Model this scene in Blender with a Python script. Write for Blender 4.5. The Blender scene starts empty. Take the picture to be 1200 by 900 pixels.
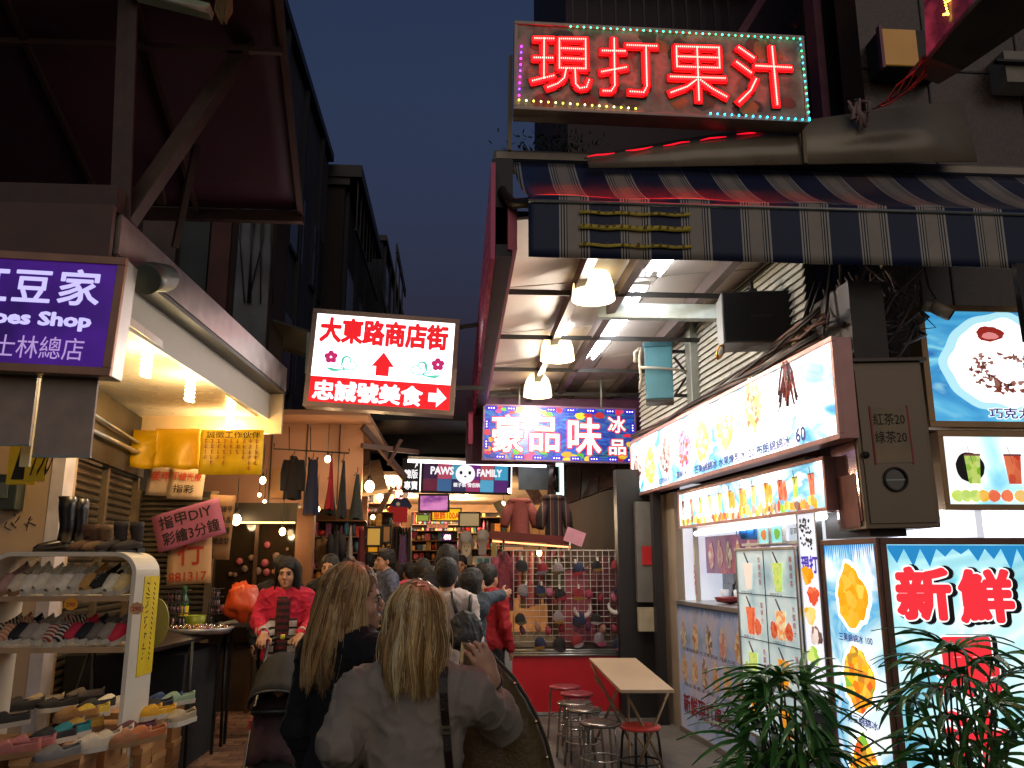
import bpy, bmesh, math, random
import numpy as np
from mathutils import Vector, Matrix, Euler, noise as mnoise
R = math.radians
SC = bpy.context.scene
COL = SC.collection
random.seed(7)

# ---------------------------------------------------------------- camera
YAW, PITCH, FPX, EYE = R(3.75), R(12.2), 970.0, 1.6
cam = bpy.data.cameras.new('camera')
cam.lens = 36 * FPX / 1200
cam.sensor_width = 36
cam.clip_start = 0.05
cam.clip_end = 900
camo = bpy.data.objects.new('camera', cam)
COL.objects.link(camo)
camo.location = (0, 0, EYE)
camo.rotation_euler = (R(90) + PITCH, 0, -YAW)
SC.camera = camo

# ---------------------------------------------------------------- sky, and an added soft sun standing in for the lit street behind
w = bpy.data.worlds.new('World')
SC.world = w
w.use_nodes = True
nt = w.node_tree
nt.nodes.clear()
out = nt.nodes.new('ShaderNodeOutputWorld')
bg = nt.nodes.new('ShaderNodeBackground')
sky = nt.nodes.new('ShaderNodeTexSky')
sky.sky_type = 'NISHITA'
sky.sun_disc = False
sky.sun_elevation = R(-3.0)
sky.sun_rotation = R(192)
sky.air_density = 1.4
sky.dust_density = 2.0
sky.ozone_density = 2.5
bg.inputs[1].default_value = 1.6
mulc = nt.nodes.new('ShaderNodeMix'); mulc.data_type = 'RGBA'; mulc.blend_type = 'MULTIPLY'; mulc.inputs['Factor'].default_value = 1
mulc.inputs['B'].default_value = (1.10, 1.22, 1.04, 1)
nt.links.new(sky.outputs[0], mulc.inputs['A'])
nt.links.new(mulc.outputs['Result'], bg.inputs[0])
nt.links.new(bg.outputs[0], out.inputs[0])
sl = bpy.data.lights.new('street_fill', 'SUN')
sl.energy = 0.5
sl.angle = R(60)
sl.color = (1, .80, .62)
so = bpy.data.objects.new('street_fill', sl)
so.rotation_euler = (R(62), 0, R(12))
COL.objects.link(so)
SC.view_settings.view_transform = 'Standard'
SC.view_settings.look = 'None'
SC.view_settings.exposure = 0.0
SC.view_settings.gamma = 1.0
SC.cycles.max_bounces = 7
SC.cycles.diffuse_bounces = 3
SC.cycles.glossy_bounces = 3
SC.cycles.transmission_bounces = 4
SC.cycles.transparent_max_bounces = 6
SC.cycles.sample_clamp_indirect = 4.0
SC.cycles.caustics_reflective = False
SC.cycles.caustics_refractive = False
SC.cycles.use_denoising = True

# ---------------------------------------------------------------- measuring: a place seen at (x, y) at a known distance
_cy, _sy, _cp, _sp = math.cos(YAW), math.sin(YAW), math.cos(PITCH), math.sin(PITCH)
FWD, RGT, UPV = Vector((_sy*_cp, _cy*_cp, _sp)), Vector((_cy, -_sy, 0)), Vector((-_sy*_sp, -_cy*_sp, _cp))
def at(px, py, Y=None, Z=None):
    d = FWD + RGT*((px-600)/FPX) + UPV*((450-py)/FPX)
    t = Y/d.y if Y is not None else (Z-EYE)/d.z
    return Vector((d.x*t, d.y*t, EYE+d.z*t))

# ---------------------------------------------------------------- colours and materials
def lin(c):
    if isinstance(c, str):
        c = c.lstrip('#'); c = [int(c[i:i+2], 16)/255 for i in (0, 2, 4)]
        return tuple(x/12.92 if x <= .04045 else ((x+.055)/1.055)**2.4 for x in c)
    return tuple(c)
_M = {}
def _setup(name):
    m = bpy.data.materials.new(name); m.use_nodes = True
    n = m.node_tree.nodes; b = n['Principled BSDF']
    return m, n, m.node_tree.links, b
def mat(name, col, rough=.6, metal=0., var=.18, scale=6., bump=0., bscale=40., trans=0., sheen=0., alpha=1.):
    """plain surface: a colour with soft variation and grime, optional bump"""
    if name in _M: return _M[name]
    m, n, L, b = _setup(name)
    c = lin(col)
    tc = n.new('ShaderNodeTexCoord')
    nz = n.new('ShaderNodeTexNoise'); nz.inputs['Scale'].default_value = scale; nz.inputs['Detail'].default_value = 5
    L.new(tc.outputs['Object'], nz.inputs['Vector'])
    mx = n.new('ShaderNodeMix'); mx.data_type = 'RGBA'
    mx.inputs['A'].default_value = (*[x*(1-var) for x in c], 1)
    mx.inputs['B'].default_value = (*[min(1, x*(1+var)) for x in c], 1)
    mr = n.new('ShaderNodeMapRange'); mr.inputs['From Min'].default_value = .3; mr.inputs['From Max'].default_value = .7
    L.new(nz.outputs['Fac'], mr.inputs['Value']); L.new(mr.outputs[0], mx.inputs['Factor'])
    L.new(mx.outputs['Result'], b.inputs['Base Color'])
    b.inputs['Roughness'].default_value = rough
    b.inputs['Metallic'].default_value = metal
    if trans: b.inputs['Transmission Weight'].default_value = trans
    if sheen: b.inputs['Sheen Weight'].default_value = sheen
    if alpha < 1: b.inputs['Alpha'].default_value = alpha
    r2 = n.new('ShaderNodeMapRange'); r2.inputs['To Min'].default_value = max(.02, rough-.12); r2.inputs['To Max'].default_value = min(1, rough+.12)
    L.new(nz.outputs['Fac'], r2.inputs['Value']); L.new(r2.outputs[0], b.inputs['Roughness'])
    if bump:
        n2 = n.new('ShaderNodeTexNoise'); n2.inputs['Scale'].default_value = bscale; n2.inputs['Detail'].default_value = 4
        L.new(tc.outputs['Object'], n2.inputs['Vector'])
        bp = n.new('ShaderNodeBump'); bp.inputs['Strength'].default_value = bump; bp.inputs['Distance'].default_value = .02
        L.new(n2.outputs['Fac'], bp.inputs['Height']); L.new(bp.outputs[0], b.inputs['Normal'])
    _M[name] = m
    return m
def glow(name, col, s=1., base=None, rough=.35):
    """gives off light: lamps, lit print"""
    if name in _M: return _M[name]
    m, n, L, b = _setup(name)
    c = lin(col)
    b.inputs['Base Color'].default_value = (*[x*.6 for x in c], 1) if base is None else (*lin(base), 1)
    b.inputs['Emission Color'].default_value = (*c, 1)
    b.inputs['Emission Strength'].default_value = s
    b.inputs['Roughness'].default_value = rough
    _M[name] = m
    return m
def litprint(name, cols, s=1., scale=4., kind='noise', stretch=(1, 1, 1), rough=.25, detail=4., dist=0., coord='Object', hot=0.):
    """print with a lamp behind, or a surface with light put into it: several colours mixed by noise or cells"""
    if name in _M: return _M[name]
    m, n, L, b = _setup(name)
    tc = n.new('ShaderNodeTexCoord'); mp = n.new('ShaderNodeMapping'); mp.inputs['Scale'].default_value = stretch
    L.new(tc.outputs[coord], mp.inputs[0])
    if kind == 'noise':
        t = n.new('ShaderNodeTexNoise'); t.inputs['Detail'].default_value = detail; t.inputs['Distortion'].default_value = dist; o = t.outputs['Fac']
    elif kind == 'cells':
        t = n.new('ShaderNodeTexVoronoi'); o = t.outputs['Color']
    elif kind == 'wave':
        t = n.new('ShaderNodeTexWave'); t.inputs['Distortion'].default_value = dist or 6; t.inputs['Detail'].default_value = 3; o = t.outputs['Fac']
    t.inputs['Scale'].default_value = scale
    L.new(mp.outputs[0], t.inputs['Vector'])
    rp = n.new('ShaderNodeValToRGB')
    el = rp.color_ramp.elements
    k = len(cols)
    a0, a1 = (.3, .7) if kind == 'noise' else (.08, .92)
    for i, c in enumerate(cols):
        p = a0+(a1-a0)*i/max(1, k-1)
        e = el[i] if i < 2 else el.new(p)
        e.position = p; e.color = (*lin(c), 1)
    L.new(o, rp.inputs[0])
    L.new(rp.outputs[0], b.inputs['Base Color'])
    L.new(rp.outputs[0], b.inputs['Emission Color'])
    bw = n.new('ShaderNodeRGBToBW'); L.new(rp.outputs[0], bw.inputs[0])
    pw = n.new('ShaderNodeMath'); pw.operation = 'POWER'; pw.inputs[1].default_value = 5; L.new(bw.outputs[0], pw.inputs[0])
    ma = n.new('ShaderNodeMath'); ma.operation = 'MULTIPLY_ADD'; ma.inputs[1].default_value = s*hot; ma.inputs[2].default_value = s; L.new(pw.outputs[0], ma.inputs[0])
    L.new(ma.outputs[0], b.inputs['Emission Strength'])
    b.inputs['Roughness'].default_value = rough
    _M[name] = m
    return m
def stripes(name, cols, axis='X', period=.1, rough=.85, bump=0., emis=0.):
    """woven stripes: cols = [(colour, upto fraction of the period)]"""
    if name in _M: return _M[name]
    m, n, L, b = _setup(name)
    tc = n.new('ShaderNodeTexCoord'); sx = n.new('ShaderNodeSeparateXYZ'); L.new(tc.outputs['Object'], sx.inputs[0])
    d = n.new('ShaderNodeMath'); d.operation = 'DIVIDE'; d.inputs[1].default_value = period; L.new(sx.outputs[axis], d.inputs[0])
    f = n.new('ShaderNodeMath'); f.operation = 'FRACT'; L.new(d.outputs[0], f.inputs[0])
    rp = n.new('ShaderNodeValToRGB'); rp.color_ramp.interpolation = 'CONSTANT'; el = rp.color_ramp.elements
    pos = 0.
    for i, (c, upto) in enumerate(cols):
        e = el[i] if i < 2 else el.new(pos)
        e.position = pos; e.color = (*lin(c), 1); pos = upto
    L.new(f.outputs[0], rp.inputs[0])
    nz = n.new('ShaderNodeTexNoise'); nz.inputs['Scale'].default_value = 5; L.new(tc.outputs['Object'], nz.inputs['Vector'])
    mx = n.new('ShaderNodeMix'); mx.data_type = 'RGBA'; mx.blend_type = 'MULTIPLY'; mx.inputs['Factor'].default_value = .35
    L.new(rp.outputs[0], mx.inputs['A']); L.new(nz.outputs['Fac'], mx.inputs['B'])
    L.new(mx.outputs['Result'], b.inputs['Base Color'])
    b.inputs['Roughness'].default_value = rough
    _M[name] = m
    return m

# ---------------------------------------------------------------- meshes
WM = {}
def root_matrix(o):
    while o is not None:
        if o.name in WM: return WM[o.name]
        o = o.parent
    return Matrix.Identity(4)
class MB:
    def __init__(s): s.v = []; s.f = []; s.m = []; s.sm = []
    def add(s, vs, fs, mi=0, smooth=False):
        k = len(s.v); s.v += [tuple(p) for p in vs]; s.f += [tuple(i+k for i in f) for f in fs]
        s.m += [mi]*len(fs); s.sm += [smooth]*len(fs); return s
    def box(s, x0, x1, y0, y1, z0, z1, mi=0):
        x0, x1 = sorted((x0, x1)); y0, y1 = sorted((y0, y1)); z0, z1 = sorted((z0, z1))
        v = [(x, y, z) for x in (x0, x1) for y in (y0, y1) for z in (z0, z1)]
        return s.add(v, [(0, 1, 3, 2), (4, 6, 7, 5), (0, 4, 5, 1), (2, 3, 7, 6), (0, 2, 6, 4), (1, 5, 7, 3)], mi)
    def bar(s, a, b, w, h, mi=0, up=(0, 0, 1)):
        a, b = Vector(a), Vector(b); d = (b-a).normalized(); u = Vector(up)
        sd = d.cross(u)
        if sd.length < 1e-4: sd = d.cross(Vector((1, 0, 0)))
        sd.normalize(); u = sd.cross(d)
        v = [p+sd*(i*w/2)+u*(j*h/2) for p in (a, b) for i in (-1, 1) for j in (-1, 1)]
        return s.add(v, [(0, 1, 3, 2), (4, 6, 7, 5), (0, 4, 5, 1), (2, 3, 7, 6), (0, 2, 6, 4), (1, 5, 7, 3)], mi)
    def tube(s, pts, r, n=6, mi=0, caps=True, smooth=True, flat=1.):
        pts = [Vector(p) for p in pts]; k = len(pts)
        rr = r if isinstance(r, (list, tuple)) else [r]*k
        vs = []; prev = None
        for i, p in enumerate(pts):
            d = (pts[min(i+1, k-1)]-pts[max(i-1, 0)])
            d = d.normalized() if d.length > 1e-7 else Vector((0, 0, 1))
            if prev is None:
                a = d.orthogonal().normalized() if abs(d.z) > .95 else d.cross(Vector((0, 0, 1))).normalized()
            else:
                a = prev-d*prev.dot(d)
                a = a.normalized() if a.length > 1e-6 else d.orthogonal().normalized()
            prev = a; b = d.cross(a)
            for j in range(n):
                t = 2*math.pi*j/n
                vs.append(p+a*(math.cos(t)*rr[i])+b*(math.sin(t)*rr[i]*flat))
        fs = [(i*n+j, i*n+(j+1) % n, (i+1)*n+(j+1) % n, (i+1)*n+j) for i in range(k-1) for j in range(n)]
        s.add(vs, fs, mi, smooth)
        if caps:
            kk = len(s.v)-len(vs)
            s.f += [tuple(kk+j for j in reversed(range(n))), tuple(kk+(k-1)*n+j for j in range(n))]; s.m += [mi]*2; s.sm += [False]*2
        return s
    def lathe(s, prof, c=(0, 0, 0), n=20, mi=0, smooth=True, sx=1., sy=1.):
        vs = [(c[0]+r*sx*math.cos(2*math.pi*j/n), c[1]+r*sy*math.sin(2*math.pi*j/n), c[2]+z) for r, z in prof for j in range(n)]
        fs = [(i*n+j, i*n+(j+1) % n, (i+1)*n+(j+1) % n, (i+1)*n+j) for i in range(len(prof)-1) for j in range(n)]
        return s.add(vs, fs, mi, smooth)
    def disc(s, c, r, n=16, mi=0, axis='y', rz=None):
        rz = r if rz is None else rz
        vs = []
        for j in range(n):
            a = 2*math.pi*j/n
            if axis == 'y': vs.append((c[0]+r*math.cos(a), c[1], c[2]+rz*math.sin(a)))
            elif axis == 'z': vs.append((c[0]+r*math.cos(a), c[1]+rz*math.sin(a), c[2]))
            else: vs.append((c[0], c[1]+r*math.cos(a), c[2]+rz*math.sin(a)))
        return s.add(vs, [tuple(range(n))], mi)
    def prism(s, poly, y0, y1, mi=0):
        """outline in x, z pushed from y0 to y1"""
        n = len(poly)
        vs = [(x, y0, z) for x, z in poly]+[(x, y1, z) for x, z in poly]
        fs = [tuple(reversed(range(n))), tuple(range(n, 2*n))]+[(i, (i+1) % n, n+(i+1) % n, n+i) for i in range(n)]
        return s.add(vs, fs, mi)
    def ribbon(s, pts, w, y, mi=0):
        """flat band of varying width through points in x, z"""
        n = len(pts); ws = w if isinstance(w, (list, tuple)) else [w]*n; vs = []
        for i, (x, z) in enumerate(pts):
            a, b = pts[max(0, i-1)], pts[min(n-1, i+1)]; dx, dz = b[0]-a[0], b[1]-a[1]; l = math.hypot(dx, dz) or 1
            vs += [(x-dz/l*ws[i], y, z+dx/l*ws[i]), (x+dz/l*ws[i], y, z-dx/l*ws[i])]
        return s.add(vs, [(2*i, 2*i+1, 2*i+3, 2*i+2) for i in range(n-1)], mi)
    def flat(s, poly, y, mi=0):
        return s.add([(x, y, z) for x, z in poly], [tuple(range(len(poly)))], mi)
    def ball(s, c, r, mi=0, n=10, sc=(1, 1, 1)):
        prof = [(math.sin(math.pi*i/n), -math.cos(math.pi*i/n)) for i in range(n+1)]
        vs = []; m = n+2
        for a, z in prof:
            for j in range(m):
                t = 2*math.pi*j/m
                vs.append((c[0]+r*sc[0]*a*math.cos(t), c[1]+r*sc[1]*a*math.sin(t), c[2]+r*sc[2]*z))
        fs = [(i*m+j, i*m+(j+1) % m, (i+1)*m+(j+1) % m, (i+1)*m+j) for i in range(n) for j in range(m)]
        return s.add(vs, fs, mi, True)
    def grid(s, fn, nu, nv, mi=0, smooth=True, closed=False):
        vs = [fn(i/nu, j/nv) for i in range(nu+1) for j in range(nv+1)]
        fs = [(i*(nv+1)+j, (i+1)*(nv+1)+j, (i+1)*(nv+1)+j+1, i*(nv+1)+j+1) for i in range(nu) for j in range(nv)]
        return s.add(vs, fs, mi, smooth)
    def xf(s, M):
        s.v = [tuple(M @ Vector(p)) for p in s.v]; return s
    def build(s, name, mats, parent=None, local=False, bevel=0., kind=None, solid=0.):
        me = bpy.data.meshes.new(name)
        v = s.v
        if parent is not None and not local:
            Mi = root_matrix(parent).inverted(); v = [tuple(Mi @ Vector(p)) for p in v]
        me.from_pydata(v, [], s.f)
        for m_ in (mats if isinstance(mats, (list, tuple)) else [mats]): me.materials.append(m_)
        me.polygons.foreach_set('material_index', s.m); me.polygons.foreach_set('use_smooth', s.sm)
        me.validate(); me.update()
        return link(name, me, parent, kind, bevel, solid)
def link(name, me, parent=None, kind=None, bevel=0., solid=0.):
    o = bpy.data.objects.new(name, me); COL.objects.link(o)
    if parent is not None: o.parent = parent
    if kind: o['kind'] = kind
    if solid:
        md = o.modifiers.new('thickness', 'SOLIDIFY'); md.thickness = solid; md.offset = 0
    if bevel:
        md = o.modifiers.new('edges', 'BEVEL'); md.width = bevel; md.segments = 2; md.limit_method = 'ANGLE'
    return o
def tag(o, label, cat, group=None, kind=None):
    o['label'] = label
    if cat: o['category'] = cat
    if group: o['group'] = group
    if kind: o['kind'] = kind
    return o
def thing(name, label, cat, loc=(0, 0, 0), rz=0., group=None, roll=0., rx=0., kind=None):
    o = bpy.data.objects.new(name, None); COL.objects.link(o); o.empty_display_size = .1
    o.location = loc; o.rotation_euler = (rx, roll, rz)
    WM[o.name] = Matrix.Translation(Vector(loc)) @ Euler((rx, roll, rz)).to_matrix().to_4x4()
    tag(o, label, cat, group, kind)
    return o
def structure(o):
    o['kind'] = 'structure'; return o
def kids(o): return [c for c in list(COL.objects) if c.parent == o]
def dup(root, loc, rz=0., label=None, rx=0., roll=0., scale=None, remap=None):
    r = root.copy(); COL.objects.link(r); r.location = loc; r.rotation_euler = (rx, roll, rz)
    if scale: r.scale = scale
    if label: r['label'] = label
    def sub(a, b):
        for ch in ([c for c in root_children[a.name]] if a.name in root_children else kids(a)):
            c = ch.copy(); COL.objects.link(c); c.parent = b
            if remap and ch.data:
                for i, m_ in enumerate(ch.data.materials):
                    if m_.name in remap:
                        c.material_slots[i].link = 'OBJECT'; c.material_slots[i].material = remap[m_.name]
            sub(ch, c)
    sub(root, r)
    return r
root_children = {}
def piece(name, me, parent, loc, rot=None, scale=None):
    o = bpy.data.objects.new(name, me); COL.objects.link(o); o.parent = parent; o.location = loc
    if rot: o.rotation_euler = rot
    if scale: o.scale = scale
    return o
def mesh_of(mb, name, mats):
    me = bpy.data.meshes.new(name); me.from_pydata(mb.v, [], mb.f)
    for m_ in (mats if isinstance(mats, (list, tuple)) else [mats]): me.materials.append(m_)
    me.polygons.foreach_set('material_index', mb.m); me.polygons.foreach_set('use_smooth', mb.sm); me.update()
    return me

# ---------------------------------------------------------------- lettering
def glyphs(body, bold=0., extrude=0.):
    c = bpy.data.curves.new('lettering', 'FONT'); c.body = body; c.offset = bold; c.resolution_u = 2; c.extrude = extrude
    c.align_x = 'LEFT'
    o = bpy.data.objects.new('lettering', c); COL.objects.link(o)
    bpy.context.view_layer.update()
    me = bpy.data.meshes.new_from_object(o.evaluated_get(bpy.context.evaluated_depsgraph_get()))
    v = np.empty(len(me.vertices)*3); me.vertices.foreach_get('co', v); v = v.reshape(-1, 3)
    f = [tuple(p.vertices) for p in me.polygons]
    bpy.data.objects.remove(o); bpy.data.curves.remove(c); bpy.data.meshes.remove(me)
    return v, f
_G = {}
def text(parent, body, x, z, w, h, m, y=-.003, bold=0., shear=0., mb=None, mi=0, name='lettering', rot=0., outline=None):
    """text in the local x-z plane of parent, its box fitted to w x h with its lower left corner at x, z; bold = stroke growth"""
    if body not in _G: _G[body] = glyphs(body)
    v, f = _G[body]
    if not len(v): return None
    if bold:
        rings = [(bold, 16)] if bold < .05 else [(bold, 20), (bold*.5, 12)]
        vs, fs = [v+np.array([0, 0, .0])], list(f); k = len(v); step = 0
        for r_, n_ in rings:
            for i in range(n_):
                a = 2*math.pi*i/n_; step += 1
                vs.append(v+np.array([r_*math.cos(a), r_*math.sin(a), step])); fs += [tuple(q_+k for q_ in f_) for f_ in f]; k += len(v)
        v = np.concatenate(vs); f = fs
    lo, hi = v.min(0), v.max(0)
    u = (v[:, 0]-lo[0])/(hi[0]-lo[0])*w; t = (v[:, 1]-lo[1])/(hi[1]-lo[1])*h
    u = u+shear*t
    if rot:
        u, t = u*math.cos(rot)-t*math.sin(rot), u*math.sin(rot)+t*math.cos(rot)
    P = [(x+a, y+c*2.5e-5, z+b) for a, b, c in zip(u, t, v[:, 2])]
    if mb is not None:
        mb.add(P, f, mi); return (lo, hi)
    q = MB(); q.add(P, f)
    q.build(name, m, parent, local=True)
    return (lo, hi)
def box_sign(name, label, cat, loc, rz, w, h, d, face, casing, fr=.03, roll=0., group=None, proud=.012, frame=None):
    """lit box sign: local x to its right, z up, its face at y = 0 looking towards -y"""
    t = thing(name, label, cat, loc, rz, group, roll=roll)
    MB().box(0, w, .012, d, 0, h).build('casing', casing, t, local=True, bevel=.004)
    MB().box(fr*.6, w-fr*.6, 0, .011, fr*.6, h-fr*.6).build('face_panel', face, t, local=True)
    f_ = frame or casing
    for q in ((-.004, w+.004, h-fr, h+.004), (-.004, w+.004, -.004, fr)):
        MB().box(q[0], q[1], -proud, .02, q[2], q[3]).build('frame_strip', f_, t, local=True, bevel=.003)
    for q in ((-.004, fr), (w-fr, w+.004)):
        MB().box(q[0], q[1], -proud+.002, .02, fr, h-fr).build('frame_strip', f_, t, local=True, bevel=.003)
    return t
def blob(cx, cz, rx, rz, seed, kind='round', n=28, rough=.08):
    rnd = random.Random(seed); ph = [rnd.uniform(0, 6.28) for _ in range(4)]; out_ = []
    for i in range(n):
        a = 2*math.pi*i/n
        k = 1+rough*(math.sin(3*a+ph[0])+.6*math.sin(7*a+ph[1])+.5*math.sin(11*a+ph[2]))
        x, z = math.cos(a), math.sin(a)
        if kind == 'cone':
            x *= (1-.45*max(0, z)) if z > 0 else 1
        out_.append((cx+rx*k*x, cz+rz*k*z))
    return out_
# ================================================================ materials used all over
m_dark = mat('dark_steel', '#2a2724', .5, .3, .3)
m_black = mat('black_plastic', '#141416', .45)
m_alu = mat('aluminium', '#b9bab8', .35, .8, .1)
m_steel = mat('galvanised_steel', '#8d9590', .45, .6, .15, 14)
m_white = mat('white_paint', '#cfcabf', .5, 0, .06, 3)
m_brownm = mat('brown_anodised', '#7a5148', .4, .5, .1)
m_granite = mat('brown_granite', '#46342a', .35, 0, .75, 48, .1, 120)
m_conc = mat('concrete', '#6b655e', .75, 0, .2, 3, .3, 30)
m_wood = mat('board', '#9a7350', .6, 0, .15, 5)
m_cream = mat('cream_wall', '#b59a7c', .6, 0, .1, 2)
m_lens_w = glow('cool_tube_light', '#f2f6ff', 42)
m_bulb = glow('warm_bulb_light', '#ffc468', 85)
m_small_bulb = glow('shop_bulb_light', '#ffd79a', 22)
J0, JA = Vector((2.2, 8.54, 0)), R(-86.3)
def on_shop(px, py):
    """place on the front of the juice shop -> (along it, height)"""
    d = FWD + RGT*((px-600)/FPX) + UPV*((450-py)/FPX)
    ux, uy = math.cos(JA), math.sin(JA)
    det = d.x*(-uy)+ux*d.y
    t = (J0.x*(-uy)+ux*J0.y)/det
    s_ = (d.x*J0.y-d.y*J0.x)/det*-1
    s_ = ((d.x*t-J0.x)*ux+(d.y*t-J0.y)*uy)
    return s_, EYE+d.z*t
def Jw(u, y, z):
    return J0+Vector((math.cos(JA)*u-math.sin(JA)*y, math.sin(JA)*u+math.cos(JA)*y, z))

# ================================================================ ground
g = MB().box(-200, 200, -200, 300, -.3, 0).build('ground', mat('asphalt', '#3a3835', .8, 0, .25, 2, .3, 60), kind='structure')
slab = MB().box(.62, 2.35, 3, 12, .0, .012).build('pavement', mat('worn_cement', '#5d5852', .55, 0, .3, 3, .25, 25), kind='structure')
alley = MB().box(-4.2, .6, 2, 22, .0, .006).build('alley_bed', mat('mortar', '#3b302a', .9), kind='structure')
m_br = [mat('paver_%s' % n_, c, .5, 0, .25, 3, .2, 60) for n_, c in (('red', '#7c5644'), ('brown', '#684a3c'), ('pale', '#86664f'))]
bm_ = [mesh_of(MB().box(-.1, .1, -.05, .05, 0, .024), 'brick', m_) for m_ in m_br]
rnd = random.Random(3); nb = 0; rest = MB()
ys = np.arange(6.7, 11.2, .108)
for j, y in enumerate(ys):
    xo = 0 if j % 2 else .104
    for i in range(-12, 3):
        x = i*.208+xo
        px_near = -2.35 < x < -.85 and y < 9.6
        dz = rnd.uniform(-.002, .002)
        if px_near and nb < 298:
            piece('brick', rnd.choice(bm_), alley, (x, y, .004+dz), (0, 0, rnd.uniform(-.012, .012))); nb += 1
        elif x > -3:
            rest.box(x-.1, x+.1, y-.05, y+.05, .006, .028+dz, rnd.randrange(3))
rest.build('brick_field', m_br, alley, local=True, kind='stuff')

# ================================================================ far dark buildings, left of the sky
def facade(name, label, x1, y0, y1, h, wall, extra=None, x0=-9.):
    t = thing(name, label, 'building', (x1, y0, 0))
    MB().box(x0, x1, y0, y1, 0, h).build('wall', wall, t)
    MB().box(x0, x1+.12, y0-.1, y1, h, h+.18).build('roof_edge', m_dark, t)
    mw = mat('dark_window_glass', '#10151c', .12)
    k = max(1, int((y1-y0)/2.2))
    for i in range(k):
        for z in (4.6, 7.2, 9.6):
            if z+1.3 < h:
                yy = y0+.6+i*(y1-y0)/k
                MB().box(x1-.02, x1+.05, yy-.06, yy+1.26, z-.06, z+1.36).build('window_frame', m_dark, t)
                MB().box(x1+.051, x1+.058, yy, yy+1.2, z, z+1.3).build('window_pane', mw, t)
    for yy in np.arange(y0+.2, y1, 1.9):
        MB().box(x1, x1+.09, yy, yy+.14, 3.6, h-.05).build('pilaster', mat('weathered_render', '#303136', .8, 0, .3, 4), t)
    return t
fb1 = facade('tall_building', 'tall grey weathered building rising behind the maroon canopy', -3.1, 9, 18, 10.73, mat('grey_render', '#48484c', .85, 0, .3, 1.2, .3, 10))
fb2 = facade('balcony_building', 'dark building with a jutting flat roof between two grey ones', -2.75, 18.35, 23.4, 10.3, mat('brown_render', '#302622', .85, 0, .3, 1.2))
MB().box(-5, -2.35, 18.2, 23.6, 10.48, 10.78).build('roof_slab', m_dark, fb2)
q = MB()
for yy in np.arange(18.4, 23.6, .7): q.bar((-2.45, yy, 9.2), (-2.45, yy, 10.48), .03, .03)
q.bar((-2.45, 18.3, 9.2), (-2.45, 23.6, 9.2), .05, .05); q.build('railing', m_dark, fb2)
fb3 = facade('farthest_building', 'narrow dark building farthest along the alley on the left', -2.42, 24.5, 38, 11.4, mat('dark_render', '#26282c', .85, 0, .3, 1.2))
q = MB()
for yy in (24.6, 26, 27.5): q.bar((-2.0, yy, 8), (-2.0, yy, 11.2), .05, .05); q.bar((-2.0, yy, 8), (-2.42, yy, 10), .04, .04)
q.bar((-2.0, 24.5, 11.2), (-2.0, 29, 11.2), .05, .3); q.build('rooftop_frame', m_dark, fb3)

# ---- wall above the shoe shop
t = thing('shop_wall', 'dark patched wall above the shoe shop canopy', 'wall', (-3.2, 8.2, 3.1))
MB().box(-3.4, -1.95, 8.35, 9, 3.35, 5.6).build('wall', mat('dark_brown_render', '#2e221e', .85, 0, .35, 2), t)
for i, (x0, x1, c) in enumerate(((-3.3, -2.95, '#5a4a40'), (-2.9, -2.62, '#3a3f3c'), (-2.6, -2.4, '#53322a'), (-2.32, -1.98, '#6a6a6c'))):
    MB().box(x0, x1, 8.3, 8.36, 3.4, 5.5).build('panel', mat('patched_panel_%s' % 'abcd'[i], c, .8, 0, .35, 3), t)
q = MB()
rnd = random.Random(5)
for i in range(7):
    x = rnd.uniform(-2.3, -1.98); q.tube([(x, 8.27, 5.5), (x+rnd.uniform(-.05, .05), 8.25, 4.9), (x+rnd.uniform(-.1, .1), 8.27, 4.2)], .008, 5)
q.build('loose_wiring', m_black, t)
t = thing('tin_awning', 'dark sheet metal awning behind the gutter end', 'awning', (-1.9, 8.6, 3.6))
MB().add([(-2.9, 8.4, 4.35), (-1.55, 8.4, 3.95), (-1.55, 9.6, 3.9), (-2.9, 9.6, 4.3)], [(0, 1, 2, 3)]).build('sheet', mat('dark_tin', '#3c3d38', .6, .4), t, solid=.02)
MB().bar((-1.55, 8.4, 3.93), (-1.55, 8.4, 3.5), .05, .05).bar((-1.55, 8.4, 3.9), (-1.55, 9.6, 3.85), .05, .05).build('frame', m_steel, t)

# ================================================================ maroon canopy overhead
t = thing('maroon_canopy', 'large maroon awning stretched over the shoe shop', 'awning', (-2.6, 6, 4.2))
cA, cB = at(350, 246, Y=7.0), at(323, -30, Y=4.6)
zA, zB = cA.z, cB.z; xR = cA.x; xRb = cB.x
cm = MB()
def canopy(u, v):
    y = 7.0+(4.0-7.0)*v; z = zA+(zB-zA)*(7.0-y)/2.4; xr = xR+(xRb-xR)*(7.0-y)/2.4
    return (xr-4.0*u, y, z+.03*math.sin(u*12)*math.sin(v*3.14))
cm.grid(canopy, 24, 8)
cm.build('fabric', mat('maroon_tarpaulin', '#4e2638', .65, 0, .12, 3, .1, 8), t, solid=.006)
fm = MB()
fm.bar((xR+.02, 7.0, zA-.03), canopy(0, 1), .05, .06).bar((xR+.04, 7.03, zA-.06), (xR-4, 7.03, zA-.06), .07, .10)
fm.build('edge_frame', mat('brown_steel', '#4c352e', .55, .4), t)
for u in (.22, .42, .62, .8):
    a, b = Vector(canopy(u, 0)), Vector(canopy(u*1.02, 1)); MB().bar(a-Vector((0, 0, .05)), b-Vector((0, 0, .05)), .035, .045).build('rib', mat('brown_steel', '#4c352e', .55, .4), t)
a = Vector(canopy(0, .62)); b = Vector(canopy(1, .62)); MB().bar(a-Vector((0, 0, .06)), b-Vector((0, 0, .06)), .04, .04).build('rib', mat('brown_steel', '#4c352e', .55, .4), t)
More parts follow.
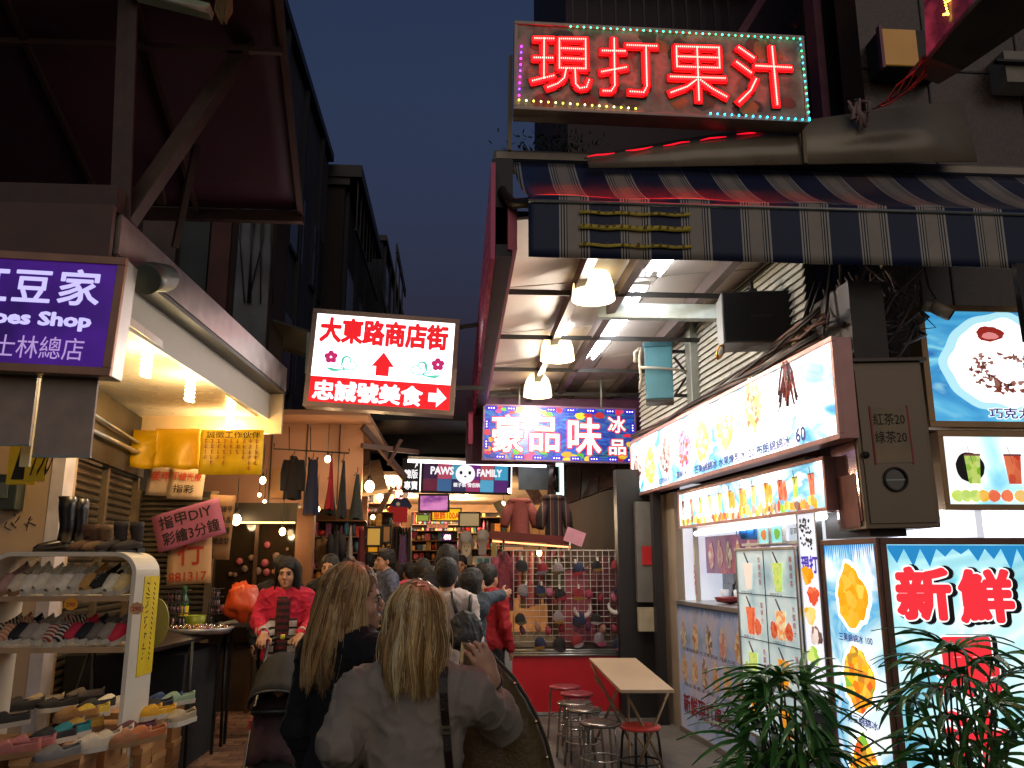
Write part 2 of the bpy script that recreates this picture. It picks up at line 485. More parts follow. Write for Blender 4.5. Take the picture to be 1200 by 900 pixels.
# the three struts that carry it
mst = mat('rusty_steel', '#4f3d34', .55, .35, .25, 8)
p0, p1 = at(143, 262, Y=4.75), at(318, 8, Y=5.3)
MB().bar(p0, p1, .12, .03, up=(0, -1, .2)).bar(p0+Vector((.06, -.02, -.02)), p1+Vector((.06, -.02, -.02)), .012, .10, up=(0, -1, .2)).build('strut', mst, t)
MB().bar(at(140, 290, Y=4.7), at(152, -40, Y=4.7), .09, .09).bar(at(146, 290, Y=4.64), at(158, -40, Y=4.64), .02, .05).build('post', mst, t)
MB().bar(at(205, 290, Y=6.4), at(262, 20, Y=6.0), .05, .05).build('strut', mst, t)
MB().bar(at(162, 60, Y=6.0), at(190, 240, Y=6.6), .06, .04).build('strut', mst, t)
t = thing('unlit_tube_fixture', 'unlit fluorescent batten fixed under the maroon canopy', 'light', at(200, 8, Y=4.6))
a, b = at(150, -10, Y=4.6), at(247, 14, Y=4.6)
MB().bar(a, b, .10, .05).build('housing', mat('pale_green_enamel', '#9fae8e', .4), t)
MB().tube([a+Vector((0, -.06, -.03)), b+Vector((0, -.06, -.03))], .016, 10).build('tube', mat('milky_glass', '#a9b39d', .25), t)
q = MB(); c0 = at(262, 8, Y=4.6)
for i in range(9): q.tube([c0+Vector((.01*i-.04, 0, .1)), c0+Vector((.012*i-.05, .01*(i % 3), -.02)), c0+Vector((.006*i-.02, 0, -.09-.01*(i % 4)))], .007, 5)
tag(q.build('ragged_cloth', mat('dry_straw', '#8a704c', .9)), 'ragged dry bundle tied at the top of the strut', 'rag')

# ================================================================ shoe shop canopy, left
t = thing('shop_canopy', 'white shop canopy with a metal gutter over the shoe shop', 'canopy', (-2.4, 6.2, 3.0))
gx0, gx1 = -1.85, -1.70
def edge_line(y): return -1.90+.045*(y-4.5)
q = MB()
for (xa, xb, za, zb) in ((-.02, .0, 3.26, 3.5),):
    q.add([(edge_line(4.45), 4.45, 3.27), (edge_line(8.2), 8.2, 3.27), (edge_line(8.2), 8.2, 3.5), (edge_line(4.45), 4.45, 3.5)], [(0, 1, 2, 3)])
q.build('gutter', mat('gutter_metal', '#b3a59c', .35, .5, .25, 6, .1, 20), t, solid=.03)
q = MB()
q.bar((edge_line(4.45)-.07, 4.45, 3.25), (edge_line(8.2)-.07, 8.2, 3.25), .16, .03)
q.build('gutter_lip', mat('dark_gutter', '#55534c', .5, .3), t)
q = MB()
q.add([(edge_line(4.45)-.14, 4.45, 2.98), (edge_line(8.2)-.14, 8.2, 2.98), (edge_line(8.2)-.14, 8.2, 3.24), (edge_line(4.45)-.14, 4.45, 3.24)], [(0, 1, 2, 3)])
q.build('fascia_board', m_white, t, solid=.03)
MB().box(-4.6, -1.98, 4.4, 8.2, 3.0, 3.05).build('soffit', mat('glossy_soffit', '#efe2c4', .28, 0, .05, 2), t)
MB().box(-3.7, edge_line(8.2)+.0, 8.16, 8.22, 2.84, 3.27).build('end_board', mat('glossy_board', '#d6bd94', .3, 0, .05, 2), t)
MB().box(-4.6, -1.9, 4.36, 4.4, 3.02, 3.52).build('front_board', mat('brown_board', '#5c4238', .6), t)
MB().box(-4.6, -1.9, 4.4, 8.2, 3.5, 3.53).build('roof_sheet', m_dark, t)
tag(MB().box(-4.5, -1.95, 4.5, 4.62, 3.35, 3.7).build('rusted_lintel', mst), 'brown rusted beam lying along the top of the purple sign', 'beam')
# compact bulbs
def cfl(px, py, label):
    p = at(px, py, Z=2.9)
    t = thing('energy_saving_bulb', label, 'light bulb', p, group='bulbs under the shoe shop canopy')
    q = MB(); n = 44
    q.tube([(.028*math.cos(i*.9), .028*math.sin(i*.9), -.10+i*.20/n) for i in range(n+1)], .011, 6)
    q.build('spiral_tube', m_bulb, t, local=True)
    l = bpy.data.lights.new('bulb_light', 'POINT'); l.energy = 19; l.color = (1, .78, .46); l.shadow_soft_size = .06
    lo = bpy.data.objects.new('bulb_light', l); COL.objects.link(lo); lo.parent = t; lo.location = (0, 0, -.16)
    MB().lathe([(0, .16), (.035, .16), (.035, .11), (.024, .10), (0, .10)], n=14).build('socket', m_white, t, local=True)
    return t
cfl(172, 424, 'nearest glowing spiral bulb under the canopy beside the purple sign')
cfl(223, 455, 'middle glowing spiral bulb under the shoe shop canopy')
cfl(269, 497, 'farthest glowing bulb above the yellow handwritten notice')
# drain pipe end
p = at(170, 325, Y=4.55)
t = thing('duct_end', 'dark round duct behind the corner of the purple sign', 'pipe', p)
MB().tube([p+Vector((-.02, .35, .12)), p+Vector((0, .1, .04)), p+Vector((.01, -.02, -.02))], .085, 16).build('pipe', mat('grimy_pipe', '#4a524c', .45, .2), t)

# ================================================================ purple shoe shop sign
m_purple = litprint('purple_print', ['#3a1076', '#4c1a8e', '#2f0c60'], .55, 1.5)
P0, P1 = at(0, 430, Y=4.3), at(124, 441, Y=4.3)
W = 1.72; x1 = P1.x+.02; zb = P1.z+.07
t = box_sign('shoe_shop_sign', 'purple lit sign with white characters over the shoe shop', 'sign', (x1-W, 4.3, zb), 0, W, .64, .16, m_purple, m_alu, .04, roll=R(2.2), frame=mat('copper_frame', '#a5785f', .4, .4))
WHT = glow('white_letter_light', '#cfc6ff', .95)
text(t, '紅', W-.80, .36, .22, .20, WHT, bold=.02)
text(t, '豆', W-.555, .37, .195, .175, WHT, bold=.02)
text(t, '家', W-.325, .365, .215, .20, WHT, bold=.02)
text(t, 'Shoes Shop', W-.76, .225, .63, .10, WHT, bold=.045)
text(t, '士林總店', W-.60, .07, .45, .12, glow('thin_letter_light', '#c9a8e8', .7))
# hanging grey panels + yellow price tags under it
for i, (a, b, y, lb) in enumerate((((-6, 438), (34, 520), 4.42, 'left grey board hanging under the purple sign'), ((50, 437), (105, 534), 4.40, 'right grey board hanging under the purple sign'))):
    A, B = at(*a, Y=y), at(*b, Y=y)
    t = thing('hanging_board', lb, 'board', A)
    MB().box(A.x, B.x, y, y+.02, B.z, A.z).build('board', mat('grey_board', '#a08c7c', .45), t)
    MB().box(A.x-.003, B.x+.003, y-.003, y+.023, B.z-.01, B.z).build('rim', m_steel, t)
tg = mat('yellow_card', '#e2c416', .6)
ik = mat('black_marker', '#191410', .7)
for i, (px, py, pw, ph, s_, lb) in enumerate(((6, 568, 45, 68, '1', 'small yellow price card half behind the left grey board'), (27, 564, 33, 70, '190', 'large yellow price card reading 190 by the white pillar'))):
    A, B = at(px, py, Y=4.9-.1*i), at(px+pw, py-ph, Y=4.9-.1*i)
    t = thing('price_card', lb, 'price card', A, rz=R(-4+8*i), group='yellow price cards')
    MB().box(0, B.x-A.x, 0, .006, 0, B.z-A.z).build('card', tg, t, local=True, bevel=.003)
    text(t, s_, .03, .03, (B.x-A.x)*.85, (B.z-A.z)*.75, ik, y=-.004, shear=.2)
for i, (px0, py0, px1, py1) in enumerate(((36, 441, 47, 441),)):
    A = at(40, 440, Y=4.55)
    MB().box(A.x-.02, A.x+.03, 4.55, 4.57, 2.1, 2.6).build('cream_strip', mat('cream_plastic', '#d8cf9a', .5)); o = COL.objects['cream_strip']; tag(o, 'cream plastic strip hanging between the two grey boards', 'strip')

# ================================================================ white pillar, shutters and shelf wall
t = thing('white_pillar', 'cream pillar with a dark meter box and scribbled writing', 'pillar', (-3.2, 6.3, 0))
MB().box(-3.7, -2.93, 6.2, 6.6, 0, 3.0).build('shaft', m_cream, t, bevel=.01)
MB().box(-2.93, -2.84, 6.19, 6.35, 0, 3.0).build('corner_trim', mat('lilac_white', '#c9bfc0', .45), t)
t2 = thing('meter_box', 'dark green meter box fixed to the cream pillar', 'box', at(0, 597, Y=6.15))
A, B = at(-8, 597, Y=6.1), at(24, 556, Y=6.1)
MB().box(A.x, B.x, 6.08, 6.2, A.z, B.z).build('box', mat('green_black', '#28302b', .5), t2, bevel=.008)
MB().box(A.x+.03, B.x-.06, 6.07, 6.081, A.z+.08, B.z-.06).build('dial', mat('grey_plastic', '#5b625c', .4), t2)
q = MB(); rnd = random.Random(9)
for i in range(7):
    p = at(8+i*5, 612+rnd.uniform(-8, 8), Y=6.195)
    q.tube([p, p+Vector((rnd.uniform(-.05, .05), 0, rnd.uniform(-.05, .05))), p+Vector((rnd.uniform(-.05, .05), 0, rnd.uniform(-.06, .02)))], .003, 4)
q.build('scribble', ik, t)
# shutter bays: side bay and front bay
m_slat = mat('shutter_steel', '#645a4c', .34, .6, .2, 12)
def shutter(label, p0, p1, z0, z1, pitch):
    d = Vector((p1[0]-p0[0], p1[1]-p0[1], 0)); L_ = d.length
    t = thing('roller_shutter', label, 'shutter', (p0[0], p0[1], 0), math.atan2(d.y, d.x))
    MB().box(0, L_, .04, .07, z0, z1).build('backing', m_dark, t, local=True)
    prof = [(0, .0), (-.018, pitch*.25), (-.018, pitch*.6), (0, pitch*.92)]
    q = MB(); vs = []
    for x in (0, L_):
        vs += [(x, .03+a, b) for a, b in prof]
    q.add(vs, [(0, 4, 5, 1), (1, 5, 6, 2), (2, 6, 7, 3)]); me = mesh_of(q, 'slat', m_slat)
    k = int((z1-z0)/pitch)
    for i in range(k): piece('slat', me, t, (0, 0, z0+i*pitch))
    for x in (0, L_): MB().box(x-.03, x+.03, -.03, .03, z0, z1).build('guide_rail', mat('rail_steel', '#7a6a55', .4, .5), t, local=True)
    return t
pa, pb = (-2.98, 6.6), (-3.17, 8.42)
pm = (-3.07, 7.45)
shutter('ribbed roller shutter right behind the tall black boots', pa, pm, 0, 2.42, .062)
shutter('ribbed roller shutter in the second bay past the boots', pm, pb, 0, 2.42, .062)
shutter('brown roller shutter behind the pink handwritten card', (-3.15, 8.45), (-2.42, 8.5), 0, 2.3, .05)
t = thing('shutter_head', 'dark shutter box with chrome rails over the roller shutters', 'shutter box', (-3.1, 7.5, 2.4))
MB().add([(-2.93, 6.6, 2.42), (-3.12, 8.4, 2.42), (-3.12, 8.4, 2.98), (-2.93, 6.6, 2.98)], [(0, 1, 2, 3)]).build('box', m_dark, t, solid=.05)
MB().tube([(-2.86, 6.5, 2.75), (-3.0, 8.2, 2.68)], .014, 8).tube([(-2.86, 6.5, 2.62), (-3.0, 8.2, 2.6)], .02, 8).build('rail', m_alu, t)
MB().box(-4.2, -3.75, 6.5, 12, 0, 3.6).build('side_wall', m_cream); tag(COL.objects['side_wall'], 'plain wall running behind the roller shutters', 'wall')

# yellow cloth and notices along the end board
def cloth_panel(name, label, cat, px0, py0, px1, py1, Y, m, wav=.02, group=None, tilt=0., rows=None):
    A, B = at(px0, py0, Y=Y), at(px1, py1, Y=Y)
    q = MB()
    q.grid(lambda u, v: (A.x+(B.x-A.x)*u, Y+wav*math.sin(u*9)*v+wav*.6*math.sin(u*4+v*5), A.z+(B.z-A.z)*v+tilt*u+.012*math.sin(u*7)*v), 16, 8)
    o = q.build(name, m, solid=.003)
    tag(o, label, cat, group); return o, A, B
m_ycl = mat('yellow_vinyl', '#f2b90c', .35, 0, .1, 2)
cloth_panel('yellow_tarp', 'folded yellow vinyl sheet hanging left of the yellow notice', 'tarp', 134, 502, 183, 546, 7.9, m_ycl, .03, 'yellow vinyl sheets', tilt=-.02)
cloth_panel('yellow_tarp', 'plain yellow vinyl sheet right beside the yellow notice', 'tarp', 183, 502, 232, 549, 7.92, m_ycl, .02, 'yellow vinyl sheets')
t = thing('yellow_notice', 'yellow handwritten hiring notice hung under the canopy end board', 'notice', at(232, 556, Y=7.85))
A, B = at(232, 556, Y=7.85), at(310, 504, Y=7.85); WN, HN = B.x-A.x, B.z-A.z
MB().grid(lambda u, v: (WN*u, .025*math.sin(u*6), HN*v), 14, 3).build('sheet', mat('yellow_paper', '#f4c01a', .45), t, local=True, solid=.003)
text(t, '誠徵工作伙伴', .06, HN*.80, WN*.85, HN*.15, ik, y=-.035)
rdi = mat('red_marker', '#b3341c', .7); q = MB(); rnd = random.Random(4)
for c in range(9):
    for r_ in range(rnd.randint(3, 6)):
        x = .05+c*WN*.1; z = HN*.70-r_*HN*.12
        for k in range(3):
            q.box(x+rnd.uniform(-.012, .012), x+rnd.uniform(.01, .03), -.034, -.033, z+k*.012, z+k*.012+.004)
        q.box(x+.005, x+.009, -.034, -.033, z-.005, z+.035)
q.build('small_writing', rdi, t, local=True, kind='stuff')
# paper notices on the shutter
def paper(label, px, py, w_, h_, Y, col, lines, rz=0., roll=0., size=None, cat='notice', group='papers taped in front of the shutter', ink=None):
    A = at(px, py, Y=Y)
    t = thing('paper_notice', label, cat, A, rz, group, roll=roll)
    MB().grid(lambda u, v: (w_*u, .006*math.sin(u*5+v*2), h_*v), 6, 6).build('sheet', mat('paper_'+col.strip('#'), col, .75, 0, .06), t, local=True, solid=.002)
    for (s_, x, z, ww, hh, m_) in lines: text(t, s_, x, z, ww, hh, m_ or ik, y=-.012, bold=.012)
    return t
paper('worn pinkish printed sheet under the folded yellow vinyl', 170, 580, .26, .28, 8.3, '#b09a86', [('美甲', .04, .14, .18, .1, rdi)], roll=R(3))
paper('pale printed sheet under the plain yellow vinyl', 195, 584, .34, .30, 8.28, '#c0a88c', [('手繪光療', .03, .18, .28, .08, rdi), ('指彩', .05, .06, .2, .08, ik)], roll=R(3))
paper('pink handwritten nail price card tilted across the shutter', 186, 648, .62, .34, 7.9, '#b0617e', [('指甲DIY', .06, .19, .48, .12, ik), ('彩繪3分鐘', .06, .04, .52, .12, ik)], roll=R(-17), cat='price card')
paper('beige sheet with large red characters above the wire basket', 195, 686, .40, .50, 8.0, '#c39a72', [('行', .09, .17, .24, .26, rdi), ('881317', .02, .03, .34, .08, rdi)], roll=R(-3))
paper('brown sheet densely covered in small black writing', 238, 655, .24, .60, 8.1, '#8d6a48', [('代客繪甲', .02, .44, .2, .06, ik), ('光療水晶', .02, .34, .2, .06, ik), ('保養修護', .02, .24, .2, .06, ik), ('美睫造型', .02, .14, .2, .06, ik)], roll=R(2))

# ================================================================ the big white and red direction sign
A = at(355, 475, Y=8.0)
MW, MH = 1.455, .98
m_face = litprint('white_lit_print', ['#e9e4ff', '#ffffff', '#f4f0ff'], 1.25, 2.2, stretch=(1, 1, 1), hot=1.2)
t = box_sign('direction_sign', 'white and red lit sign pointing ahead to the shopping street', 'sign', (A.x, 8.0, A.z), R(1.0), MW, MH, .2, m_face, mat('sign_frame_brown', '#8a7468', .4, .5), .045, roll=R(3.1))
RED = glow('red_letter_light', '#ee1420', .85); WH2 = glow('white_letter_bright', '#fff4ff', 1.1)
MB().box(.03, MW-.03, -.006, .0, .035, .30).build('red_band', RED, t, local=True)
text(t, '大東路商店街', .085, .645, 1.27, .265, RED, bold=.05, y=-.004)
MB().flat([(.62, .44), (.73, .585), (.845, .44), (.795, .44), (.795, .345), (.665, .345), (.665, .44)], -.005).build('arrow', RED, t, local=True)
text(t, '忠誠號美食', .075, .062, 1.07, .205, WH2, bold=.04, y=-.009)
MB().flat([(1.2, .12), (1.28, .12), (1.28, .065), (1.38, .165), (1.28, .265), (1.28, .21), (1.2, .21)], -.009).build('arrow', WH2, t, local=True)
pk, tq = glow('pink_flower_light', '#c8246e', .8), glow('teal_leaf_light', '#5fd0b8', .8)
for cx, sg in ((.24, 1), (1.25, -1)):
    q = MB()
    for k in range(5):
        a = k*1.2566+.4; q.flat([(cx-sg*.02+.038*math.cos(a)+.03*math.cos(b), .50+.038*math.sin(a)+.03*math.sin(b)) for b in np.arange(0, 6.28, .7)], -.005+k*-.0003)
    q.build('flower', pk, t, local=True)
    q = MB()
    def arc(c, r, a0, a1, n=9): return [(cx+sg*(c[0]+r*math.cos(R(a0+(a1-a0)*i/n))), c[1]+r*math.sin(R(a0+(a1-a0)*i/n))) for i in range(n+1)]
    q.ribbon([(cx+sg*.02, .46), (cx+sg*.08, .405), (cx+sg*.13, .385)]+arc((.19, .43), .045, -90, 170), .006, -.0045)
    q.ribbon([(cx+sg*.13, .385), (cx+sg*.09, .43)]+arc((.135, .475), .04, 190, -20), [.004, .008]+[.014-.001*i for i in range(10)], -.0048)
    q.ribbon([(cx+sg*.13, .383), (cx+sg*.05, .372), (cx-sg*.0, .375), (cx-sg*.05, .39)], [.004, .012, .018, .006], -.005)
    q.build('leaf_scroll', tq, t, local=True)
MB().bar((MW, .1, MH-.05), (MW+.3, .1, MH+.02), .03, .04).bar((MW, .1, .3), (MW+.3, .1, .32), .03, .04).build('bracket', m_dark, t, local=True)

# ================================================================ right arcade roof
t = thing('arcade_roof', 'pale roof panels over the right side passage with steel purlins', 'roof', (1.3, 8, 3.9))
m_panel = mat('roof_panel', '#c9bcae', .5, 0, .08, 3)
xs_ = [.33, .93, 1.3, 1.62, 2.1, 2.6]
for i in range(5):
    for j in range(5):
        y0 = 5.0+j*1.36; za = lambda x: 3.78+.10*(x-.33)
        q = MB(); a, b = xs_[i]+.008, xs_[i+1]-.008
        q.add([(a, y0+.01, za(a)), (b, y0+.01, za(b)), (b, y0+1.345, za(b)), (a, y0+1.345, za(a))], [(0, 1, 2, 3)])
        q.build('panel', m_panel, t, solid=.02)
mpl = mat('purlin_steel', '#5a4b47', .5, .4)
for x in (.93, 1.32, 2.08):
    MB().box(x-.035, x+.035, 4.95, 11.8, 3.64+.10*(x-.33), 3.755+.10*(x-.33)).build('purlin', mpl, t)
for y in (6.37, 7.73, 9.1, 10.45):
    MB().box(.34, 2.55, y-.004, y+.004, 3.72, 3.765).build('joint_strip', m_dark, t)
MB().box(.2, 2.7, 5.6, 12, 4.05, 4.1).build('roof_sheet', m_dark, t)
# edge beam, the red light on it put into its colour
m_redbeam = mat('beam_with_red_light', '#a83a5c', .25, .2, .15, 3)
t = thing('edge_beam', 'glossy beam along the open side of the arcade roof reflecting red', 'beam', (.25, 8, 3.55))
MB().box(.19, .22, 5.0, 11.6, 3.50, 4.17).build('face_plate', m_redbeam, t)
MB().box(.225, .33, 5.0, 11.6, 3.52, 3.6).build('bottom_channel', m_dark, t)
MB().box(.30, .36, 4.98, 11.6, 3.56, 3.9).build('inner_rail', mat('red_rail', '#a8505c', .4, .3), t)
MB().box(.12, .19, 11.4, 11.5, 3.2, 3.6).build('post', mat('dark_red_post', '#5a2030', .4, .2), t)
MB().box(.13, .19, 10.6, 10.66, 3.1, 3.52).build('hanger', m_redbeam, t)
# steel brackets
for (a, b, lb) in ((at(575, 361, Y=7.3), at(868, 314, Y=6.6), 'upper sloping steel beam crossing behind the pendant lamp'), (at(703, 365, Y=7.0), at(850, 367, Y=6.5), 'lower level steel beam ending behind the loudspeaker')):
    tag(MB().bar(a, b, .10, .13).build('steel_beam', m_steel, bevel=.006), lb, 'beam', 'steel beams under the arcade roof')
# tube lights on the ceiling
def tube_light(label, a, b, two=True):
    t = thing('tube_light', label, 'light', a, group='tube lights on the arcade ceiling')
    d = (Vector(b)-Vector(a)).normalized(); s_ = d.cross(Vector((0, 0, 1))).normalized()
    MB().bar(Vector(a)+Vector((0, 0, .05)), Vector(b)+Vector((0, 0, .05)), .16, .04).build('housing', m_white, t)
    for k in (-1, 1): MB().tube([Vector(a)+s_*.045*k, Vector(b)+s_*.045*k], .014, 8).build('tube', m_lens_w, t)
    return t
tube_light('double tube light on the arcade ceiling nearest the striped awning', at(783, 300, Z=3.83), at(766, 322, Z=3.83))
tube_light('short tube light glimpsed between the two steel beams', at(750, 338, Z=3.83), at(738, 354, Z=3.83))
tube_light('longest double tube light on the arcade ceiling', at(738, 364, Z=3.83), at(690, 420, Z=3.83))
tube_light('far tube light half hidden behind the middle pendant lamp', at(668, 380, Z=3.83)-Vector((.05, 0, 0)), at(652, 398, Z=3.83))
# three pendants
m_shade = glow('opal_shade_light', '#ffe6b0', 2.6, base='#f4e3bb')
m_shade_hot = glow('opal_core_light', '#fff0c8', 9)
def pendant(label, px, py, Y, D):
    p = at(px, py, Y=Y); t = thing('pendant_lamp', label, 'pendant lamp', p, group='opal pendant lamps in the arcade')
    r = D/2
    MB().lathe([(.16*r, .92*r), (.5*r, .80*r), (.78*r, .45*r), (.93*r, -.05*r), (1.0*r, -.72*r), (.985*r, -.76*r), (.9*r, -.05*r), (.74*r, .42*r), (.46*r, .76*r), (.16*r, .88*r)], n=32).build('shade', m_shade, t, local=True)
    MB().lathe([(0, -.85*r), (.25*r, -.82*r), (.36*r, -.55*r), (.30*r, -.1*r), (.1*r, .3*r), (0, .35*r)], n=20).build('bulb', m_shade_hot, t, local=True)
    MB().lathe([(0, 1.16*r), (.12*r, 1.14*r), (.24*r, .95*r), (.26*r, .86*r), (0, .84*r)], n=16).build('cap', m_dark, t, local=True)
    MB().tube([(0, 0, 1.1*r), (.01, 0, 1.4*r), (0, 0, 3.88-p.z)], .008, 6).build('cord', m_black, t, local=True)
    l = bpy.data.lights.new('pendant_bulb', 'POINT'); l.energy = 85*(D/.36)**2; l.color = (1, .84, .66); l.shadow_soft_size = .05
    lo = bpy.data.objects.new('pendant_bulb', l); COL.objects.link(lo); lo.location = (0, 0, -r*.95); lo.parent = t
pendant('nearest and largest opal pendant lamp just under the striped awning', 695, 333, 6.2, .345)
pendant('middle opal pendant lamp of the three', 653, 407, 8.0, .345)
pendant('farthest opal pendant lamp above the fruit ice sign', 630, 452, 9.7, .345)
# ================================================================ LED sign over the awning
A = at(602, 128, Y=5.0); LW, LH = 2.02, .66
t = box_sign('led_sign', 'fruit juice sign with red glowing characters and a dotted light border', 'sign', (A.x, 5.0, A.z), 0, LW, LH, .16,
             litprint('dull_fruit_print', ['#3d4038', '#6d6a58', '#8b8a78', '#545a3c', '#74706a'], .035, 4), mat('sign_casing_grey', '#8d857c', .4, .4), .022, roll=R(.7))
dull = [mat('dull_green_fruit', '#39452a', .4), mat('dull_red_fruit', '#6a2a20', .4), mat('dull_dark_fruit', '#2a2420', .4), mat('dull_yellow_fruit', '#8a7a3a', .4)]
rnd = random.Random(11)
for i in range(26):
    cx = rnd.uniform(.08, LW-.08); cz = rnd.choice((rnd.uniform(.06, .16), rnd.uniform(.46, .6))); r_ = rnd.uniform(.035, .07)
    MB().flat(blob(cx, cz, r_*1.2, r_, i), -.0012-.0001*i).build('fruit_print', dull[i % 4], t, local=True)
def lm(x, y):
    u = (x-197)/968*LW; y0 = 62+(x-197)*.043; yb = 383+(x-197)*.02
    return (u, -.03, (yb-y)/(yb-y0)*LH)
strokes = {
 '現': [[(262,133),(323,133)],[(292,133),(292,278)],[(260,204),(320,204)],[(256,288),(323,268)],[(342,240),(342,133),(428,133),(428,240)],[(342,168),(428,170)],[(342,204),(428,206)],[(342,240),(428,240)],[(364,243),(358,275),(337,296),(305,310)],[(393,243),(395,296),(408,311),(430,306),(438,282)]],
 '打': [[(483,174),(557,174)],[(522,130),(522,298),(510,318),(484,318)],[(480,250),(560,232)],[(565,152),(662,154)],[(627,154),(627,298),(616,320),(572,318)]],
 '果': [[(728,154),(870,156),(870,228),(728,226),(728,154)],[(728,190),(870,192)],[(797,156),(797,342)],[(706,262),(886,264)],[(790,272),(760,296),(706,318)],[(805,272),(840,300),(888,328)]],
 '汁': [[(938,154),(986,190)],[(928,206),(974,242)],[(990,265),(970,304),(930,344)],[(992,218),(1110,222)],[(1050,150),(1056,350)]]}
m_led_body = glow('red_character_light', '#ff0102', 50, base='#a00810')
m_led_edge = mat('dark_red_rim', '#5e0c12', .4)
m_led_dot = glow('red_led_light', '#ff8070', 6)
dots = MB()
for ch, ss in strokes.items():
    body, rim = MB(), MB()
    for s_ in ss:
        pts = [Vector(lm(*p)) for p in s_]
        for a, b in zip(pts, pts[1:]):
            d = (b-a).normalized()
            body.bar(a-d*.012+Vector((0, .012, 0)), b+d*.012+Vector((0, .012, 0)), .02, .036, up=(0, 0, 1) if abs(d.z) < .7 else (1, 0, 0))
            rim.bar(a-d*.024+Vector((0, .021, 0)), b+d*.024+Vector((0, .021, 0)), .016, .066, up=(0, 0, 1) if abs(d.z) < .7 else (1, 0, 0))
            k = max(1, int((b-a).length/.0135))
            for i in range(k+1):
                p = a+(b-a)*(i/k)-Vector((0, .004, 0)); dots.box(p.x-.0036, p.x+.0036, p.y-.004, p.y+.004, p.z-.0036, p.z+.0036)
    rim.build('character_rim', m_led_edge, t, local=True); body.build('character', m_led_body, t, local=True)
dots.build('led_dots', m_led_dot, t, local=True, kind='stuff')
def border(name, a, b, n_, cs, s_):
    a, b = Vector(lm(*a)), Vector(lm(*b)); q = MB()
    for i in range(n_):
        p = a+(b-a)*(i/(n_-1)); q.ball((p.x, -.02, p.z), .0072, i % len(cs), 4)
    q.build(name, [glow('border_light_'+c[1:], c, s_) for c in cs], t, local=True, kind='stuff')
border('top_border_lights', (380, 83), (1128, 116), 35, ['#30e0a0', '#20c890', '#40f0c0'], 5)
border('right_border_lights', (1150, 117), (1163, 392), 14, ['#40f0d0', '#30c8f0', '#40e090'], 5)
border('lower_right_border_lights', (835, 384), (1163, 397), 15, ['#30d8ff', '#20b8e8'], 6)
border('left_border_lights', (219, 160), (213, 338), 9, ['#d030ff', '#8040ff', '#ff30d0'], 6)
border('lower_left_border_lights', (213, 355), (590, 374), 17, ['#f0e050', '#f8f0a0'], 5)
for x in (.0, LW):
    MB().bar((x-.02 if x == 0 else x, .1, LH*.7), (x-.02 if x == 0 else x, .1, -.25), .025, .025).build('mount_pole', mat('olive_steel', '#6e6248', .5, .3), t, local=True)

# ================================================================ striped awning
AL = at(619, 229, Y=4.7).x; AR = 4.3
st_cols = [('#16244a', .50), ('#c2bab0', .525), ('#1a1a22', .545), ('#c2bab0', .57), ('#1a1a22', .59), ('#c2bab0', .615), ('#1a1a22', .63), ('#ab9f90', .85), ('#1a1a22', .865), ('#c2bab0', .885), ('#1a1a22', .91), ('#c2bab0', .93), ('#1a1a22', .955), ('#c2bab0', .99), ('#16244a', 1.)]
m_stripe = stripes('striped_canvas', st_cols, 'X', .378, .6)
m_canvas = stripes('striped_canvas_top', st_cols, 'X', .378, .42)
_b = m_canvas.node_tree.nodes['Principled BSDF']; _b.inputs['Coat Weight'].default_value = .8; _b.inputs['Coat Roughness'].default_value = .22; _b.inputs['Specular IOR Level'].default_value = .9
t = thing('striped_awning', 'navy and beige striped awning with a straight hanging valance', 'awning', (AL+.0, 4.7, 3.4))
zt = 3.80
def ripple(x): return .005*math.sin(x*4.3)+.003*math.sin(x*11)
MB().grid(lambda u, v: (AL+(AR-AL)*u, 4.7+ripple((AR-AL)*u)*(1-v), 3.405+(zt-3.405)*v), 90, 6).build('valance', m_stripe, t, solid=.003)
MB().grid(lambda u, v: (AL-.06*v+(AR-AL)*u, 4.7+.60*v, zt+.53*v-.05*math.sin(3.14*v)+.008*math.sin(u*30)*(1-v)), 60, 10).build('canvas', m_canvas, t, solid=.003)
MB().tube([(AL, 4.695, zt-.035), (AR, 4.695, zt-.035)], .012, 8).build('front_rail', m_steel, t)
ytape = mat('yellow_tape', '#c9b23a', .5)
for z, h_ in ((3.685, .02), (3.585, .032), (3.475, .02)):
    MB().grid(lambda u, v: (AL+.31+.69*u, 4.683+ripple(.31+.69*u)*.6, z+h_*v+.004*math.sin(u*20)), 20, 1).build('yellow_tape', ytape, t, solid=.002)
q = MB(); rnd = random.Random(2)
for z in (3.69, 3.595, 3.48):
    for i in range(14): x = AL+.33+i*.047; q.box(x, x+rnd.uniform(.008, .02), 4.672, 4.674, z+rnd.uniform(0, .012), z+rnd.uniform(.014, .024))
q.build('worn_print', mat('faded_print', '#7a5a26', .7), t)
t = thing('awning_housing', 'long dull metal box that the striped awning rolls out of', 'awning box', (2, 5.35, 4.3))
MB().box(.22, 4.6, 5.32, 5.5, 4.33, 4.44).build('housing', mat('beige_metal', '#8a7f6f', .4, .4), t, bevel=.02)
MB().tube([(.24, 5.33, 4.34), (4.6, 5.33, 4.34)], .03, 12).build('roller', m_dark, t)
q = MB(); q.tube([(.28, 5.25, 4.18), (.27, 5.1, 4.0), (.33, 4.95, 3.86), (.45, 4.75, 3.78)], .035, 10).box(.2, .34, 5.1, 5.3, 3.9, 4.25)
q.build('folding_arm', m_dark, t)
t = thing('sheet_hood', 'curved grey metal sheet lying on the awning box with coloured glints', 'metal sheet', (1.8, 5.4, 4.4))
top = [(684, 186), (745, 173), (810, 162), (880, 152), (945, 141), (1010, 132), (1075, 124), (1128, 117)]
vs = []
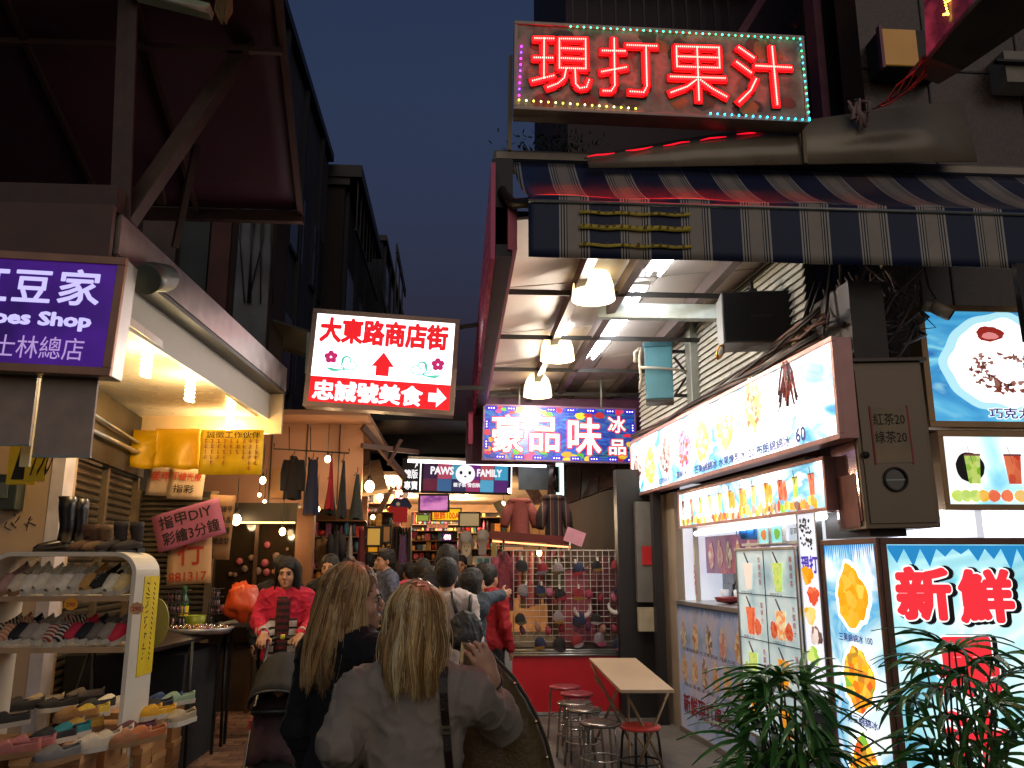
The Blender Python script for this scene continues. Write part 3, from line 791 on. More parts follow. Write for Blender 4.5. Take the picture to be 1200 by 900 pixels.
for i, (px, py) in enumerate(top):
    a = at(px, py, Y=5.24); k = i/(len(top)-1); b = at(690+455*k, 197-8*k, Y=5.12); m1 = (a+b)/2+Vector((0, -.04*math.sin(3.14*min(1, k+.2)), .03)); vs += [a, m1, b]
fs = [(3*i+j, 3*i+j+1, 3*i+4+j, 3*i+3+j) for i in range(len(top)-1) for j in (0, 1)]
MB().add(vs, fs, smooth=True).build('sheet', mat('dull_glossy_sheet', '#8a7e6a', .28, .1, .2, 2), t, solid=.01)
# glowing segments painted as glints of the red sign along the sheet edge
q = MB(); a, b = at(688, 184, Y=5.10), at(905, 152, Y=5.20)
for j in range(5): q.tube([a.lerp(b, (j*4.2+i)/21)+Vector((0, -.004, .004*math.sin((i+j)*1.9))) for i in range(4)], [.002, .005, .005, .002], 6)
q.build('painted_glints', glow('red_glint', '#ff1028', 1.4), t, kind='stuff')
rag = MB(); rnd = random.Random(21); c0 = at(1005, 130, Y=5.15)
for i in range(14):
    a = c0+Vector((rnd.uniform(-.05, .05), rnd.uniform(-.02, .02), rnd.uniform(-.02, .07))); rag.tube([a, a+Vector((rnd.uniform(-.06, .06), -.02, rnd.uniform(-.12, .02))), a+Vector((rnd.uniform(-.03, .06), 0, rnd.uniform(-.22, -.05)))], rnd.uniform(.006, .016), 5)
tag(rag.build('plastic_rag', mat('pinkish_rag', '#a88a80', .8)), 'torn pale plastic rag caught on the metal sheet', 'rag')

# ================================================================ right hand building
t = thing('granite_building', 'brown speckled granite building behind the juice shop signs', 'building', (4, 6, 0))
xg = at(1008, 60, Y=5.95).x
MB().box(xg, 9, 5.95, 6.3, 1.95, 12).build('wall', m_granite, t)
for z in (3.35, 4.6, 5.6, 6.9): MB().box(xg+.002, 9, 5.94, 5.951, z, z+.015).build('joint', m_dark, t)
for x in (xg+.55, xg+1.35): MB().box(x, x+.012, 5.94, 5.951, 1.95, 9).build('joint', m_dark, t)
bx = at(1162, 72, Y=5.9); MB().box(bx.x, 6, 5.75, 5.95, bx.z-.28, bx.z).build('ledge', mat('pale_ledge', '#8b8272', .5), t)
MB().box(bx.x-.1, 6, 5.70, 5.75, bx.z-.13, bx.z-.11).build('ledge_groove', m_dark, t)
t = thing('ribbed_panel_building', 'dark building with diagonal ribbed cladding behind the red character sign', 'building', (2, 7, 4))
xl = at(663, 10, Y=8.2).x
MB().box(xl, 5, 8.2, 12, 4.2, 13).build('wall', mat('dark_violet_render', '#3d2c34', .7, 0, .3, 2), t)
X0, X1 = at(958, 60, Y=6.6).x, at(1007, 60, Y=6.6).x
MB().box(X0, X1+.4, 6.62, 6.9, 4.3, 9).build('clad_wall', m_dark, t)
mrib = mat('purple_cladding', '#6a3a50', .45, .2)
me = mesh_of(MB().box(0, .62, -.012, 0, -.021, .021), 'plank', mrib)
for i in range(34):
    piece('plank', me, t, (X0+.0, 6.61, 4.35+i*.062), (0, R(-33), 0))
MB().box(X0-.05, X0+.02, 6.5, 6.7, 4.3, 9).build('corner_post', mat('pink_lit_post', '#7d4a58', .45, .2), t)
for (a, b) in (((930, 30), (962, -14)), ((868, 40), (905, -20)), ((935, 60), (975, -20))):
    MB().bar(at(*a, Y=7.6), at(*b, Y=7.6), .06, .08).build('diagonal_brace', mat('pink_lit_post', '#7d4a58', .45, .2), t)
for z in (5.6, 6.8, 8.0): MB().box(xl-.15, X0, 8.0, 8.2, z, z+.12).build('balcony_edge', m_dark, t)
q = MB()
for i in range(12): q.bar((xl+.05+i*.16, 8.02, 6.9), (xl+.05+i*.16, 8.02, 8.0), .02, .02)
q.build('railing', m_dark, t)
# leafy shrub on the ledge below the led sign
m_leafd = mat('dark_leaf', '#24361f', .5)
q = MB(); rnd = random.Random(8)
t = thing('ledge_plant', 'small dark leafy plant between the red sign and the awning', 'plant', at(640, 180, Y=6.4))
base = at(650, 183, Y=6.4)
for i in range(260):
    a = base+Vector((rnd.gauss(0, .17), rnd.gauss(0, .08), abs(rnd.gauss(.04, .08)))); d = Vector((rnd.uniform(-1, 1), rnd.uniform(-1, 1), rnd.uniform(-.4, 1))).normalized()
    s_ = d.orthogonal().normalized()*.012; q.add([a, a+d*.03+s_, a+d*.065, a+d*.03-s_], [(0, 1, 2, 3)])
q.build('foliage', m_leafd, t)
MB().tube([base+Vector((0, 0, -.3)), base+Vector((.02, 0, .1))], .01, 6).build('stem', m_dark, t)

# orange lit box and its neighbour, angled sign top right
A, B = at(1033, 80, Y=5.75), at(1069, 38, Y=5.75)
t = thing('wall_lamp_box', 'small square amber lit box on the granite wall', 'wall lamp', A)
MB().box(A.x, B.x+.22, 5.72, 5.95, A.z, B.z).build('casing', mat('dark_box', '#1e1a1a', .5), t)
MB().box(A.x+.01, B.x, 5.705, 5.72, A.z+.01, B.z-.01).build('diffuser', litprint('amber_print', ['#9a6a28', '#b88236'], .28, 2), t)
MB().box(A.x-.015, A.x+.01, 5.70, 5.75, A.z-.02, B.z+.02).build('rim', mat('pink_lit_post', '#7d4a58', .45, .2), t)
t = thing('corner_sign', 'tilted pink sign with yellow light dots at the top right corner', 'sign', at(1085, -20, Y=4.4))
pp = [at(1082, -30, Y=4.5), at(1086, 66, Y=4.5), at(1142, 0, Y=4.25), at(1170, -33, Y=4.1)]
MB().add([tuple(p) for p in pp], [(0, 1, 2, 3)]).build('face_panel', litprint('pink_dark_print', ['#8a3550', '#4a1f30', '#a24560'], .25, 5), t, solid=.01)
q = MB()
pb_ = [at(1090, 68, Y=4.52), at(1146, 4, Y=4.27), at(1195, -40, Y=4.0), at(1260, -40, Y=4.0), at(1205, 30, Y=4.3), at(1128, 82, Y=4.6)]
q.add([tuple(p) for p in pb_], [tuple(range(6))]); pc = [p+Vector((.06, .35, .12)) for p in pb_]
q.add([tuple(p) for p in pc], [tuple(reversed(range(6)))])
q.add([tuple(p) for p in pb_+pc], [(i, i+6, (i+1) % 6+6, (i+1) % 6) for i in range(6)])
q.build('casing', mat('brown_grey_metal', '#4c4238', .5, .2), t)
q = MB()
for a, b in (((1105, -8), (1111, 17)), ((1108, 3), (1125, -8)), ((1111, 16), (1106, 17))):
    for i in range(8):
        p = at(a[0]+(b[0]-a[0])*i/7, a[1]+(b[1]-a[1])*i/7, Y=4.36); q.ball(p, .007, 0, 4)
q.build('yellow_lights', glow('yellow_led_light', '#ffd24a', 7), t, kind='stuff')

# wires hanging off the corner
q = MB(); rnd = random.Random(31)
for i in range(6):
    a = at(1090-i*2, 66, Y=4.6); b = at(1022+i*6, 128-i*3, Y=5.0)
    m1 = at(1065+i*6-20*(i % 2), 105-i*5, Y=4.8); q.tube([a, a.lerp(m1, .6)+Vector((.02, 0, 0)), m1, b.lerp(m1, .5)-Vector((0, 0, .03)), b], .006, 5)
tag(q.build('loose_wires', mat('red_lit_wire', '#8a5650', .6)), 'tangled wires dangling from the tilted corner sign', 'wires')

# ================================================================ juice shop
ice_cols = {'mango': ['#ffd23c', '#ffe98a', '#ffb81e', '#fff3c0'], 'yellow': ['#ffe850', '#fff6a8', '#f7c826'], 'pink': ['#e04c8c', '#ffd8ea', '#c8327a', '#fff0f6'], 'bean': ['#7c1f28', '#fff0e8', '#4a1216', '#e8c0b0'], 'choc': ['#2c1618', '#4a2024', '#8a3a34', '#1c1014'], 'shrimp': ['#ffe27a', '#ff9a5a', '#fff4c8', '#ffd84a'], 'fruit': ['#ffd01e', '#f0721c', '#ffe650', '#d8481e', '#7ac040'], 'orange': ['#ffb428', '#ff9a14', '#ffc650'], 'green': ['#c4e83c', '#e4f890', '#8ac828'], 'redj': ['#ee4a2c', '#ff8a5c', '#d02818'], 'white': ['#fff8f0', '#ffe8d8']}
def ice(key, s_=.95, sc_=26): return litprint('ice_'+key+'_%d' % sc_, ice_cols[key], s_, sc_, 'cells')
t = thing('juice_shop', 'juice and shaved ice shop with white panels along the arcade', 'shop', J0, JA)
JS = t
# clapboard wall over the signs
m_board = mat('white_clapboard', '#b4b4ac', .55, 0, .1, 3)
MB().box(-1.3, 2.95, .12, .2, 2.9, 4.15).build('wall', m_dark, t, local=True)
me = mesh_of(MB().add([(0, .10, 0), (1.42, .10, 0), (1.42, .085, 0), (0, .085, 0), (0, .115, .062), (1.42, .115, .062)], [(0, 1, 2, 3), (3, 2, 5, 4), (0, 3, 4), (1, 5, 2)]), 'plank', m_board)
for c in range(3):
    for i in range(20): piece('plank', me, t, (-1.3+c*1.43, 0, 2.92+i*.06))
MB().box(.62, .78, .02, .11, 2.9, 4.1).build('pilaster', mat('grey_clapboard', '#8d918a', .6), t, local=True)
# counter front: faded menu panel, a faint glow put in to brighten it
m_fade = litprint('faded_menu_print', ['#7f8aa0', '#a09aa4', '#8c98b4', '#74808f'], .2, 3)
MB().box(.1, 1.72, .0, .06, .02, 1.2).build('counter_front', m_fade, t, local=True)
MB().box(.08, 1.74, -.01, .5, 1.2, 1.235).build('counter_top', m_alu, t, local=True)
q = MB(); rnd = random.Random(6)
for i in range(60): u = .1+1.62*i/60; q.add([(u, -.002, 1.2), (u+.03, -.002, 1.2), (u+.015, -.002, 1.2-rnd.uniform(.04, .10))], [(0, 1, 2)])
q.build('icicle_print', mat('dull_blue_print', '#33507e', .5), t, local=True)
fcol = {'grey': '#8a7e74', 'orange': '#b8742e', 'dark': '#4a322e', 'pink': '#b0455a', 'amber': '#b88448', 'red': '#9c2838', 'yellow': '#c2a03a'}
rows = [(.92, ['grey', 'orange', 'dark', 'pink', 'orange']), (.62, ['amber', 'amber', 'dark', 'orange', 'yellow', 'dark'])]
k = 0
for z, cs in rows:
    for i, c in enumerate(cs):
        u = .27+i*(1.36/(len(cs)-1)); k += 1
        MB().flat(blob(u, z, .085, .135, k, 'cone'), -.003).build('ice_picture', litprint('faded_'+c, [fcol[c], '#d8c6b0', fcol[c]], .05, 22, 'cells'), t, local=True)
text(t, '芒果綿綿冰 紅豆牛奶冰 巧克力冰', .25, .775, 1.3, .035, ik, y=-.004); text(t, '綜合水果冰 煉乳冰 布朗冰', .25, .45, 1.3, .035, ik, y=-.004)
text(t, '新鮮現打果汁', .2, .2, 1.2, .18, mat('faded_red_letters', '#8c2230', .6), y=-.004, bold=.03)
MB().box(.1, 1.74, -.02, .0, .0, .06).build('plinth', m_conc, t, local=True)
# beige wall and grey column left of the counter
MB().box(-.42, .08, .02, .14, .0, 2.32).build('side_wall', mat('pale_wall', '#9b8d7c', .6, 0, .12, 2), t, local=True)
MB().box(-.38, -.36, .0, .02, .3, 1.2).build('mop_stick', mat('bamboo', '#a07a44', .6), t, local=True)
# counter opening with white interior
m_int = litprint('glowing_white_interior', ['#d6dcea', '#f2f4fa'], .7, 1)  # walls glow by themselves; the shop's inside light is put into them
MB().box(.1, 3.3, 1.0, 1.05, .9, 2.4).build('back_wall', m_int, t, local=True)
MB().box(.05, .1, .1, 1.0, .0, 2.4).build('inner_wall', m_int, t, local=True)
MB().box(.1, 2.9, .05, 1.0, 2.3, 2.33).build('inner_ceiling', m_white, t, local=True)
MB().box(.12, 1.6, .32, .34, 1.50, 1.86).build('pink_banner', litprint('pink_banner_print', ['#b8686a', '#8e5a78', '#6c4868'], .3, 3), t, local=True)
for i, c in enumerate(('pink', 'red', 'dark', 'orange', 'pink', 'red')):
    MB().flat(blob(.28+.23*i, 1.68, .075, .13, 70+i, 'cone'), .315).build('ice_picture', litprint('fadedb_'+c, [fcol[c], '#d8c6b0'], .25, 20, 'cells'), t, local=True)
for i, (c_, nm) in enumerate((('redj', '草莓汁'), ('orange', '柳橙汁'), ('green', '檸檬汁'))):
    MB().box(.62+.36*i, .92+.36*i, .985, .995, 1.42, 1.98).build('wall_poster', litprint('wall_poster_%d' % i, ['#bcdce4', '#e8f4f6', '#98c4d4'], .5, 3), t, local=True)
    MB().flat([(.72+.36*i, 1.52), (.82+.36*i, 1.52), (.86+.36*i, 1.80), (.68+.36*i, 1.80)], .98).build('juice_cup', ice(c_, .6), t, local=True)
    text(t, nm, .66+.36*i, 1.86, .22, .07, ik, y=.978)
MB().box(.2, .5, .45, .8, 1.235, 1.55).box(.22, .48, .44, .45, 1.28, 1.40).build('drink_machine', mat('grey_machine', '#8c9096', .3, .5), t, local=True, bevel=.01)
MB().lathe([(0, 0), (.09, 0), (.10, .22), (.03, .25), (0, .25)], (1.15, .5, 1.235), 18).lathe([(0, 0), (.09, 0), (.10, .20), (.03, .23), (0, .23)], (1.5, .55, 1.235), 18).build('juice_jars', glow('amber_juice', '#d87a20', .35), t, local=True, kind='stuff')
MB().tube([(.75, .3, 1.25), (.85, .35, 1.5), (.95, .3, 1.62)], .006, 6).tube([(.85, .35, 1.5), (1.05, .4, 1.52)], .006, 6).build('hose', m_black, t, local=True)
# cups, lids, tools on the counter
for i in range(9):
    MB().lathe([(0, 0), (.03, 0), (.042, .12), (.0, .12)], (.62+.11*i, .3+.1*(i % 3), 1.235), 12).build('cup', glow('cup_white', '#e6e8f0', .35), t, local=True)
MB().lathe([(0, 0), (.06, .0), (.06, .02), (.02, .03), (.02, .32), (.0, .33)], (1.42, .25, 1.235), 14).build('mixer', m_alu, t, local=True)
MB().lathe([(0, .0), (.12, .02), (.14, .06), (.02, .07), (0, .07)], (.95, .22, 1.235), 14).build('fruit_plate', mat('red_plate', '#7a1a20', .4), t, local=True)
MB().box(.52, .56, .05, .09, 1.24, 2.25).build('post', m_white, t, local=True)
text(t, '鮮果冰品', .51, 1.3, .06, .3, mat('red_small_letters', '#c03038', .6), y=.045)
l = bpy.data.lights.new('counter_glow', 'AREA'); 
bpy.data.lights.remove(l)

A = Jw(1.78, .12, 1.79)
tb_ = thing('blue_basket', 'small blue plastic basket on the ledge over the drink board', 'basket', A, JA)
MB().lathe([(0, 0), (.10, 0), (.13, .10), (.122, .10), (.095, .012), (0, .012)], n=20, sx=1.3).build('basket', mat('blue_plastic', '#1f6fc0', .4), tb_, local=True)
q = MB()
for i in range(14): a = i*.449; q.bar((.13*math.cos(a)*1.2, .135*math.sin(a), .02), (.17*math.cos(a), .135*math.sin(a), .09), .006, .006)
q.build('ribs', mat('dark_blue_plastic', '#12406e', .5), tb_, local=True)
for i, (u, c1, c2, lb) in enumerate(((2.15, 'orange', 'redj', 'upper'), (2.38, 'green', 'mango', 'lower'))):
    tb_ = box_sign('small_poster', f'small bright {["orange fruit", "green fruit"][i]} poster between the cup sign and the drink board', 'poster', Jw(u, .0, 1.74), JA, .2, .14, .01, glow('poster_cyan', '#8fe0e8', .8), m_white, .008)
    MB().flat(blob(.1, .07, .05, .04, i), -.003).build('fruit_print', glow('poster_fruit_%d' % i, ['#d07838', '#68b040'][i], .8), tb_, local=True)
MB().box(1.76, 2.9, .02, .3, 1.735, 1.755).build('ledge', m_white, JS, local=True)
# ---- lit signs
m_water = litprint('water_print', ['#2f8fd0', '#5cc0e4', '#e8faff', '#ffffff', '#a8e4f4', '#56b4de', '#f4fdff'], .95, 1.3, stretch=(1, 1, 1.8), dist=.6, hot=1.2)
WHB = glow('white_halo_light', '#ffffff', 1.8)
NAVY = glow('navy_letter_light', '#2a2c90', .5)
u0, u1, z0, z1 = -.93, 3.74, 2.335, 2.97
m_pinkfr = mat('pinkish_frame', '#b98a84', .35, .4)
t = box_sign('long_ice_sign', 'long lit menu sign showing shaved ice desserts above the counter', 'sign', Jw(u0, -.14, z0), JA, u1-u0, z1-z0, .12, m_water, mat('pinkish_frame', '#b98a84', .35, .4), .03)
items = [(946, 452, .17, .20, 'choc', 'sticks'), (903, 473, .17, .21, 'shrimp', 'cone'), (869, 497, .19, .20, 'yellow', 'cone'), (841, 515, .17, .19, 'yellow', 'cone'), (819, 527, .18, .19, 'pink', 'round'), (796, 533, .17, .19, 'bean', 'cone'), (777, 545, .20, .20, 'mango', 'cone'), (761, 552, .17, .18, 'bean', 'cone')]
for i, (px, py, rx, rz, key, kd) in enumerate(items):
    u, z = on_shop(px, py); u -= u0; z -= z0
    MB().flat([(a_, min(b_, z1-z0-.04)) for a_, b_ in blob(u, z, rx*1.25, rz*1.25, i+40, n=56, rough=.03)], -.002).build('white_halo', WHB, t, local=True)
    if kd == 'sticks':
        q = MB(); rnd = random.Random(77)
        for k in range(26):
            a = rnd.gauss(0, .5); x0 = u+rnd.uniform(-.03, .03); zz = z+.17
            x2 = u+math.sin(a)*.17; q.tube([(x0, -.006, zz), ((x0+x2)/2+.01, -.006, z+rnd.uniform(-.02, .12)), (x2, -.006, z-rnd.uniform(.02, .17))], rnd.uniform(.005, .013), 5, flat=.2)
        q.build('ice_picture', ice('choc', .6), t, local=True)
    else:
        MB().flat(blob(u, z, rx, rz, i, kd, 30, .07), -.005).build('ice_picture', ice(key), t, local=True)
        rnd = random.Random(i)
        q = MB()
        for k in range(10): q.flat(blob(u+rnd.uniform(-.6, .6)*rx, z+rnd.uniform(-.7, .4)*rz, .025, .02, k, rough=.2), -.007-.0002*k)
        q.build('topping_print', ice('redj' if key in ('shrimp', 'pink') else 'bean' if key == 'bean' else 'white', .9, 9), t, local=True, kind='stuff')
ua, za = on_shop(832, 563); ub, zb_ = on_shop(974, 514)
text(t, '芒果綿綿冰 水果煉乳冰120 布朗綿綿冰', ua-u0, .045, ub-ua-.28, .075, NAVY, bold=.02)
text(t, '60', ub-u0-.2, .05, .14, .10, NAVY, bold=.03)
text(t, '紅豆綿綿冰', on_shop(790, 570)[0]-u0-.05, .05, .35, .06, NAVY, bold=.02)
text(t, '草莓冰', on_shop(812, 565)[0]-u0-.05, .05, .3, .07, NAVY, bold=.02)
# second sign: cups and fruit
u0, u1, z0, z1 = .44, 3.35, 1.93, 2.275
t = box_sign('juice_cup_sign', 'narrower lit sign of juice cups and fruit under the ice sign', 'sign', Jw(u0, -.05, z0), JA, u1-u0, z1-z0, .1, m_water, m_pinkfr, .022)
def cup(t, u, z, w_, h_, key, y=-.005, straw=True, extra=None):
    MB().flat([(u-w_*.36, z), (u+w_*.36, z), (u+w_*.5, z+h_), (u-w_*.5, z+h_)], y).build('juice_cup', ice(key), t, local=True)
    q = MB(); q.tube([(u, y-.001, z+h_*.7), (u-w_*.25, y-.001, z+h_*1.35)], w_*.035, 5, flat=.3)
    q.flat([(u-w_*.53, z+h_*.98), (u+w_*.53, z+h_*.98), (u+w_*.5, z+h_*1.05), (u-w_*.5, z+h_*1.05)], y-.002)
    q.build('straw_and_lid', extra or m_straw, t, local=True)
m_straw = glow('straw_print', '#8a4a50', .5)
tt = ['bean', 'redj', 'green', 'yellow', 'mango', 'orange', 'orange', 'yellow', 'orange', 'redj', 'green', 'redj']
for i, k in enumerate(tt):
    u = .14+i*.235
    cup(t, u, .11, .09, .14, k)
    if i in (5, 6, 8, 9): MB().flat(blob(u+.07, .17, .035, .075, i, rough=.05), -.006).build('fruit_print', ice('orange' if i != 9 else 'redj', .8, 12), t, local=True)
q = [MB() for _ in range(4)]; rnd = random.Random(14)
for i in range(70): q[rnd.randrange(4)].flat(blob(.08+i*.039, .055+rnd.uniform(-.02, .025), rnd.uniform(.02, .036), rnd.uniform(.028, .045), i), -.004-.0001*i)
for k, key in enumerate(('green', 'redj', 'orange', 'bean')): q[k].build('fruit_row_print', ice(key, .8, 11), t, local=True, kind='stuff')
# fluorescent strip under it
a, b = Jw(.75, .0, 1.87), Jw(3.2, .0, 1.9)
t = thing('counter_tube_light', 'bright tube light along the underside of the juice cup sign', 'light', a)
MB().tube([a, b], .022, 10).build('tube', glow('counter_tube_glow', '#f4f8ff', 9), t); MB().bar(a+Vector((.04, 0, .04)), b+Vector((.04, 0, .04)), .05, .03).build('housing', m_white, t)
# standing menu board with eight drinks
ua, ub = 1.80, 2.86
t = box_sign('drink_menu_board', 'pale board of eight drink photographs in a black grid', 'menu board', Jw(ua, -.05, .32), JA, ub-ua, 1.39, .05, litprint('pale_menu_print', ['#a9c6cc', '#d4e6e8', '#8fb4c0'], .5, 2.2), m_alu, .02)
q = MB()
for i in range(5): q.box(.02, ub-ua-.02, -.006, -.003, .04+i*.335-.003, .04+i*.335+.003)
q.box((ub-ua)/2-.004, (ub-ua)/2+.004, -.0065, -.003, .02, 1.37)
q.build('grid_lines', mat('black_print', '#1a1c1e', .5), t, local=True)
names_ = [('珍珠奶茶', 'white'), ('檸檬綠茶', 'green'), ('草莓汁', 'redj'), ('水蜜桃汁', 'shrimp'), ('奇異果汁', 'green'), ('蘋果汁', 'orange'), ('柳橙汁', 'orange'), ('木瓜牛奶', 'orange')]
for i, (nm, key) in enumerate(names_):
    cx = .24+.52*(i % 2); cz = 1.08-.335*(i//2)
    MB().flat([(cx-.055, cz), (cx+.055, cz), (cx+.085, cz+.20), (cx-.085, cz+.20)], -.006).build('juice_cup', litprint('menu_'+key, ice_cols[key], .45, 16, 'noise'), t, local=True)
    MB().tube([(cx+.01, -.008, cz+.2), (cx-.06, -.008, cz+.28)], .006, 5, flat=.3).build('straw_print', mat('straw_dark', '#5a3038', .5), t, local=True)
    if i > 1:
        for s_ in ((-1, 1) if i in (3,) else (1,) if i in (2, 7) else (-1,)):
            MB().flat(blob(cx+s_*.12, cz+.06, .06, .06, i*3+s_), -.005).build('fruit_print', litprint('menuf_'+('redj' if i in (2, 3, 5) else 'bean' if i == 6 else 'green'), ice_cols['redj' if i in (2, 3, 5) else 'bean' if i == 6 else 'green'], .3, 14), t, local=True)
    for k, ch in enumerate(nm): text(t, ch, cx+.19, cz+.20-.055*k, .045, .045, mat('red_small_letters', '#c03038', .6), y=-.007, bold=.01)
    text(t, nm+' 50', cx-.15, cz-.035, .2, .022, ik, y=-.007)
# white fruit strip right of it
t = box_sign('fruit_strip_sign', 'narrow bright strip of fruit pictures squeezed beside the drink board', 'sign', Jw(2.87, -.03, .75), JA, .27, 1.2, .04, glow('bright_strip', '#eef2ff', .95), m_alu, .01)
for i, key in enumerate(('green', 'bean', 'mango', 'redj', 'orange')): MB().flat(blob(.10+.06*(i % 2), .25+.13*i, .08, .06, 300+i, rough=.12), -.004-.0001*i).build('fruit_print', ice(key, .7, 14), t, local=True)
text(t, '現打', .02, .78, .23, .12, glow('violet_letter_light', '#5b3cc8', .6), bold=.04)
q = MB(); rnd = random.Random(17)
for i in range(46): q.flat(blob(.10+rnd.uniform(-.06, .10), .98+rnd.uniform(-.04, .16), .012, .010, i), -.005)
q.build('dark_seed_print', mat('black_print', '#1a1c1e', .5), t, local=True)

# ---- corner standing light box, two faces
YF = 4.72
xc = 2.44; cw = 1.15
m_icew = litprint('ice_mountain_print', ['#5cbcd8', '#9cdce6', '#d8f4f6', '#b4e8ee', '#7accdf', '#3f9fcf', '#eefcfc'], .88, .9, stretch=(1, 1, 1.5), dist=.9, hot=.8)
t = box_sign('standing_light_box', 'tall glowing corner light box with huge red outlined characters', 'sign', (xc, YF, -.0), 0, cw, 1.74, .52, m_icew, mat('brown_sign_frame', '#77564c', .4, .4), .035)
q = MB(); rnd = random.Random(12)
zt_ = 1.70; n_ = 22; up_ = [(.04, zt_)]+[(.04+(cw-.08)*i/n_, zt_-(.05+rnd.uniform(0, .11) if i % 2 else .02)) for i in range(n_+1)]+[(cw-.04, zt_)]
for i in range(1, len(up_)-2): q.add([(up_[i][0], -.003, zt_), (up_[i+1][0], -.003, zt_), (up_[i+1][0], -.003, up_[i+1][1]), (up_[i][0], -.003, up_[i][1])], [(0, 1, 2, 3)])
q.build('blue_icicle_print', glow('icicle_blue_light', '#2492d4', .8), t, local=True)
REDL = glow('huge_red_letter_light', '#f0303c', 1.0); BLKL = mat('letter_shadow_print', '#17181a', .5); WTL = glow('letter_outline_light', '#ffffff', 1.2)
def big(ch, x, z, w_, h_, y=-.006):
    o = text(t, ch, x+.014, z-.016, w_+.02, h_+.02, BLKL, y=y, bold=.10)
    text(t, ch, x, z, w_, h_, WTL, y=y-.003, bold=.085)
    text(t, ch, x+.008, z+.008, w_-.016, h_-.016, REDL, y=y-.006, bold=.05)
big('新', .05, 1.27, .35, .32); big('鮮', .42, 1.255, .35, .32); big('果', .24, .86, .40, .34); big('汁', .25, .47, .40, .34)
# side face
s2 = box_sign('side_light_box', 'narrow glowing side of the corner light box with stacked mango ices', 'sign', (xc-.055, YF+.66, 0), JA, .66, 1.74, .02, litprint('side_print', ['#9adbe6', '#ffffff', '#d8f4f6', '#58aedb', '#ffffff', '#a8e4ec'], .95, 1.6, dist=.8), mat('brown_sign_frame', '#77564c', .4, .4), .03)
q = MB()
for i in range(26): u = .03+.6*i/26; q.add([(u, -.002, 1.71), (u+.02, -.002, 1.71), (u+.01, -.002, 1.71-rnd.uniform(.06, .14))], [(0, 1, 2)])
q.build('icicle_print', glow('icicle_blue_light', '#2492d4', .8), s2, local=True)
for i, (z, key) in enumerate(((1.41, 'orange'), (.93, 'fruit'), (.42, 'fruit'))):
    MB().flat(blob(.33, z, .21, .215, 90+i, 'cone', 30, .05), -.002).build('white_halo', WHB, s2, local=True)
    MB().flat(blob(.33, z, .18, .19, 90+i, 'cone', 30, .07), -.004).build('ice_picture', ice(key, 1.0, 18), s2, local=True)
text(s2, '三果綿綿冰 100', .14, 1.13, .38, .05, NAVY, y=-.005, bold=.02); text(s2, '第三綿綿冰', .16, .66, .34, .05, NAVY, y=-.005, bold=.02)
# bright boards behind, top right
A = at(1090, 500, Y=5.35)
t = box_sign('brownie_ice_sign', 'large square lit picture of brownie ice with strawberries', 'sign', (A.x, 5.35, A.z), 0, 1.3, .86, .14, litprint('sea_print', ['#1f6cb0', '#3f9fd0', '#86d4e8', '#4aa8d8', '#2c88c4', '#a8e4f0', '#5cc0e0'], .95, 1.2, stretch=(.6, 1, 2.4), dist=.9, hot=.6), mat('tan_sign_frame', '#a5855f', .4, .4), .04)
MB().flat(blob(.56, .45, .43, .36, 5, n=64, rough=.03), -.0012).build('pale_halo', glow('pale_cyan_light', '#b4e8f4', 1.0), t, local=True)
MB().flat(blob(.56, .45, .36, .31, 5, n=64, rough=.04), -.002).build('white_halo', WHB, t, local=True)
rnd = random.Random(41); q = MB()
for i in range(130):
    a = rnd.uniform(0, 6.28); r_ = rnd.uniform(.5, 1); x = .60+.27*r_*math.cos(a); z = .40+.17*r_*math.sin(a)
    if z > .52 or rnd.random() < .25: continue
    q.flat(blob(x, z, rnd.uniform(.01, .026), rnd.uniform(.008, .02), i, rough=.3, n=9), -.004-.00005*i)
q.build('crumb_print', litprint('crumb_brown', ['#5a2018', '#8a3a2a', '#c08878', '#3a1410'], .7, 30, 'cells'), t, local=True)
MB().flat(blob(.50, .66, .10, .055, 8, rough=.06), -.005).build('sauce_print', glow('dark_red_sauce', '#a02418', .8), t, local=True)
MB().flat(blob(.50, .645, .06, .025, 9, rough=.06), -.0065).build('berry_print', glow('pink_berry', '#e88c8c', .9), t, local=True)
text(t, '巧克力布朗', .42, .055, .52, .085, glow('letter_outline_light', '#ffffff', 1.2), bold=.06); text(t, '巧克力布朗', .425, .06, .51, .075, NAVY, y=-.006, bold=.02)
A = at(1108, 597, Y=5.3)
t = box_sign('small_juice_sign', 'small lit picture of kiwi and strawberry juice under the brownie ice sign', 'sign', (A.x, 5.3, A.z), 0, 1.1, .52, .12, litprint('sea_print2', ['#58b8dc', '#a8e4f0', '#ffffff', '#ffffff', '#7accdf'], 1.1, 1.4, dist=.6), mat('tan_sign_frame', '#a5855f', .4, .4), .035)
MB().flat(blob(.2, .28, .10, .10, 8, rough=.02), -.003).build('dark_plate_print', mat('letter_shadow_print', '#17181a', .5), t, local=True)
cup(t, .22, .17, .11, .19, 'green', y=-.006); cup(t, .50, .17, .12, .19, 'redj', y=-.006)
for i, (x, key) in enumerate(((.09, 'green'), (.15, 'green'), (.21, 'green'), (.27, 'mango'), (.34, 'redj'), (.43, 'redj'), (.52, 'mango'), (.6, 'green'))):
    MB().flat(blob(x, .09, .042, .04, i, rough=.04), -.008-.0004*i).build('fruit_print', ice(key, .75, 12), t, local=True)
# white glare shelf between
t = thing('work_light', 'blinding white tube light over the counter inside the corner', 'light', (2.9, 5.45, 1.85))
MB().tube([(2.75, 5.5, 1.85), (4.2, 5.5, 1.87)], .03, 10).build('tube', glow('counter_tube_glow', '#f4f8ff', 9), t)
MB().box(2.5, 4.3, 5.62, 5.66, 1.5, 2.02).build('backing_panel', litprint('glowing_white_interior', ['#d6dcea', '#f2f4fa'], .55, 1), t)
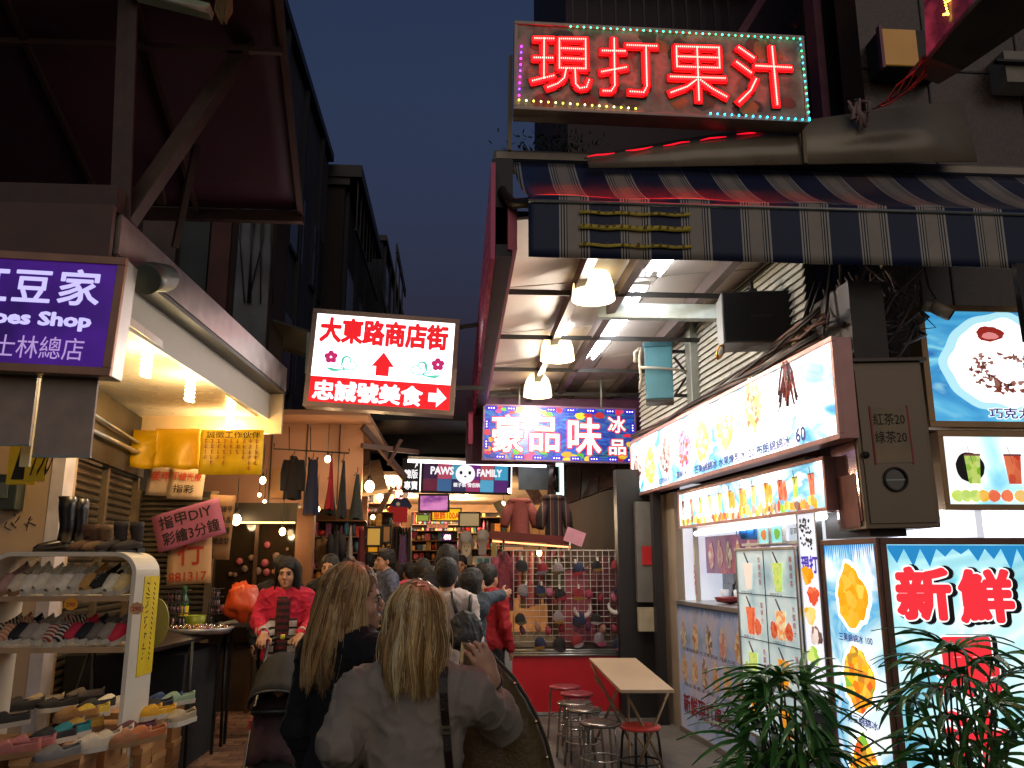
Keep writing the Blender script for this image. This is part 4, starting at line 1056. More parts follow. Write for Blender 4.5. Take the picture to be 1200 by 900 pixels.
# metal tea cabinet
A = at(1010, 620, Y=4.85); cw_, ch_ = .45, 1.02
t = thing('metal_cabinet', 'tall brown metal cabinet with a handwritten tea price sheet', 'cabinet', (A.x+.03, 4.85, A.z), R(-3), roll=R(-1.2))
mcab = mat('brown_cabinet', '#7c6c5a', .4, .3, .12, 3)
MB().box(0, cw_, 0, .42, 0, ch_).build('body', mcab, t, local=True, bevel=.006)
MB().box(.025, cw_-.025, -.012, 0, .03, ch_-.05).build('door', mcab, t, local=True, bevel=.003)
MB().box(-.025, cw_+.025, -.03, .46, ch_, ch_+.02).build('lid', mat('cabinet_lid', '#4c4038', .4, .3), t, local=True)
MB().box(.09, .325, -.016, -.013, .39, .73).build('price_sheet', mat('buff_paper', '#9c876a', .7), t, local=True)
for x_ in (.088, .317): MB().box(x_, x_+.01, -.018, -.016, .38, .74).build('red_tape', mat('red_tape', '#a02c28', .5), t, local=True)
text(t, '紅茶20', .105, .62, .195, .075, ik, y=-.0175, bold=.004); text(t, '綠茶20', .105, .51, .195, .075, ik, y=-.0175, bold=.004)
MB().lathe([(.075, 0), (.075, .012), (.062, .014), (.062, 0)], n=28).xf(Matrix.Translation((.2, -.012, .29)) @ Euler((R(90), 0, 0)).to_matrix().to_4x4()).build('window_ring', m_dark, t, local=True)
MB().disc((.2, -.013, .29), .064, 24).build('window_glass', mat('meter_glass', '#3b3a3a', .1), t, local=True)
MB().box(.12, .28, -.015, -.0135, .283, .292).build('meter_bar', m_steel, t, local=True)
MB().lathe([(0, .02), (.02, .018), (.022, 0)], n=12).xf(Matrix.Translation((.035, -.012, .44)) @ Euler((R(90), 0, 0)).to_matrix().to_4x4()).build('lock', m_dark, t, local=True)
MB().box(-.006, -.001, .03, .40, .05, .9).build('mirror_side', mat('shiny_side_plate', '#a88a88', .08, .9, .03), t, local=True)
MB().box(-.009, -.0065, .06, .36, .02, .34).build('taped_cardboard', mat('old_cardboard', '#8a5a50', .8, 0, .3), t, local=True)

# ---- loudspeaker, fuse box, clock, cameras
A, B = at(848, 402, Y=5.9), at(944, 334, Y=5.9)
t = thing('loudspeaker', 'black box loudspeaker hanging from the beam under the awning', 'loudspeaker', A, R(-10))
MB().box(0, .58, .0, .30, 0, .40).build('cabinet', mat('grey_speaker_box', '#5e6262', .45, .2), t, local=True, bevel=.008)
MB().box(.012, .575, -.014, 0, .012, .39).build('grille', mat('black_grille', '#0b0b0c', .6, 0, .1, 40, .3, 300), t, local=True)
text(t, 'AUDIO', .21, .19, .16, .022, mat('grey_badge', '#4c4c50', .4), y=-.017)
MB().tube([(.25, .12, .4), (.25, .12, .52)], .02, 10).box(.14, .36, .05, .2, .40, .415).tube([(.25, .12, .43), (.25, .12, .45)], .045, 12).build('bracket', m_dark, t, local=True)
A, B = at(757, 468, Y=7.9), at(790, 398, Y=7.9)
t = thing('fuse_box', 'teal metal fuse box on a bracket strapped with conduit', 'electrical box', A, R(-14))
mt = mat('teal_enamel', '#37727f', .4, .1, .12)
MB().box(0, .27, 0, .2, .0, .56).build('body', mt, t, local=True, bevel=.012)
MB().box(-.012, .282, -.012, .212, .53, .58).build('lid', mat('teal_dark_enamel', '#2c5c68', .4), t, local=True, bevel=.006)
MB().box(.0, .27, .0, .2, -.03, 0).build('underside', m_dark, t, local=True)
q = MB()
q.tube([(-.03, -.02, .52), (-.05, -.03, .4), (-.04, -.03, .2), (-.06, 0, .1)], .014, 8).tube([(-.05, -.04, .32), (.1, -.06, .30), (.3, .0, .29), (.4, .1, .29)], .013, 8).tube([(-.04, 0, .52), (-.09, 0, .48), (-.09, 0, .38)], .02, 8)
q.build('conduit', mat('pale_conduit', '#a39a88', .5), t, local=True)
q = MB(); q.bar((.28, .1, .5), (.42, .15, .5), .03, .03).bar((.28, .1, .05), (.42, .15, .05), .03, .03).bar((.29, .1, .06), (.41, .14, .25), .02, .02).bar((.29, .1, .44), (.41, .14, .27), .02, .02).build('bracket', m_dark, t, local=True)
p = at(843, 413, Y=6.0)
t = thing('wall_clock', 'small round brass ornament hanging under the loudspeaker corner', 'ornament', p)
MB().lathe([(.045, 0), (.055, .012), (.05, .03), (.0, .03)], n=20).xf(Matrix.Translation(p) @ Euler((R(90), R(20), 0)).to_matrix().to_4x4() @ Matrix.Diagonal((.55, 1.2, 1, 1))).build('rim', mat('brass', '#9c6a2a', .3, .8), t)
MB().lathe([(0, .02), (.03, .02), (.03, .0)], n=16).xf(Matrix.Translation(p+Vector((0, -.02, 0))) @ Euler((R(90), R(20), 0)).to_matrix().to_4x4() @ Matrix.Diagonal((.55, 1.2, 1, 1))).build('face', m_white, t)
def bullet_cam(label, px, py, Y, d, r_, ln):
    p = at(px, py, Y=Y); d = Vector(d).normalized()
    t = thing('security_camera', label, 'security camera', p)
    MB().tube([p-d*ln/2, p+d*ln/2], r_, 18).build('barrel', mat('cream_camera', '#978a72', .4), t)
    MB().tube([p+d*ln/2, p+d*(ln/2+.012)], r_*.82, 18).build('lens_hood', m_black, t)
    MB().ball(p-d*ln*.6+Vector((0, .03, 0)), r_*.9).build('mount', mat('cream_camera', '#978a72', .4), t)
bullet_cam('cream bullet security camera in front of the brownie ice sign', 1103, 364, 5.0, (.75, -.25, -.55), .042, .12)
bullet_cam('tan tube shaped lamp pointing down beside the loudspeaker', 937, 398, 5.6, (-.4, -.1, -.75), .04, .13)
# wire bundles on top of the long sign
q = [MB(), MB()]; rnd = random.Random(51)
for i in range(15):
    uu = np.linspace(-1.1, 3.45, 14); ph = rnd.uniform(0, 6)
    pts = [Jw(u, -.02-.07*rnd.random()*0-.012*(i % 6), 3.0+.012*(i//3)+.04*abs(math.sin(u*1.3+ph))+(.09*max(0, u-1.2)*rnd.uniform(.6, 1) if i % 3 == 0 else 0)) for u in uu]
    q[i % 2].tube(pts, rnd.uniform(.007, .014), 5)
o = q[0].build('cable_bundle', mat('red_lit_cable', '#8a6a62', .6)); tag(o, 'thick sagging bundle of red lit cables lying on the long ice sign', 'cables')  # reddish light on these cables is put into their colour
o = q[1].build('cable_bundle', mat('black_cable', '#28221f', .6)); tag(o, 'black cables woven through the red lit bundle on the long ice sign', 'cables')
q = MB(); rnd = random.Random(52)
for i in range(34):
    a = at(rnd.uniform(965, 1085), rnd.uniform(308, 350), Y=rnd.uniform(5.1, 5.6)); b = at(rnd.uniform(985, 1075), rnd.uniform(380, 418), Y=rnd.uniform(5.0, 5.4)); m1 = a.lerp(b, .5)+Vector((rnd.uniform(-.25, .25), rnd.uniform(-.1, .1), rnd.uniform(-.2, .05)))
    q.tube([a, a.lerp(m1, .5)+Vector((rnd.uniform(-.05, .05), 0, -.05)), m1, b.lerp(m1, .5)+Vector((rnd.uniform(-.06, .06), 0, 0)), b], rnd.uniform(.004, .013), 5)
tag(q.build('wire_tangle', mat('grey_brown_cable', '#4e413a', .6)), 'chaotic tangle of wires above the metal cabinet', 'wires')
q = MB(); a = at(985, 300, Y=5.3); q.tube([at(985, 290, Y=5.3), at(990, 420, Y=5.2)], .018, 8).tube([at(975, 300, Y=5.2), at(962, 420, Y=5.2)], .012, 8)
q.tube([at(962, 330, Y=5.3), at(940, 395, Y=5.6)], .008, 6).tube([at(955, 330, Y=5.3), at(935, 395, Y=5.6)], .008, 6)
tag(q.build('conduit', m_dark), 'dark vertical conduits rising beside the wire tangle', 'conduit')
tag(MB().box(2.52, 2.75, 4.98, 5.6, 1.76, 3.4).build('corner_column', mat('dark_brown_column', '#2b201b', .5)), 'dark column standing behind the metal cabinet', 'column')
tag(MB().bar(at(1192, 310, Y=4.6), at(1206, 400, Y=4.6), .05, .05).build('awning_pole', m_dark), 'black pole hanging under the striped awning at the right edge', 'pole')

# ================================================================ columns at the far end of the shop
t = thing('shop_column', 'dark wooden column lit magenta near its top', 'column', (2.0, 9.9, 0))
MB().box(-2.05, -1.45, -.02, .25, 0, 2.7).xf(Matrix.Translation(J0) @ Euler((0, 0, JA)).to_matrix().to_4x4()).build('column', mat('dark_stained_wood', '#3a2024', .45, 0, .25, 6), t)
t = thing('grey_metal_duct', 'grey metal wall duct with a small red label', 'duct', (2.1, 9.5, .8))
A, B = at(748, 706, Y=9.0), at(775, 588, Y=9.0)
MB().box(A.x, B.x, 9.0, 9.1, A.z, B.z).build('duct', mat('grey_duct', '#77736d', .5, .3, .15), t, bevel=.006)
A, B = at(753, 662, Y=8.98), at(763, 640, Y=8.98)
MB().box(A.x, B.x, 8.985, 8.995, A.z, B.z).build('red_label', mat('red_label', '#c02428', .5), t)
A, B = at(749, 740, Y=8.98), at(774, 712, Y=8.98)
MB().box(A.x, B.x, 8.985, 9.05, A.z, B.z).build('switch_box', mat('cream_switch', '#b3a78c', .5), t)
t = thing('black_column', 'narrow black column beside the pale wall of the juice shop', 'column', (2.2, 8.7, 0))
A, B = at(773, 860, Y=8.75), at(782, 575, Y=8.75)
MB().box(A.x-.30, A.x+.08, 9.12, 9.3, 0, 2.62).box(A.x, A.x+.09, 8.7, 8.82, 0, 2.55).build('column', mat('black_paint', '#1b1716', .5), t)
# fruit ice hanging sign
A = at(565, 539, Y=10.2); HW, HH = 1.93, .70
m_party = litprint('party_print', ['#2030c0', '#2a60b8', '#1c2a88', '#28489c', '#2a7898', '#14184c'], .42, 2.2, stretch=(1, 1, 2.6), dist=2.0)
t = box_sign('fruit_ice_sign', 'blue sign with big white brush characters hanging over the passage', 'sign', (A.x, 10.2, A.z), 0, HW, HH, .1, m_party, mat('violet_frame', '#6a4a6a', .4), .02, roll=R(1.0))
rnd = random.Random(61)
fc = [glow('fruit_light_'+c[1:], c, .45) for c in ('#e02848', '#e8a020', '#f0d030', '#50b030', '#d04080', '#b02020')]
for i in range(46):
    x = rnd.uniform(.05, HW-.05); z = rnd.choice((rnd.uniform(.03, .13), rnd.uniform(.58, .67))) if 0.15 < x < HW-.15 else rnd.uniform(.03, .67)
    MB().flat(blob(x, z, rnd.uniform(.03, .07), rnd.uniform(.02, .045), i, rough=.06), -.001-.0001*i).build('fruit_print', fc[i % 6], t, local=True)
RO = glow('red_outline_light', '#e02038', .75); WC = glow('cream_letter_light', '#fff2ec', 1.15)
for ch, x, z, w_, h_ in (('豪', .10, .09, .42, .50), ('品', .57, .11, .40, .46), ('味', 1.05, .08, .45, .50), ('冰', 1.56, .37, .25, .24), ('品', 1.57, .09, .24, .22)):
    b_ = .05 if h_ > .3 else .06
    text(t, ch, x, z, w_, h_, RO, y=-.006, bold=b_); text(t, ch, x+.014, z+.014, w_-.028, h_-.028, WC, y=-.009, bold=.018)
q = MB(); bl = MB(); k_ = 0
def lednode(x, z, hor):
    for k in (-1, 0, 1):
        p = (x+k*.032, -.012, z) if hor else (x, -.012, z+k*.032); q.ball(p, .0085, 0, 4)
    bl.box(x-(.065 if hor else .03), x+(.065 if hor else .03), -.008, -.005, z-(.03 if hor else .065), z+(.03 if hor else .065))
for i in range(8): lednode(.1+i*.25, HH-.045, True); lednode(.22+i*.235, .045, True)
for z in (.20, .45): lednode(.045, z, False); lednode(HW-.045, z, False)
bl.build('led_backing', glow('deep_blue_light', '#1a10b0', .8), t, local=True, kind='stuff'); q.build('led_dots', glow('violet_white_led', '#c8b8ff', 5), t, local=True, kind='stuff')
for x_ in (.45, 1.5): MB().tube([(x_, .05, HH), (x_, .05, HH+.5)], .015, 6).build('hanger', m_steel, t, local=True)
tag(MB().box(.1, 2.6, 10.8, 10.9, 2.87, 3.75).build('purple_fascia', mat('plum_board', '#4a2440', .5)), 'plum coloured board across the passage behind the fruit ice sign', 'board')
a, b = at(478, 540, Y=11.2), at(640, 546, Y=11.2)
t = thing('white_tube_light', 'long white tube light just above the bear shop sign', 'light', a)
MB().tube([a, b], .022, 8).build('tube', glow('far_tube_light', '#f4ecff', 6), t); MB().bar(a+Vector((0, 0, .04)), b+Vector((0, 0, .04)), .06, .04).build('housing', m_white, t)
# ================================================================ shoes
m_cardb = mat('cardboard', '#a87648', .75, 0, .15, 5)
m_cardl = mat('cardboard_lid', '#c08e5a', .7, 0, .12, 5)
def shoe_data(L_=.25, high=.0, pointed=0.):
    """toe towards -y, heel at +y, sole on z = 0"""
    nu, nv = 16, 12
    def wprof(t): return .5*(.078+.022*math.sin(3.14*min(1, t*1.25+.12)))*(math.sin(min(1., t/.16+.12)*1.57))**.6*(1-.28*max(0, t-.45)/.55)*(math.sqrt(max(.02, 1-max(0, (t-.9)/.1)**2)) if t > .9 else 1)
    def hprof(t): return .036+.042*min(1, t/.42)**.9 + (.012+high)*max(0, (t-.45)/.55)
    def openq(t): return max(0., min(1., (t-.40)/.10)) if t > .4 else 0
    up = MB(); vs = []
    for i in range(nu+1):
        t = i/nu; y = -L_/2+L_*t; w_ = max(.006, wprof(t)); h_ = hprof(t); gap = openq(t)*.60
        if t > .97: gap = .5
        for j in range(nv+1):
            s_ = j/nv*2-1
            a = (1-abs(s_))*(1.57*(1-gap))
            x = math.copysign(w_*math.cos(a)**.75 if math.cos(a) > 0 else 0, s_) if abs(s_) > 1e-6 or gap else 0
            if abs(s_) < 1e-6: a = 1.57*(1-gap); x = 0 if not gap else 0
            vs.append((x, y, .014+h_*math.sin(a)**.8 if a > 0 else .014))
    fs = []
    for i in range(nu):
        for j in range(nv):
            if i/nu > .40 and j in (nv//2-1, nv//2) and i < nu-1: continue
            k = i*(nv+1)+j; fs.append((k, k+1, k+nv+2, k+nv+1))
    up.add(vs, fs, smooth=True)
    for j in range(nv): pass
    so = MB(); ring = []
    for i in range(nu+1):
        t = i/nu; ring.append((max(.006, wprof(t))+.004, -L_/2-.004+(L_+.008)*t))
    pol = [(x, y) for x, y in ring]+[(-x, y) for x, y in reversed(ring)]; n = len(pol)
    so.add([(x, y, 0) for x, y in pol]+[(x, y, .027) for x, y in pol], [tuple(range(n)), tuple(reversed(range(n, 2*n)))]+[(i, i+n, (i+1) % n+n, (i+1) % n) for i in range(n)])
    li = MB(); vs = []
    for i in range(7, nu):
        t = i/nu; w_ = wprof(t)*.8; vs += [(-w_, -L_/2+L_*t, .026), (w_, -L_/2+L_*t, .026)]
    li.add(vs, [(2*i, 2*i+1, 2*i+3, 2*i+2) for i in range(nu-8)])
    la = MB()
    for k in range(4):
        y = -L_*.5+L_*(.2+.06*k); z = .014+hprof(.2+.06*k)*.98; la.tube([(-.024, y, z-.006), (0, y+.004, z+.002), (.024, y, z-.006)], .0028, 4)
    la.tube([(0, -L_*.04, .08), (-.02, -L_*.07, .088), (-.024, -L_*.10, .078)], .0028, 4).tube([(0, -L_*.04, .08), (.02, -L_*.07, .088), (.026, -L_*.11, .076)], .0028, 4)
    return up, so, li, la
_SD = {}
def shoe_meshes(high):
    if high not in _SD:
        u, s_, l_, a = shoe_data(high=high); ph = mat('blank_canvas', '#b0a490', .8)
        _SD[high] = (mesh_of(u, 'upper', ph), mesh_of(s_, 'sole', ph), mesh_of(l_, 'insole', mat('insole_grey', '#77695c', .8)), mesh_of(a, 'laces', mat('lace_white', '#c9c0aa', .8)))
    return _SD[high]
m_soles = {'w': mat('white_rubber', '#c9c0b0', .5, 0, .06), 'd': mat('dark_rubber', '#2a2522', .6), 't': mat('tan_rubber', '#8f6a45', .6), 'b': mat('black_rubber', '#141210', .5)}
def shoe(label, loc, rz, col, sole='w', rx=0., high=0., laces=False, group=None, stripe=None, roll=0., sc_=1.):
    t = thing('shoe', label, 'shoe', loc, rz, group, rx=rx, roll=roll)
    if sc_ != 1: t.scale = (sc_,)*3
    u, s_, l_, a = shoe_meshes(high)
    m_ = stripes('stripe_canvas_'+stripe[0][1:]+stripe[1][1:], [(stripe[0], .5), (stripe[1], 1.)], 'Y', .022) if stripe else mat('canvas_'+col[1:], col, .7, 0, .12, 30, .1, 200)
    for nm, me, mm in (('upper', u, m_), ('sole', s_, m_soles[sole]), ('insole', l_, None)) + ((('laces', a, None),) if laces else ()):
        o = piece(nm, me, t, (0, 0, 0))
        if nm == 'upper': o.modifiers.new('thickness', 'SOLIDIFY').thickness = .003
        if mm: o.material_slots[0].link = 'OBJECT'; o.material_slots[0].material = mm
    return t
# ---- white rack with two shelves
t = thing('shoe_rack', 'white bent board rack with two shelves of shoes', 'shelf', (-2.4, 5.4, 0))
RX0, RX1, RY0, RY1, RT = -2.76, -1.905, 5.2, 5.60, 1.665
m_rack = mat('white_laminate', '#d8d0c0', .45, 0, .06, 3)
out_, in_ = [], []
for (cx, sx, a0, a1) in ((RX1-.13, 1, 0, 90), (RX0+.13, 1, 90, 180)):
    for k in range(9):
        a = R(a0+(a1-a0)*k/8); out_.append((cx+.13*math.cos(a), RT-.13+.13*math.sin(a))); in_.append((cx+.105*math.cos(a), RT-.13+.105*math.sin(a)))
out_ = [(RX1, 0)]+out_+[(RX0, 0)]; in_ = [(RX1-.025, 0)]+in_+[(RX0+.025, 0)]
q = MB(); n = len(out_)
vs = [(x, y, z) for y in (RY0, RY1) for x, z in out_+in_]; m2 = 2*n
fs = []
for i in range(n-1):
    fs += [(i, i+1, m2+i+1, m2+i), (n+i, m2+n+i, m2+n+i+1, n+i+1), (i, n+i, n+i+1, i+1), (m2+i, m2+i+1, m2+n+i+1, m2+n+i)]
q.add(vs, fs); q.build('bent_board', m_rack, t)
Z1, Z2 = 1.385, 1.095
for z in (Z1, Z2): MB().box(RX0+.026, RX1-.026, RY0-.01, RY1, z, z+.02).build('shelf_board', m_rack, t, bevel=.003)
for z in (Z1, Z2): MB().box(RX0+.026, RX1-.026, RY0-.016, RY0-.0105, z-.006, z+.024).build('wood_edge', mat('wood_edge', '#a98a66', .6), t)
# yellow tape with writing on its side
q = MB().box(RX1+.001, RX1+.004, RY0+.14, RY0+.40, .93, 1.52); q.build('yellow_tape', mat('yellow_card', '#e2c416', .6), t)
q = MB(); rnd = random.Random(3)
for i in range(16):
    z = 1.48-i*.03; y = RY0+.2; q.bar((RX1+.0055, y+rnd.uniform(-.02, .02), z), (RX1+.0055, y+rnd.uniform(.0, .05), z+rnd.uniform(-.03, .03)), .002, .006).bar((RX1+.0055, y+.11, z), (RX1+.0055, y+.13, z-.015), .002, .005)
q.build('marker_writing', ik, t, kind='stuff')
row1 = [('#b08a80', 'pink lattice flat sandal', 't'), ('#d8c8ae', 'cream leather flat', 't'), ('#e6dcc8', 'off white canvas slip-on', 'w'), ('#ecdfc6', 'ivory loafer', 'w'), ('#d8ccb6', 'pale glittery slip-on', 'w'), ('#f0e6d2', 'white patent slip-on', 'w'), ('#c8c0b0', 'silver slip-on', 'w'), ('#c0924c', 'tan sneaker with white laces', 'w'), ('#1d1a1a', 'black sneaker with pale laces', 'w'), ('#ece2c6', 'white lace-up sneaker', 'w'), ('#e8cc8c', 'cream sneaker with yellow laces', 'w')]
pxs1 = [22, 35, 49, 63, 78, 93, 109, 121, 135, 148, 162]
ordn = ['first', 'second', 'third', 'fourth', 'fifth', 'sixth', 'seventh', 'eighth', 'ninth', 'tenth', 'eleventh', 'twelfth']
for i, ((c, nm, s_), px) in enumerate(zip(row1, pxs1)):
    p = at(px, 694, Y=5.36); shoe(f'{nm}, {ordn[i]} from the left on the upper rack shelf', (RX0+.09+.068*i, 5.36, Z1+.088), R(-22+rnd.uniform(-7, 7)), c, s_, rx=R(28+rnd.uniform(-4, 4)), laces='lace' in nm, group='shoes on the upper rack shelf', high=.01)
row2 = [('#1c2434', 'navy striped slip-on', 'w', ('#c9b89c', '#3a2420')), ('#b4502a', 'orange striped slip-on', 'w', ('#d8794a', '#c9b89c')), ('#15151a', 'black slip-on', 'w', None), ('#988c80', 'dull grey slip-on', 'w', None), ('#aca090', 'light grey slip-on', 'w', None), ('#c96a3a', 'white and rust striped slip-on', 'w', ('#d6c6b2', '#9a3a22')), ('#222', 'white and black striped slip-on', 'w', ('#d6c6b2', '#1a1614')), ('#c42a44', 'bright crimson slip-on', 'w', None), ('#191c26', 'dark navy slip-on', 'w', None), ('#6f665c', 'stone grey slip-on', 'w', None), ('#94897c', 'pale taupe slip-on', 'w', None), ('#d02840', 'scarlet slip-on', 'w', None)]
pxs2 = [14, 27, 39, 51, 65, 79, 93, 107, 120, 133, 143, 156]
for i, ((c, nm, s_, st), px) in enumerate(zip(row2, pxs2)):
    p = at(px, 750, Y=5.36); shoe(f'{nm}, {ordn[i]} from the left on the lower rack shelf', (RX0+.07+.064*i, 5.36, Z2+.085), R(-24+rnd.uniform(-7, 7)), c if len(c) > 4 else '#202020', s_, rx=R(26+rnd.uniform(-4, 4)), group='shoes on the lower rack shelf', stripe=st)
# boots on top of the rack
def boot(label, px, h_, w_, m_, Y=5.42, rz=0.):
    p = at(px, 643, Y=Y); t = thing('boot', label, 'boot', (p.x, Y, RT), rz, 'boots on top of the rack')
    MB().tube([(0, .0, .06), (0, .01, h_*.45), (0, .0, h_*.8), (0, -.0, h_)], [w_*.8, w_*.82, w_, w_*1.02], 14, flat=1.2).build('shaft', m_, t, local=True)
    MB().tube([(0, .03, .045), (0, -.03, .05), (0, -.10, .035), (0, -.15, .025), (0, -.175, .02)], [.036, .04, .036, .03, .012], 12, flat=.8).build('foot', m_, t, local=True)
    MB().box(-.028, .028, -.17, -.02, 0, .012).box(-.025, .025, .0, .06, 0, .03).build('sole', m_soles['b'], t, local=True)
    MB().lathe([(w_*1.0, 0), (w_*.86, -.03)], (0, 0, h_-.001), 14, sy=1.2).build('lining', m_dark, t, local=True)
m_leb = mat('black_leather', '#171318', .3, 0, .1, 8); m_suede = mat('dark_suede', '#2c2220', .85)
boot('tall shiny black boot at the left end of the rack top', 74, .345, .052, m_leb, 5.45, R(-40)); boot('tall shiny black boot right behind its twin on the rack top', 89, .335, .05, m_leb, 5.52, R(-40))
boot('brown fuzzy ankle boot between the black boots', 106, .17, .05, mat('brown_fur', '#5a4030', .95, 0, .3, 60, .6, 300), 5.4, R(-20)); boot('speckled brown ankle boot beside the fuzzy one', 120, .17, .05, mat('speckled_brown', '#6b533c', .9, 0, .5, 90), 5.45, R(-20))
boot('slim black ankle boot third from the right rack end', 139, .19, .038, m_suede, 5.4, R(-25)); boot('slim black ankle boot nearest the right rack end', 158, .19, .038, m_suede, 5.45, R(-25))
# round price tags
for px, py, lb, c in ((83, 708, 'round orange price tag clipped under the middle of the upper shelf', '#e09a24'), (160, 713, 'scalloped pale orange price tag at the right end of the upper shelf', '#d0a070')):
    p = at(px, py, Y=5.17); t = thing('price_tag', lb, 'price tag', p)
    MB().prism([(.04*math.cos(a)*(1+.06*math.sin(a*9)), .035*math.sin(a)*(1+.06*math.sin(a*9))) for a in np.arange(0, 6.28, .2)], 0, .003).build('card', mat('tag_'+c[1:], c, .6), t, local=True)
    text(t, '290', -.025, -.015, .05, .025, rdi, y=-.002, bold=.02)
# boxes under them
BX = [(-2.40, 4.62, 5, -4), (-2.02, 4.66, 5, 3), (-2.62, 5.05, 5, 2), (-2.26, 5.07, 5, -2), (-1.96, 5.02, 5, 88), (-2.02, 5.48, 5, 4), (-2.08, 5.92, 5, -3), (-2.10, 6.32, 5, 2), (-2.75, 4.65, 5, 0)]
bxm = mesh_of(MB().box(-.165, .165, -.11, .11, 0, .105), 'box_body', m_cardb); bxl = mesh_of(MB().box(-.169, .169, -.114, .114, .095, .13), 'lid', m_cardl)
bxn = mesh_of(MB().box(-.03, .03, -.1165, -.1145, .03, .08), 'end_label', mat('box_label', '#b8a988', .7))
where = ['front left corner beside the pink flats', 'front of the pile under the beige high sneakers', 'back left below the rack', 'middle below the black and teal slip-ons', 'right side below the tan flats', 'right side below the yellow slip-ons', 'right side behind the yellow slip-ons', 'far right end by the alley', 'far left edge of the photograph']
rnd = random.Random(71)
for i, (x, y, n_, a) in enumerate(BX):
    for k in range(n_):
        t = thing('shoe_box', f'{["bottom", "second lowest", "middle", "second highest", "topmost"][k]} shoe box at the {where[i]}', 'shoe box', (x+rnd.uniform(-.008, .008), y+rnd.uniform(-.008, .008), k*.1315), R(a+rnd.uniform(-3, 3)), 'stacked cardboard shoe boxes')
        piece('box_body', bxm, t, (0, 0, 0)); piece('lid', bxl, t, (0, 0, 0)); piece('end_label', bxn, t, (.09, 0, 0))
ZT = 5*.1315+.002
pile = [(27, 826, '#2c2826', 'charcoal flat shoe at the back left of the pile', 'd', 75, 0), (51, 822, '#b09a78', 'cream patterned loafer at the back of the pile', 'b', 80, 0), (67, 827, '#211d1c', 'black sneaker with white toe in the pile', 'w', 60, 1), (100, 815, '#6b6058', 'grey suede shoe behind the white one', 'd', 70, 0), (113, 828, '#17161a', 'black slip-on with white sole in the back row', 'w', 65, 0), (132, 823, '#e8dcc0', 'cream white slip-on in the back row', 'w', 60, 0), (90, 838, '#b5854a', 'camel ballerina shoe in the middle of the pile', 't', 70, 0), (107, 835, '#d8b83c', 'yellow flower patterned shoe beside the camel one', 'w', 60, 0), (9, 845, '#3a3430', 'dark striped sandal at the left edge of the photograph', 'w', 70, 0), (62, 864, '#15171c', 'black slip-on beside the teal one', 'w', 70, 0), (82, 858, '#1f7f86', 'teal slip-on in the middle of the pile', 'w', 65, 0), (96, 852, '#d8a848', 'golden sandal above the teal shoe', 't', 60, 0), (14, 880, '#a8645c', 'pink glittery flat at the front left', 't', 75, 0), (33, 874, '#b06a68', 'rose patterned flat behind the pink one', 't', 70, 0), (67, 886, '#6c6a68', 'silver grey loafer low in front', 't', 60, 0), (113, 872, '#d8c8ac', 'beige high sneaker, left one of its pair', 'w', 55, 1), (129, 868, '#d2c2a4', 'beige high sneaker, right one of its pair', 'w', 55, 1), (158, 856, '#5a2434', 'dotted black and pink slip-on by the pile edge', 't', 72, 0), (151, 866, '#a46a44', 'tan flat under the dotted shoe', 't', 70, 0), (170, 862, '#b0602e', 'rust coloured flat right of the tan one', 't', 68, 0), (167, 836, '#e0a818', 'yellow slip-on, left one of its pair', 'w', 70, 0), (183, 836, '#dca216', 'yellow slip-on, right one of its pair', 'w', 66, 0), (184, 828, '#181a22', 'black slip-on behind the yellow pair', 'w', 62, 0), (192, 821, '#1f3f6e', 'denim blue slip-on at the far end of the pile', 'w', 60, 0), (208, 820, '#8fa88c', 'mint green slip-on at the far right of the pile', 'w', 60, 0), (212, 842, '#9c8a6e', 'beige slip-on hanging over the right edge', 'w', 50, 0)]
for i, (px, py, c, lb, s_, a, hi) in enumerate(pile):
    p = at(px, py, Z=ZT+.03)
    shoe(lb, (p.x, p.y, ZT+(0 if i not in (3, 4, 5) else .0)), R(-a*.62+rnd.uniform(-12, 12)), c, s_, high=.03 if hi else 0., laces=bool(hi), group='shoes standing on the shoe boxes', stripe=None)

# ================================================================ nail counter behind the rack
t = thing('dark_counter', 'long dark counter with folding legs beside the shutter', 'counter', (-2.3, 7.2, 0))
MB().add([tuple(at(100, 742, Y=6.4)), tuple(at(168, 765, Y=6.1)), tuple(at(272, 740, Y=8.0)), tuple(at(190, 728, Y=8.2))], [(0, 1, 2, 3)]).build('top', mat('dark_table_top', '#302a28', .35), t, solid=.03)
q = MB()
for px, py, Y in ((112, 742, 6.45), (165, 765, 6.15), (265, 742, 7.9), (225, 752, 7.0)):
    p = at(px, py, Y=Y); q.tube([p, (p.x+.02, p.y, 0)], .015, 6); q.tube([p, (p.x-.3, p.y+.1, 0)], .012, 6)
q.build('legs', m_black, t, kind='stuff')
MB().box(-3.0, -2.1, 6.9, 7.9, 0, .9).build('shade_block', mat('black_cloth_and_shade', '#131318', .8), t)  # dark block stands in for the shade under the counter
